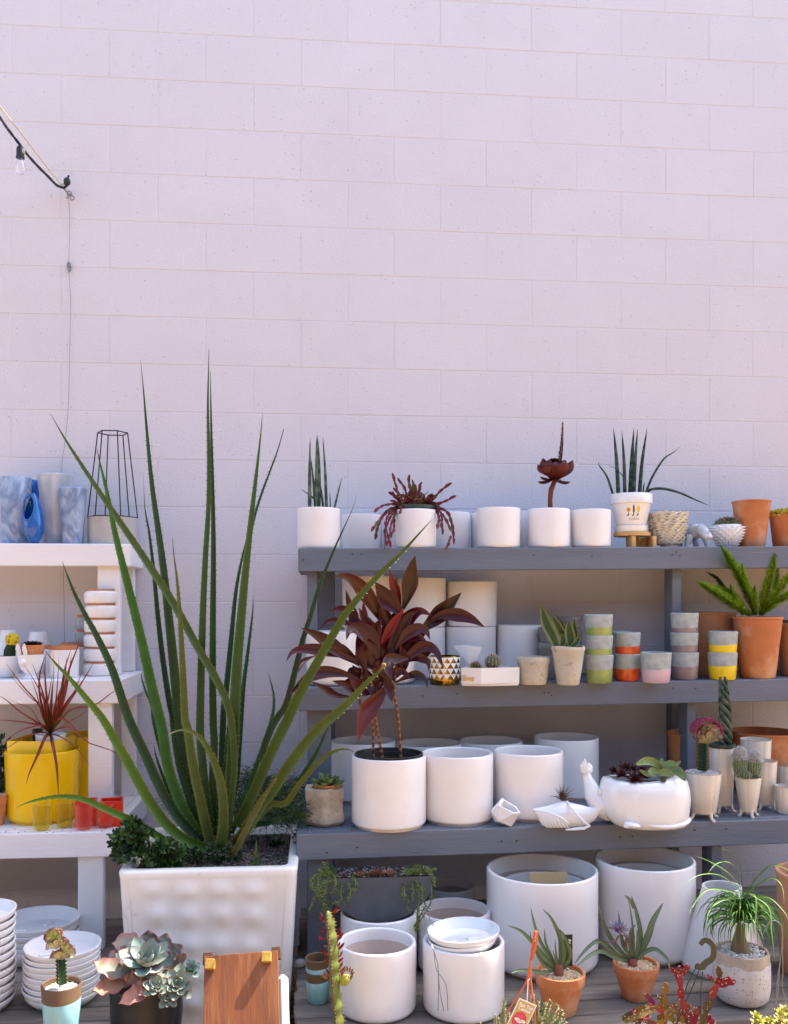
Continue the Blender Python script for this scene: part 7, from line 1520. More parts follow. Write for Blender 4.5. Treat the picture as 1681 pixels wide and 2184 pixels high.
for i in range(700):
    a = r_.uniform(.05, pi-.05); R_ = (200+r_.uniform(-25, 6))*k4; p = cu(592, 355)+Vector((R_*cos(a), r_.uniform(-.03, .03), R_*sin(a)*.98)); m.ball(p, .0022, 5, 3, 0, None, (.30+.1*r_.random(), .04, .10))
m.build('pink_edge', M['dusty'], tU1)
yb2 = fU2.loc.y
for i in range(4):
    off = Vector(tU2.location); pts = []
    for j in range(28):
        t_ = j/27; x = 820+ (70*(1-t_*.35))*sin(t_*12+i*2*pi/4)+ (20 if t_ < .5 else 20-60*(t_-.5)); y = 490-(490-(-430))*t_; d = .013*cos(t_*12+i*2*pi/4)
        pts.append(Q('n', x, y, yb2+d-.0)-off)
    f_b = bandcol((.02, .05, .035), (.16, .20, .13), 40, i+40); m = MB(); m.tube(pts, [50*k4*.72*(1-.6*(j/27)**3) for j in range(28)], 8, 0, True, lambda q, a: f_b(q, cos(a)*.4)); m.build('leaf', M['waxy'], tU2)
k5 = fU3.k*.16; cw = lambda x, y, d=0.: Vector((P(qx('n', x), 1282, fU3.loc.y).x-fU3.loc.x, d, (1447-y)*k5))
for i, (x, y, rx, rz, ytop) in enumerate(((1040, 730, 92, 190, 520), (1215, 760, 96, 185, 580))):
    fuzz_cactus(tU3, cw(x, y, .0-.005*i), rx*k5, rz*k5, 2600, (.14, .18, .07), (.55, .60, .42), .006, seed=i+5, ribs=20)
    m = MB(); r_ = random.Random(i)
    for j in range(1700):
        th_ = math.acos(1-r_.random()*.75); a = r_.uniform(0, 2*pi); v = Vector((sin(th_)*cos(a), sin(th_)*sin(a), cos(th_))); p = cw(x, y, -.005*i)+Vector((v.x*rx, v.y*rx, v.z*rz))*k5
        e = p+(v*.8+Vector((r_.uniform(-1, 1), r_.uniform(-1, 1), r_.uniform(-1, .6)))).normalized()*r_.uniform(.006, .016); m.cone(p, e, .00075, 3, 0, (.80, .76, .74))
    o = m.build('wool', M['dusty'], tU3); o['kind'] = 'stuff'
fuzz_cactus(tU3, cw(1060, 880, -.03), 75*k5, 50*k5, 700, (.10, .12, .04), (.45, .5, .3), .005, seed=15, ribs=14)

# half moon planter planting
hl = HM.location; yh = Yh+.05
for i, (x, y, R_, c1, c2, rg) in enumerate(((440, 385, 52, (.13, .09, .13), (.22, .15, .19), (5, 6)), (585, 385, 50, (.26, .13, .05), (.36, .12, .06), (5, 6)), (690, 365, 40, (.16, .14, .04), (.42, .05, .02), (5, 6)), (760, 360, 46, (.20, .13, .05), (.45, .03, .03), (6, 7)), (880, 375, 66, (.24, .16, .09), (.34, .13, .09), (5, 6)), (970, 330, 30, (.10, .09, .10), (.14, .10, .12), (5, 6)), (400, 330, 24, (.10, .09, .10), (.14, .10, .12), (5, 5)))):
    rosette(HM, Q('q', x, y+18, yh-.03 if i < 5 else yh+.02)-hl, R_*1.45*.22*depth(806, Yh)/FPX, rg, c1, c2, .36, (.25, 0), i, .12, .25, 'waxy', elev=(78, 25), scale0=.6, name='rosette')
def strand(spec, Y0, Y1, seed, cols=((.17, .26, .05), (.26, .32, .08), (.10, .18, .04)), sz=.0085, stemc=(.28, .28, .08)):
    r = random.Random(seed); C = resample([Q('q', x, y, Y0+(Y1-Y0)*min(1, i*.6))-hl for i, (x, y) in enumerate(spec)], 26); m = MB(); m.tube(C, .0016, 5, 0, True, stemc)
    for i in range(1, 26):
        for j in range(2):
            d = Vector((r.uniform(-1, 1), r.uniform(-1, .4), r.uniform(-.8, .8))).normalized(); L = sz*r.uniform(.7, 1.5); c = r.choice(cols)
            m.blade([C[i], C[i]+d*L*.6, C[i]+d*L+Vector((0, 0, L*.15))], L*.34, lambda t: max(.05, sin(pi*min(.97, t*.8+.15))), .1, .5, 4, c)
    m.build('strand', M['leaf'], HM, autos=False)
for i, s in enumerate((([(330, 380), (250, 450), (240, 560), (250, 680), (300, 720)]), ([(300, 380), (200, 400), (170, 520), (140, 620), (90, 720)]), ([(290, 360), (190, 380), (180, 480), (200, 560), (220, 640)]), ([(320, 380), (270, 480), (250, 600), (240, 740)]), ([(280, 370), (180, 370), (120, 430), (130, 520)]), ([(330, 370), (350, 430), (350, 500), (300, 560)]), ([(430, 400), (410, 470), (405, 560), (415, 620), (330, 665)]), ([(440, 400), (480, 470), (495, 560), (470, 620), (440, 680)]), ([(470, 395), (530, 410), (545, 470), (540, 540)]), ([(260, 350), (260, 300), (250, 260)]), ([(300, 360), (240, 350), (190, 330)]), ([(340, 380), (300, 440), (220, 470), (180, 560), (190, 600)]),
                           ([(1060, 390), (1020, 480), (1020, 560), (1040, 660), (1080, 740)]), ([(1100, 390), (1100, 470), (1100, 560), (1100, 640)]), ([(1150, 390), (1155, 500), (1160, 600), (1150, 700), (1140, 800), (1130, 900)]), ([(1170, 390), (1190, 500), (1190, 600), (1220, 680), (1170, 780), (1150, 900)]), ([(1240, 390), (1275, 460), (1280, 560), (1275, 640), (1210, 760), (1150, 860)]), ([(1050, 380), (1000, 500), (1010, 590), (1040, 680)]), ([(1250, 380), (1300, 420), (1310, 480)]), ([(1200, 380), (1270, 350), (1320, 320)]), ([(1080, 380), (1050, 340), (1010, 350)]), ([(1150, 370), (1160, 330), (1140, 300)]), ([(1130, 390), (1130, 440), (1160, 500), (1150, 560)]), ([(1110, 860), (1140, 880), (1130, 940)]), ([(1100, 380), (1110, 340), (1090, 320)]), ([(1220, 380), (1230, 340), (1250, 320)]))):
    strand(s, yh-.03, Yh-.018, i)
shrub(HM, [(Q('q', 1150, 350, yh)-hl, (.045, .03, .014)), (Q('q', 280, 360, yh)-hl, (.03, .03, .012))], 260, .012, [(.07, .13, .03), (.10, .16, .04)], seed=9, asp=.3)
# ================================================================ DECK PLANTS AND FRONT ROW
# ponytail palm
kp = fPT.k*.2; pl_ = tPT.location; cpt = lambda x, y, d=0.: Q('m', x, y, fPT.loc.y+d)-pl_
m = MB(); m.tube([cpt(1175, 590), cpt(1172, 560), cpt(1165, 480), cpt(1165, 400), cpt(1175, 320), cpt(1185, 270)], [108*kp, 102*kp, 80*kp, 60*kp, 46*kp, 40*kp], 24, 0, True, lambda q, a: (.24*(1-.3*q)+.02*sin(q*50), .155*(1-.3*q), .07)); m.build('trunk', M['stone'] if False else M['leaf'], tPT)
r_ = random.Random(77); hubp = cpt(1188, 250)
def pal(pts, w, seed, n=22, c=None):
    r = random.Random(seed); g = r.choice([(.055, .18, .013), (.085, .23, .016), (.04, .13, .012), (.13, .27, .022), (.028, .095, .012)]) if c is None else c
    m = MB(); m.blade(pts, w, lambda t: (.7+.3*min(1, t*3))*max(.03, 1-t**2.2), .22, .05, n, lambda t, a: tuple(g[i]*(1.1+.25*t if i < 2 else 1) if not (t > .93) else (.28, .20, .07)[i] for i in range(3)), ref=lambda t, p: Vector((0, -.6, .8)), twist=r.uniform(-.8, .8)); m.build('leaf', M['leaf'], tPT, autos=75)
for i in range(165):
    a = i*2.39996+r_.uniform(-.2, .2); q = i/165; e = radians(82-75*q+r_.uniform(-8, 8)); L = (95+170*min(1, .4+q))*kp*2.05*r_.uniform(.75, 1.1)
    d = Vector((cos(a), sin(a)*.85, 0)); up = Vector((0, 0, 1)); b = hubp+Vector((cos(a)*.008, sin(a)*.008, .03*(1-q)))
    p1 = b+(d*cos(e)+up*sin(e))*L*.38; p2 = p1+(d*cos(e-.75)+up*sin(e-.75))*L*.32; p3 = p2+(d*cos(e-1.75)+up*sin(e-1.75))*L*.28; p4 = p3+(d*cos(e-2.3)+up*sin(e-2.3))*L*.15
    if p4.y+fPT.loc.y < -1.95: continue
    pal([b, p1, p2, p3, p4], 20*kp*r_.uniform(.7, 1.15), i)
for i, s in enumerate((([(6, 1390, 1100), (6, 1380, 980), (6, 1330, 900), (6, 1200, 860)]), ([(6, 1390, 1120), (6, 1300, 1020), (6, 1180, 950), (6, 1095, 918)]), ([(6, 1390, 1140), (6, 1250, 1040), (6, 1100, 1050), (6, 990, 1165)]), ([(6, 1400, 1150), (6, 1480, 1180), (6, 1475, 1350), (6, 1480, 1530)]), ([(6, 1420, 1150), (6, 1560, 1060), (6, 1640, 1100), (6, 1660, 1230)]), ([(6, 1430, 1180), (6, 1560, 1180), (6, 1650, 1260), (6, 1690, 1330)]), ([(6, 1400, 1180), (6, 1260, 1200), (6, 1180, 1280), (6, 1175, 1430)]), ([(6, 1430, 1150), (6, 1560, 1240), (6, 1580, 1400), (6, 1600, 1600)]), ([(6, 1430, 1120), (6, 1570, 980), (6, 1700, 1020), (6, 1750, 1120)]), ([(6, 1370, 1150), (6, 1180, 1130), (6, 1080, 1240), (6, 1060, 1300)]), ([(6, 1400, 1100), (6, 1370, 1020), (6, 1310, 960), (6, 1230, 970), (6, 1170, 1040)]))):
    off = tPT.location; pal([Q(c, x, y, fPT.loc.y-(.02+.05*j))-off for j, (c, x, y) in enumerate(s)], 22*kp, 900+i, 26, (.12, .24, .03))
# fan plants
def fan(t, f, specs, c, Yb_, colr=(.25, .36, .15)):
    for (pts, w, dy) in specs:
        leafpx(t, [(c, x, y) for x, y in pts], w, (Yb_, Yb_+dy), colr, lambda t_: (.6+.4*sin(min(1, t_/.5)*pi/2))*max(.25 if t_ < .985 else .05, 1-t_**5)**.7*(1 if t_ < .35 else max(.15, 1-.5*(t_-.35))), .22, .1, 20, 'waxy', tipc=(.25, .10, .05), tipat=.985, edge=(.20, .21, .10))
y1 = fX1.loc.y
fan(tX1, fX1, [([(745, 640), (640, 520), (540, 400), (430, 290), (315, 243)], 42, -.02), ([(755, 640), (680, 520), (600, 380), (550, 240), (514, 85)], 34, .02), ([(745, 640), (640, 570), (560, 470), (520, 380), (508, 290)], 26, .03), ([(760, 640), (700, 520), (650, 400), (633, 265)], 26, .02), ([(770, 630), (780, 480), (770, 340), (700, 180), (625, 98)], 40, .03), ([(775, 630), (745, 520), (735, 440), (733, 355)], 18, .0), ([(770, 640), (740, 560), (712, 460)], 20, -.02), ([(780, 640), (810, 520), (800, 400), (750, 260), (720, 210)], 40, .0), ([(785, 640), (850, 560), (860, 460), (810, 330), (760, 265)], 42, -.01), ([(790, 630), (860, 540), (868, 450), (840, 400)], 34, -.03), ([(785, 640), (830, 540), (835, 450), (820, 420)], 34, .01), ([(770, 640), (800, 540), (805, 430), (790, 350)], 34, .02), ([(740, 645), (640, 600), (560, 500)], 26, -.03), ([(740, 640), (620, 655), (500, 640), (400, 640), (340, 665)], 34, -.06)], 'l', y1)
y2 = fX2.loc.y
fan(tX2, fX2, [([(1410, 560), (1270, 420), (1170, 240), (1115, 35)], 42, .0), ([(1400, 560), (1280, 500), (1180, 410), (1100, 380), (990, 470), (905, 580)], 42, -.05), ([(1400, 570), (1260, 520), (1150, 470), (1050, 500), (925, 600)], 46, -.08), ([(1420, 540), (1340, 420), (1310, 260), (1293, 110)], 34, -.02), ([(1430, 540), (1400, 400), (1410, 280), (1448, 232)], 44, -.03), ([(1440, 540), (1490, 350), (1460, 150), (1410, -20)], 46, .02), ([(1450, 540), (1470, 400), (1460, 280)], 42, .0), ([(1435, 540), (1425, 300), (1400, 100), (1380, 20)], 20, .03), ([(1470, 540), (1520, 420), (1570, 300), (1600, 200), (1690, 40)], 64, .0), ([(1410, 550), (1370, 460), (1365, 350)], 22, -.03), ([(1440, 560), (1540, 470), (1620, 450), (1680, 490), (1740, 560), (1745, 640)], 40, -.07), ([(1430, 90), (1400, 20), (1350, -30)], 34, .0), ([(1420, 540), (1400, 450), (1440, 330)], 30, .02)], 'l', y2, (.27, .37, .19))
for (t, f, x, y, cl) in ((tX1, fX1, 765, 640, (.26, .10, .06)), (tX2, fX2, 1420, 590, (.36, .10, .08))):
    p = Q('l', x, y, f.loc.y)-t.location; m = MB(); m.tube([Vector((p.x, 0, f.H*.86)), p, p+Vector((0, 0, .02))], [.013, .015, .012], 14, 0, True, cl); m.build('trunk', M['dusty'], t)
kl = fX2.k*.24; p0 = Q('l', 1350, 430, y2-.01)-tX2.location
m = MB(); m.tube([p0, Q('l', 1375, 340, y2-.03)-tX2.location, Q('l', 1330, 310, y2-.03)-tX2.location, Q('l', 1290, 290, y2-.03)-tX2.location], [.005, .006, .0055, .005], 8, 0, True, (.20, .13, .14)); m.tube([Q('l', 1300, 330, y2-.03)-tX2.location, Q('l', 1270, 380, y2-.035)-tX2.location, Q('l', 1190, 390, y2-.05)-tX2.location], [.004, .004, .002], 6, 0, True, (.24, .13, .11)); m.build('rosette_stalk', M['dusty'], tX2)
rosette(tX2, Q('l', 1290, 280, y2-.03)-tX2.location, 105*kl, (4, 6, 7, 6), (.30, .25, .32), (.34, .28, .36), .26, (.1, 0), 9, .1, .35, 'dusty', elev=(80, 5), scale0=.7, name='rosette')
# price tag
kx = fX1.k*.24; pT = Q('l', 845, 600, y1+.03)-tX1.location; pT2 = Q('l', 850, 320, y1+.03)-tX1.location; m = MB()
hT_ = (pT2-pT).length; m.box((pT+pT2)/2, (.026*1.0*2*.52*1.9/1.9*1.0, .0015, hT_), 0, .0005); tg = m.build('price_tag', M['black_plastic'], tX1, False)
o = text(None, '$', Vector(((pT+pT2)/2+Vector((.002, -.0012, hT_*.24)))), .028, 'ink', (pi/2, .15, 0), name='dollar_sign', bold=.0004); o.parent = tg
# echeveria bottom left
kq = 1; EY = -1.28
fE_ = fit(2, Plane(Vector((-2, 0, .12)), Vector((2, 0, .12))), 650, 1090, 2010, 1790, EY)
EP = thing('echeveria', 'big ruffled pink edged blue green echeveria with baby rosettes in a black nursery pot', 'potted plant', (fE_.loc.x, fE_.loc.y, .0)); r = fE_.r; He = fE_.loc.z+fE_.H
m = MB(); m.lathe([(0, .0), (r*.8, .0)]+[(r*(.82+.16*q/8)+(.003 if q % 2 else 0), He*(.1+.85*q/9)) for q in range(9)]+[(r, He*.93), (r*1.02, He*.94), (r*1.02, He), (r*.98, He), (r*.95, He*.95), (0, He*.94)], 44); m.build('pot', M['black_plastic'], EP)
ke = depth(qx(2, 870), EY)/FPX*.36; ec = lambda x, y, d=0.: Q(2, x, y, EY+d)-EP.location
EC = (.28, .36, .29); EE = (.50, .14, .13)
def eleaf(pts, w, d0, d1, c0=EC, c1=None, wave=.09, edge=EE, cup=.16, lab=None):
    c1 = c1 or c0; p3 = [ec(x, y, d0+(d1-d0)*i/(len(pts)-1)) for i, (x, y) in enumerate(pts)]; oc = CAM-EP.location
    def cf(t, a):
        c = [c0[i]*(1-t)+c1[i]*t for i in range(3)]; e = 1 if (abs(a) > .9) else 0
        q = max(e*.75, max(0, (t-.9)*8)); q = min(1, q); return tuple(c[i]*(1-q)+edge[i]*q for i in range(3))
    m = MB(); m.blade(p3, w*ke, lambda t: (.36+.64*sin(min(1, t/.6)*pi/2)**1.3)*(1 if t < .6 else max(.03, (1-((t-.6)/.4)**1.7)))*(1+.03*sin(t*40)), cup, .07, 26, cf, ref=lambda t, p: (oc-p).normalized()+Vector((0, 0, .9)), wave=wave); o = m.build('leaf', M['dusty'], EP, autos=75)
    if lab: o['label'] = lab
PNK = (.36, .27, .19); BG = (.27, .36, .30)
for a in (([(880, 1560), (880, 1490), (878, 1400)], 130, .07, .09, EC, (.28, .22, .18)), ([(860, 1560), (780, 1490), (700, 1470), (665, 1478)], 150, .05, .06, EC, PNK), ([(900, 1560), (960, 1490), (990, 1420)], 120, .05, .08, EC, (.30, .25, .20)), ([(840, 1580), (740, 1550), (660, 1570), (640, 1600)], 120, .02, .03, EC, PNK), ([(930, 1580), (1020, 1540), (1080, 1490)], 130, .03, .03, EC, (.32, .24, .20)), ([(860, 1560), (800, 1510), (755, 1470)], 120, .03, .05, BG, BG),
          ([(900, 1600), (980, 1590), (1045, 1545)], 110, .0, -.02, BG, BG), ([(850, 1590), (760, 1570), (680, 1540)], 110, .0, .0, BG, BG), ([(880, 1580), (870, 1530), (880, 1470)], 100, .02, .05, BG, BG), ([(920, 1580), (960, 1530), (1000, 1500)], 90, .02, .03, BG, BG), ([(840, 1620), (740, 1640), (640, 1620), (550, 1590)], 130, -.02, -.06, EC, PNK), ([(830, 1650), (720, 1700), (620, 1740), (548, 1765)], 120, -.03, -.10, (.30, .27, .17), (.52, .20, .12)), ([(850, 1640), (780, 1650), (720, 1610)], 110, -.03, -.05, BG, BG), ([(870, 1650), (830, 1680), (760, 1690), (735, 1690)], 90, -.05, -.08, (.30, .30, .18), (.50, .22, .13)),
          ([(900, 1660), (870, 1700), (830, 1760), (700, 1840)], 110, -.05, -.13, (.42, .26, .16), (.55, .24, .17)), ([(900, 1650), (910, 1700), (890, 1740), (820, 1790)], 95, -.06, -.12, (.50, .30, .20), (.56, .32, .24)), ([(920, 1630), (980, 1640), (1060, 1590), (1100, 1540)], 110, .0, -.03, EC, (.36, .20, .16)), ([(930, 1640), (990, 1650), (1050, 1640)], 80, -.03, -.05, EC, (.34, .24, .18)), ([(860, 1620), (810, 1640), (780, 1640)], 90, -.04, -.06, BG, BG), ([(880, 1610), (900, 1650), (880, 1690)], 100, -.04, -.08, BG, BG)):
    eleaf(*a)
rosette(EP, ec(870, 1600, -.03), 185*ke, (3, 4, 5, 6), (.28, .37, .31), (.30, .38, .31), .52, (.45, 0), 2, .16, .12, 'dusty', join=False, elev=(80, 25), scale0=.35, edge=(.42, .36, .33), wave=.04)
for (x, y, d, R_, s, tl) in ((1055, 1725, -.08, 110, 3, .9), (925, 1735, -.10, 80, 4, .7), (1130, 1640, -.02, 75, 5, .5), (1000, 1800, -.10, 70, 6, .9), (1010, 1640, .0, 60, 8, .6), (885, 1785, -.08, 55, 11, .8)):
    rosette(EP, ec(x, y, d), R_*ke, (4, 5, 6, 5), (.22, .32, .27), (.25, .34, .28), .58, (tl, .1), s, .14, .25, 'dusty', join=True, elev=(75, 8), scale0=.35, name='baby_rosette', edge=(.40, .30, .22) if s in (3, 4, 6) else None)
m = MB(); m.lathe([(0, He*.96), (r*.9, He*.95)], 20); m.build('soil', M['soil'], EP)
# coral cactus in aqua cup (bottom left)
fC_ = fit('d', LDEC, 432, 882, 1800, 1160, -1.40, .66); fC_.loc.z = DZ
tCC = thing('coral_cactus', 'pale green crested coral cactus graft in a brown rimmed aqua cup with white gravel', 'potted plant', fC_.loc); r = fC_.r; rb = r*.72; H = 1.5+(HOR-qy('d', 1160))/FPX*(fC_.zc-r)-DZ; m = MB()
zz = H*.80; m.lathe([(0, 0, 1), (rb-.004, 0, 1), (rb, .004, 1), (rb+(r-rb)*.5, H*.5, 1), (rb+(r-rb)*.82, zz, 1), (rb+(r-rb)*.82-.0006, zz+.001, 0), (r-.001, H-.003, 0), (r-.003, H, 0), (r-.006, H-.002, 0), (r-.01, H*.85, 0), (0, H*.84, 0)], 48, mod=lambda a, q, z: (q, z+(.004*sin(a) if zz-.002 < z < zz+.003 and q > rb else 0))); m.build('cup', [M['brown_clay'], M['aqua']], tCC)
fcc = Fit(); fcc.r = r; fcc.H = H; pebbles(tCC, 0, 0, H*.90, r*.84, r*.84, 700, .0050, WHG, seed=91); kd = fC_.k*.2
cd_ = lambda x, y, d=0.: Q('d', x, y, fC_.loc.y+d)-tCC.location
stemcol(tCC, fC_, cd_(650, 1090), cd_(640, 820), 62*kd, None)
crest(tCC, [(cd_(650, 820, -.0), 130*kd, (.3, 2.6)), (cd_(610, 700, -.005), 120*kd, (1.2, 3.0)), (cd_(700, 760, -.01), 110*kd, (.1, 1.6)), (cd_(590, 600, -.005), 120*kd, (.6, 2.9)), (cd_(560, 590, .0), 90*kd, (1.6, 3.6)), (cd_(640, 690, .0), 110*kd, (.8, 2.2))], .030, 14, (.85, .80, .48), (.30, .07, .09), 17, name='crest')
crest(tCC, [(cd_(590, 590, -.01), 100*kd, (.2, 3.0)), (cd_(690, 730, -.015), 90*kd, (-.2, 2.0))], .020, 15, (.60, .68, .20), (.25, .06, .07), 10, name='green_crest')
# leaning plywood board with blocks
base = P(510, 2030, -1.42); lean = radians(30)
bw1 = (P(597, 2034, -1.42).x-P(472, 2034, -1.42).x)
BD = thing('wooden_stand', 'upturned plywood plant stand leaning in front of the cream planter, pale corner blocks up', 'plant stand', P(515, 2034, -1.42)); BD.rotation_euler = (-lean, radians(-3.0), 0)
m = MB(); m.box((0, 0, -.30), (bw1*1.25, .012, .60), 0, .001); m.build('panel', M['ply'], BD, False)
hwp = bw1*1.25/2
for (x, z) in ((-hwp+.018, -.024), (hwp-.030, -.018)):
    m = MB(); m.box((x, -.019, z), (.026, .026, .026), 0, .0015, Matrix.Rotation(.08, 3, 'Y')); m.build('block', M['block'], BD, False)
for x in (-hwp+.006, hwp-.006):
    m = MB(); m.box((x, .020, -.004), (.024, .028, .032), 0, .001); m.build('corner_bracket', M['bracket'], BD, False)
m = MB(); m.box((hwp+.010, .022, -.36), (.030, .030, .60), 0, .012); m.build('white_edge', M['white_plastic'], BD)
m = MB(); m.lathe([(0, 0), (.004, 0), (.004, .03), (.003, .032), (.009, .036), (.010, .046), (.004, .052), (0, .052)], 12, (hwp+.02, .01, -.225), M=Matrix.Rotation(pi/2, 3, 'Y')); m.build('push_pin', M['white_plastic'], BD)
# red tipped euphorbia column
YE = -1.36; ECx = thing('red_tipped_cactus', 'tall green cactus column with red leaf tips in front of the white pots', 'potted plant', (P(qx(5, 430), 2200, YE).x, YE, 0)); off = ECx.location
ax = [Q(5, x, y, YE)-off for x, y in ((450, 2250), (440, 1974), (418, 1750), (412, 1600), (395, 1400), (375, 1265))]; C = resample(ax, 90); ku = depth(700, YE)/FPX*.34; m = MB(); r_ = random.Random(3)
vs = []; seg = 12
for i, p in enumerate(C):
    t_ = i/89; R0 = (44 if t_ < .8 else 44-15*(t_-.8)*5)*ku*(1 if t_ < .95 else max(.25, sqrt(max(0, 1-((t_-.95)/.05)**2))))*(.88+.12*sin(t_*70))
    for j in range(seg):
        a = 2*pi*j/seg+.25; rr = R0*(1.0 if j % 4 == 0 else .62 if j % 4 == 2 else .74); vs.append(p+Vector((cos(a)*rr, sin(a)*rr, 0)))
colsE = []
for i in range(90):
    for j in range(seg):
        v = noise.noise(Vector((i*.35, j*1.1, 0)))
        colsE.append((.17+.10*v, .22+.10*v, .03) if j % 4 else (.20, .12, .05))
m.add(vs, [(i*seg+j, i*seg+(j+1) % seg, (i+1)*seg+(j+1) % seg, (i+1)*seg+j) for i in range(89) for j in range(seg)]+[tuple(89*seg+j for j in range(seg))], 0, colsE); m.build('column', M['dusty'], ECx, autos=70)
m = MB()
for i in range(2, 89, 2):
    for j in (0, 4, 8):
        p = Vector(vs[i*seg+j]); d = (p-C[i]).normalized(); m.cone(p, p+d*.006+Vector((0, 0, -.001)), .0016, 4, 0, (.30, .12, .06))
m.build('spines', M['dusty'], ECx)
m = MB()
for i in range(34):
    q = r_.random(); j = int(89*(1-.42*q**1.3)); j = min(88, j); a = r_.uniform(-.8, .8)+r_.choice((0, pi)); p = C[j]+Vector((cos(a), sin(a)*.8, 0))*38*ku; d = Vector((cos(a)*.8, sin(a)*.5, r_.uniform(.2, 1))).normalized(); L = r_.uniform(.010, .024)
    m.blade([p, p+d*L*.5, p+d*L+Vector((0, 0, .003))], L*.36, lambda t: max(.06, sin(pi*min(.96, t*.8+.15))), .2, .2, 6, r_.choice([(.38, .02, .04), (.48, .04, .05), (.30, .015, .03), (.45, .18, .16)]))
m.build('red_leaves', M['waxy'], ECx, autos=False)
pb = Q(5, 470, 1700, YE)-off; m = MB(); m.ball(pb+Vector((.006, -.004, .002)), (.015, .013, .018), 10, 8, 0, Matrix.Rotation(.5, 3, 'Y'), (.42, .36, .05)); m.build('side_shoot', M['dusty'], ECx)
m = MB()
for i in range(12): a = i*.52; p = pb+Vector((.012+.012*cos(a), -.006, .006+.016*sin(a)+.006)); m.blade([p, p+Vector((.004*cos(a), 0, .010)), p+Vector((.009*cos(a), 0, .015))], .006, lambda t: max(.1, sin(pi*min(.96, t*.8+.15))), .2, .2, 5, (.50, .22, .06))
m.build('shoot_leaves', M['waxy'], ECx, autos=False)
for s in ((390, 1690, 330, 1665), (345, 1450, 325, 1415)):
    m = MB(); m.blade([Q(5, s[0]-15, s[1], YE)-off, Q(5, (s[0]+s[2])/2-8, (s[1]+s[3])/2, YE)-off, Q(5, s[2], s[3], YE)-off], .009, lambda t: max(.1, sin(pi*min(.96, t*.8+.15))), .2, .2, 6, (.55, .25, .05) if s[0] == 390 else (.45, .03, .06)); m.build('loose_leaf', M['waxy'], ECx)
m = MB(); m.lathe([(0, .0), (.055, 0), (.075, .14), (.08, .14), (.08, .16), (.074, .16), (.07, .14), (0, .14)], 32, (ax[0].x, 0, 0)); m.build('pot', M['terra'], ECx)
# --- front row plants on a low bench just below the frame
BNZ = .16
bench = thing('low_bench', 'low plank bench in front of the deck carrying the front row of hanging cacti', 'bench', (.9, -1.72, 0))
for i in range(4):
    m = MB(); m.box((0, -.14+.095*i, BNZ-.011), (2.2, .088, .022), 0, .003); m.build('plank', M['old_wood'], bench, False)
for x in (-1.0, 1.0):
    m = MB(); m.box((x, 0, (BNZ-.023)/2), (.06, .34, BNZ-.023), 0, .003); m.build('leg', M['old_wood'], bench, False)
YR = -1.66
def fpot(name, lab, px, rr, Hh, mt='black_plastic', Y=YR):
    x = P(px, 2184, Y).x; t = thing(name, lab, 'potted plant', (x, Y, BNZ)); m = MB(); m.lathe([(0, 0), (rr*.72, 0), (rr*.97, Hh*.9), (rr, Hh*.91), (rr, Hh), (rr*.97, Hh), (rr*.93, Hh*.88), (0, Hh*.86)], 36); m.build('pot', M[mt], t); f = Fit(); f.r = rr; f.H = Hh; soil(t, f, .9); return t
# rat tail cactus
tR = fpot('rat_tail_cactus', 'furry green rat tail cactus stems in a hanging pot with an orange strap, bottom centre', 1130, .085, .105)
def furry(t, pts, w, seed, c=(.16, .20, .07), hair=(.62, .52, .28), n=260):
    C = resample(pts, 24); m = MB(); m.tube(C, [w*(.85+.15*sin(i*.8))*(1 if i < 20 else max(.35, 1-(i-20)*.16)) for i in range(24)], 9, 0, True, c); r = random.Random(seed)
    for i in range(n):
        j = r.randrange(23); p = C[j].lerp(C[j+1], r.random()); T = (C[j+1]-C[j]).normalized(); X = T.orthogonal().normalized(); a = r.uniform(0, 2*pi); d = X*cos(a)+T.cross(X)*sin(a); m.cone(p+d*w*.85, p+d*(w+.0045)+T*.0025, .0006, 3, 0, hair)
    m.build('stem', M['dusty'], t)
off = tR.location
for i, (s, w_) in enumerate((([(275, 1200), (272, 1050), (275, 895)], .0066), ([(210, 1200), (205, 1120), (198, 1035)], .005), ([(320, 1200), (318, 1110), (312, 1020)], .006), ([(280, 1200), (272, 1120), (276, 1035)], .007), ([(240, 1200), (225, 1100), (215, 1050)], .005), ([(560, 1200), (570, 1060), (576, 915)], .0062), ([(590, 1200), (600, 1100), (645, 930)], .0068), ([(620, 1200), (640, 1060), (690, 905)], .0072), ([(650, 1200), (690, 1070), (755, 945)], .0075), ([(640, 1200), (690, 1100), (745, 1045)], .006), ([(680, 1210), (740, 1110), (795, 995)], .008), ([(720, 1230), (770, 1130), (825, 1080)], .0065), ([(640, 1200), (650, 1100), (680, 1045)], .007), ([(600, 1200), (598, 1120), (600, 1050)], .007), ([(520, 1150), (515, 1000), (540, 845)], .0055), ([(700, 1260), (740, 1180), (775, 1150)], .007), ([(90, 1190), (80, 1140), (72, 1110)], .005))):
    furry(tR, [Q('l', x, y, YR+.02*((i % 4)-1.5))-off if j else Vector(((Q('l', x, y, YR)-off).x*.6, .0, .08)) for j, (x, y) in enumerate(s)]if False else [Vector(((Q('l', s[0][0], s[0][1], YR)-off).x*.75, .0, .09))]+[Q('l', x, y, YR+.015*((i % 4)-1.5))-off for (x, y) in s], w_*.82, i)
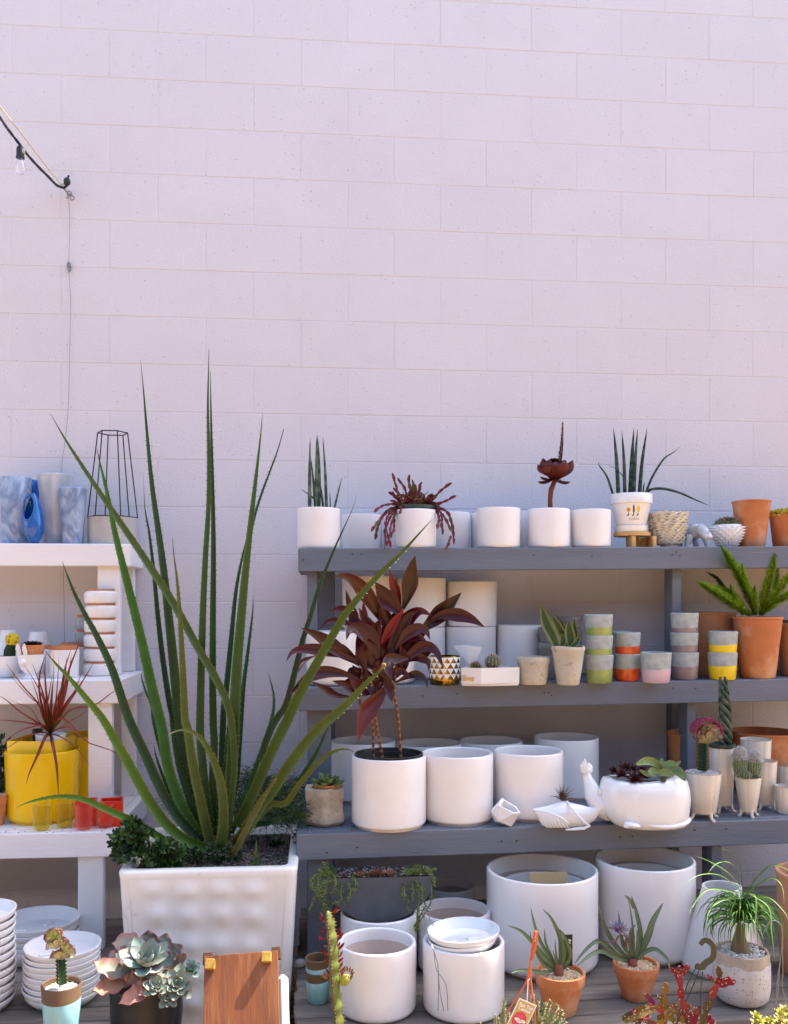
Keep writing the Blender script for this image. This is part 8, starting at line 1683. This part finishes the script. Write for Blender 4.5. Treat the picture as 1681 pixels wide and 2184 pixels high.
# orange strap hanger
m = MB(); hs = lambda x, y, d=0.: Q('l', x, y, YR+d)-off
m.blade([hs(518, 550), hs(530, 440), hs(545, 330), hs(558, 283, -.004), hs(570, 300, -.008), hs(567, 380, -.008), hs(548, 470, -.004), hs(522, 548)], .0075, lambda t: 1, .1, .15, 30, (.5, .1, .03), ref=Vector((.5, -1, .2))); m.build('strap', M['orange_strap'], tR)
for a in ([(517, 548), (512, 640), (440, 810), (300, 1030), (240, 1200)], [(519, 548), (510, 700), (485, 860), (470, 1120), (470, 1220)], [(519, 548), (512, 640), (525, 800), (545, 930), (560, 1200)], [(520, 548), (500, 640), (478, 1000), (470, 1220)]):
    m = MB(); m.tube(resample([hs(x, y, .0-.004*i) for i, (x, y) in enumerate(a)], 16), .0022, 6); m.build('strap', M['orange_strap'], tR)
m = MB(); m.tube([hs(507, 713, -.012), hs(490, 730, -.014), hs(487, 800, -.014), hs(482, 910, -.016)], .0012, 6); m.build('tag_loop', M['white_plastic'], tR)
# printed card
tagr = [hs(414, 882, -.022), hs(570, 952, -.02), hs(548, 1180, -.02), hs(372, 1130, -.022)]
cx_ = sum(tagr, Vector())/4; ex = (tagr[1]-tagr[0]).normalized(); ey = (tagr[0]-tagr[3]).normalized(); nz_ = ex.cross(ey).normalized(); W_ = (tagr[1]-tagr[0]).length; H_ = (tagr[0]-tagr[3]).length*1.15
MT = Matrix((ex, (nz_.cross(ex)), nz_)).transposed(); org = tagr[0]
def card(name, u0, u1, v0, v1, mt, lift):
    m = MB(); p = [org+MT @ Vector((u*W_, -v*H_, lift)) for u, v in ((u0, v0), (u1, v0), (u1, v1), (u0, v1))]; m.add(p, [(3, 2, 1, 0)]); return m
m = MB(); pp4 = [org+MT @ Vector((u*W_, -v*H_, l)) for l in (0, -.0006) for u, v in ((0, 0), (1, 0), (1, 1), (0, 1))]; m.add(pp4, [(3, 2, 1, 0), (4, 5, 6, 7), (0, 1, 5, 4), (1, 2, 6, 5), (2, 3, 7, 6), (3, 0, 4, 7)]); tcd = m.build('plant_tag', M['paper'], tR, False)
o = card('p', .06, .94, .04, .94, 'tagtan', .0004).build('picture', M['tagtan'], None, False); o.parent = tcd
m = MB(); r_ = random.Random(4); pts = []
for i in range(26): a = 2*pi*i/26; pts.append(org+MT @ Vector(((.48+.40*cos(a)*(.85+.15*r_.random()))*W_, -(.62+.27*sin(a)*(.85+.2*r_.random()))*H_, .0008)))
m.add(pts, [tuple(range(26))[::-1]]); o = m.build('flower_print', M['tagpink'], None, False); o.parent = tcd
for (u, v) in ((.36, .62), (.68, .62), (.5, .66)):
    m = MB(); m.add([org+MT @ Vector(((u+.15*cos(2*pi*i/12))*W_, -(v+.05*sin(2*pi*i/12))*H_, .0011)) for i in range(12)], [tuple(range(12))[::-1]]); o = m.build('white_print', M['paper'], None, False); o.parent = tcd
eul = MT.to_euler()
for s, v in (('Rat Tail', .16), ('Cactus', .27)):
    o = text(None, s, org+MT @ Vector((.5*W_, -v*H_, .0013)),   .0125, 'ink', eul, name='lettering', bold=.0003); o.parent = tcd
# red rhipsalis
tQ = fpot('red_joint_cactus', 'bright magenta and olive jointed cactus in a hanging pot, bottom right of centre', 1500, .12, .10); off = tQ.location
MG1 = (.34, .01, .03); MG2 = (.46, .05, .08); OL1 = (.26, .20, .04); OL2 = (.36, .14, .04)
RJ = [([(740, 1340), (790, 1230), (860, 1080), (930, 940)], .020, MG1, MG2), ([(930, 940), (950, 850), (930, 730)], .017, MG1, MG2), ([(940, 930), (1000, 880), (1050, 840)], .017, MG1, MG2), ([(960, 930), (1040, 910), (1120, 885)], .016, MG1, (.6, .03, .05)), ([(900, 910), (870, 860), (830, 820)], .014, MG1, MG2), ([(560, 1190), (545, 1060), (535, 930), (530, 830)], .018, MG1, MG2), ([(520, 880), (490, 820), (435, 745)], .015, MG1, MG2), ([(540, 830), (530, 780), (525, 725)], .014, MG1, MG2), ([(555, 820), (590, 760), (605, 710)], .014, MG1, MG2),
      ([(240, 1145), (215, 1080), (160, 1015)], .015, MG1, (.5, .1, .2)), ([(380, 1140), (375, 1030), (375, 910)], .018, OL1, OL2), ([(350, 1130), (320, 1080), (300, 1030)], .014, OL1, (.4, .2, .15)), ([(-90, 1290), (0, 1220), (120, 1170), (250, 1150), (430, 1175)], .015, OL1, OL2), ([(-60, 1320), (40, 1260), (160, 1220), (280, 1180), (430, 1160)], .015, OL1, OL2), ([(-40, 1300), (60, 1280), (180, 1310), (280, 1330)], .013, OL1, MG2), ([(330, 1320), (400, 1250), (460, 1200)], .018, (.45, .2, .02), OL1), ([(480, 1250), (500, 1180), (440, 1130)], .015, OL1, (.4, .12, .08)), ([(560, 1260), (600, 1190), (640, 1150)], .018, MG1, (.45, .15, .1)), ([(620, 1270), (680, 1230), (700, 1180)], .018, MG1, OL2), ([(640, 1340), (700, 1270), (740, 1150)], .017, MG1, MG2), ([(380, 1340), (340, 1250), (300, 1150)], .014, MG1, MG2), ([(200, 1260), (120, 1250), (30, 1195)], .013, MG1, MG2), ([(760, 1340), (800, 1290), (850, 1250)], .019, MG1, MG2), ([(820, 1360), (870, 1320), (900, 1330)], .017, MG1, (.6, .04, .05)), ([(460, 1340), (520, 1290), (560, 1330)], .018, OL1, OL2), ([(300, 1340), (330, 1290), (300, 1260)], .018, (.5, .35, .02), (.45, .05, .03)), ([(150, 1290), (110, 1300), (60, 1335)], .014, MG1, MG2), ([(560, 1300), (620, 1310), (660, 1340)], .018, (.4, .22, .05), OL2), ([(420, 1300), (450, 1260), (430, 1200)], .016, (.3, .3, .04), OL1)]
for i, (s, w_, c1, c2) in enumerate(RJ): joints(tQ, [('m', x, y) for x, y in s], YR+.02*((i*7 % 5)-2), YR+.02*((i*7 % 5)-2)-.01, w_, 200+i, c1, c2, spikes=3)
# plastic hook hanger
hk = thing('pot_hanger', 'dark olive plastic hook with three hanger wires in front of the cone pot', 'hanger', Q('m', 790, 700, YR-.01)); off = hk.location; hh = lambda x, y, d=0.: Q('m', x, y, YR-.01+d)-off
M['olive'] = mat('olive_plastic', (.035, .045, .028), .3)
m = MB(); m.blade([hh(760, 742), hh(800, 690), hh(870, 640), hh(888, 570), hh(875, 500), hh(830, 455), hh(780, 450), hh(745, 495)], .0135, lambda t: 1.35-.4*t, .05, .3, 34, (.05, .05, .03), ref=(0, -1, .1)); m.build('hook', M['olive'], hk)
m = MB(); m.blade([hh(700, 716), hh(745, 735), hh(800, 716)], .016, lambda t: 1, .05, .3, 8, ref=(0, -1, 0)); m.build('hook_plate', M['olive'], hk)
for s in ([(705, 725), (640, 850), (590, 960), (490, 1330)], [(730, 770), (690, 880), (600, 1080), (500, 1320)], [(772, 780), (755, 900), (748, 1100), (752, 1340)]):
    m = MB(); m.tube(resample([hh(x, y) for x, y in s], 12), .0014, 6); m.build('wire', M['olive'], hk)
# yellow rosette bottom right
tY2 = fpot('yellow_succulent', 'bright yellow green ruffled succulent in the bottom right corner', 1660, .09, .10); off = tY2.location; r_ = random.Random(6)
for i, (x, y, R_) in enumerate(((1340, 1260, 70), (1370, 1310, 70), (1440, 1320, 70), (1500, 1300, 60), (1600, 1230, 85), (1660, 1200, 85), (1600, 1300, 80), (1690, 1270, 80), (1560, 1340, 70), (1660, 1340, 80), (1740, 1230, 80), (1330, 1330, 60))):
    rosette(tY2, Q('m', x, y, YR+.02*((i % 3)-1))-off, R_*1.0*depth(1650, YR)/FPX*.2, (4, 5, 6), (.50, .47, .05), (.55, .50, .12), .42, (.3, 0), i, .1, .25, 'dusty', elev=(80, 15), scale0=.5, name='rosette', edge=(.66, .52, .36) if i > 4 else None)
    m = MB(); p = Q('m', x, y, YR+.02*((i % 3)-1))-off; m.tube([Vector((p.x*.6, 0, .08)), p], .005, 6, 0, True, (.30, .30, .05)); m.build('stem', M['leaf'], tY2)
# wire hanger at right
wh = thing('wire_hanger', 'thin twisted steel wire hanger with a hook above the yellow succulent', 'hanger', Q('m', 1560, 300, YR)); off = wh.location
for k_, s in enumerate(([(1408, 378), (1440, 330), (1475, 260), (1530, 234), (1580, 250), (1612, 300), (1620, 400), (1618, 480), (1600, 640), (1570, 860), (1545, 1240)], [(1620, 400), (1622, 560), (1625, 800), (1620, 950), (1690, 1200)], [(1616, 500), (1590, 760), (1575, 1000), (1540, 1250)])):
    m = MB(); m.tube(resample([Q('m', x, y, YR)-off for x, y in s], 30), .0011 if k_ else .0015, 6); m.build('wire', M['steel'], wh)
# thin cord hanging over pots at the centre
ch = thing('wire_hanger', 'thin white wire draped from the trailing strands down over the front pots', 'hanger', Q('q', 1240, 900, -1.3)); off = ch.location
for s in ([(1215, 765), (1205, 790), (1225, 880), (1255, 980), (1285, 1070), (1305, 1130), (1340, 1250), (1360, 1500), (1400, 1700)], [(1215, 765), (1250, 775), (1270, 820), (1298, 850), (1296, 872), (1280, 860)], [(1300, 1110), (1330, 1300), (1420, 1450), (1440, 1700)], [(1305, 1130), (1345, 1300), (1345, 1700)]):
    m = MB(); m.tube(resample([Q('q', x, y, -1.325 if y > 1000 else -1.26)-off for i, (x, y) in enumerate(s)], 24), .0011, 5); m.build('wire', M['steel'], ch)
# string light and wires on the wall
sg = thing('string_light', 'black cable with a clear bulb, anchored to an eye hook high on the wall', 'string light', P(147, 400, -.03)); off = sg.location
SL = {'s': 0}
CR['s'] = (0, 201.7, .1847)   # zoom of the hook area
hk_ = Q('s', 735, 1075, -.05)-off
def ss(x, y, d): return Q('s', x, y, d)-off
a0 = resample([ss(-400, -300, -.9), ss(0, 265, -.55), ss(100, 410, -.45), ss(240, 590, -.35), ss(310, 685, -.3), ss(430, 820, -.22), ss(560, 950, -.14), ss(660, 1050, -.08), ss(735, 1075, -.05)], 50)
m = MB(); m.tube(a0, [.0045+.0014*abs(sin(i*.9)) for i in range(50)], 8); m.build('cable', M['black_plastic'], sg)
m = MB(); m.tube(resample([ss(-400, -450, -.9), ss(0, 135, -.55), ss(200, 390, -.38), ss(370, 610, -.28), ss(560, 860, -.15), ss(720, 1050, -.06)], 30), .0028, 7); m.build('cord', M['rope'], sg)
ks_ = depth(40, -.35)/FPX*.1847; b = ss(235, 735, -.35)
m = MB(); m.lathe([(0, .0), (.016, 0), (.0165, .006), (.0145, .008), (.0145, .036), (.011, .044), (0, .046)], 20, b); m.build('socket', M['black_plastic'], sg)
m = MB(); m.box(b+Vector((.013, -.004, .026)), (.012, .014, .02), 0, .003); m.build('socket_clip', M['concrete'], sg)
m = MB(); hb = 185*ks_; m.lathe([(.0, -hb), (.012, -hb+.002), (.0205, -hb+.012), (.022, -hb+.022), (.019, -hb+.036), (.013, -.014), (.012, 0.0)], 28, b)
m.lathe([(.0, -hb+.0012), (.0115, -hb+.0032), (.0195, -hb+.0125), (.021, -hb+.022), (.018, -hb+.036), (.0122, -.014), (.0112, 0.0)][::-1], 28, b); m.build('bulb', M['clear'], sg)
m = MB(); m.tube([b+Vector((-.004, 0, 0)), b+Vector((-.006, 0, -.02)), b+Vector((0, 0, -.026)), b+Vector((.006, 0, -.02)), b+Vector((.004, 0, 0))], .0005, 5); m.build('filament', M['steel'], sg)
m = MB(); q0 = ss(775, 1005, -.06); m.ball(q0, (.0145, .0145, .0175), 16, 12); m.tube([q0+Vector((.003, 0, .014)), q0+Vector((.007, 0, .026))], .0045, 8); m.tube([q0+Vector((0, 0, -.016)), hk_], .005, 8); m.build('end_cap', M['black_plastic'], sg)
eh = thing('eye_hook', 'small steel eye hook and clamp holding the string light to the wall', 'hook', P(152, 415, -.02)); off = eh.location; es = lambda x, y, d: Q('s', x, y, d)-off
m = MB(); m.tube([es(735, 1060, -.045), es(750, 1100, -.045), es(790, 1140, -.04), es(810, 1150, -.02), es(812, 1152, .02)], .0032, 8)
for (x, y, r) in ((740, 1060, .010), (800, 1140, .009), (835, 1195, .0085)):
    c = es(x, y, -.04); m.tube([c+Vector((r*cos(a), .003*sin(a*2), r*sin(a))) for a in [2*pi*j/16 for j in range(17)]], .0024, 7, cap=False)
for (x, y) in ((795, 1165), (780, 1190), (825, 1160)): m.box(es(x, y, -.04), (.010, .006, .006), 0, .001)
m.build('hook_body', M['steel'], eh)
gw = thing('guy_wire', 'thin steel wire running down the wall from the hook through a small turnbuckle', 'wire', P(147, 560, -.012)); off = gw.location; gs = lambda x, y, d=-.012: P(x, y, d)-off
m = MB(); m.tube(resample([P(147, 424, -.03)-off, gs(148.5, 460), gs(148, 520), gs(147, 558)], 20), .0011, 5); m.build('wire', M['steel'], gw)
m = MB(); m.tube(resample([gs(147, 578), gs(149, 610), gs(151, 650), gs(149.5, 720), gs(148, 800), gs(145, 880), gs(138, 950), gs(132, 1002), gs(134, 1160), gs(137, 1300), gs(138, 1400), gs(139, 1600)], 60), .0011, 5); m.build('wire', M['steel'], gw)
m = MB(); c = gs(147, 568); m.ball(c+Vector((0, 0, .006)), (.009, .005, .013), 12, 8); m.tube([c+Vector((-.006, 0, 0)), c+Vector((-.001, 0, -.024)), c+Vector((.006, 0, -.018)), c+Vector((.008, 0, .0))], .003, 7); m.build('turnbuckle', M['steel'], gw)
# stones and gravel on the ground between the shelves
sto = thing('stone', 'pale stone on the deck edge beside the aqua cups', 'stone', Q('k', 1130, 485, -.85)); sto.location.z = DZ
st_p = Q('k', 1125, 505, -.75); 
m = MB(); m.ball((0, 0, .014), (.019, .016, .016), 10, 8, 0, None, (.50, .46, .40), mod=lambda v: 1+.25*noise.noise(v*2+Vector((3, 1, 2)))); m.build('stone_body', M['pebble'], sto, autos=30)
m = MB(); r_ = random.Random(15)
for i in range(2600):
    x = r_.uniform(-.95, .0); y = r_.uniform(-1.75, -.1); s = r_.uniform(.006, .014); cc = r_.choice([(.30, .28, .26), (.42, .39, .36), (.2, .19, .18), (.5, .47, .43)])
    m.ball((x, y, s*.3), (s, s*.8, s*.6), 6, 4, 0, Matrix.Rotation(r_.uniform(0, 6), 3, 'Z'), cc)
o = m.build('ground_gravel', M['pebble'], None); tag(o, 'loose grey gravel on the ground around the cream planter', 'gravel', kind='stuff')
for (x, y, s, lab) in ((200, 935, .030, 'rough grey stone on the ground between the echeveria and the plywood stand'), (985, 930, .020, 'rough grey stone on the ground right of the plywood stand')):
    p = Q('k', x, y, -1.15); z_ = CAM+(p-CAM)*(1.48/(1.5-p.z)); t = thing('stone', lab, 'stone', (z_.x, z_.y, 0)); m = MB(); m.ball((0, 0, s*.45), (s*1.3, s, s*.7), 10, 8, 0, None, (.42, .40, .38), mod=lambda v: 1+.3*noise.noise(v*1.7+Vector((s*100, 1, 2)))); m.build('stone_body', M['pebble'], t, autos=30)
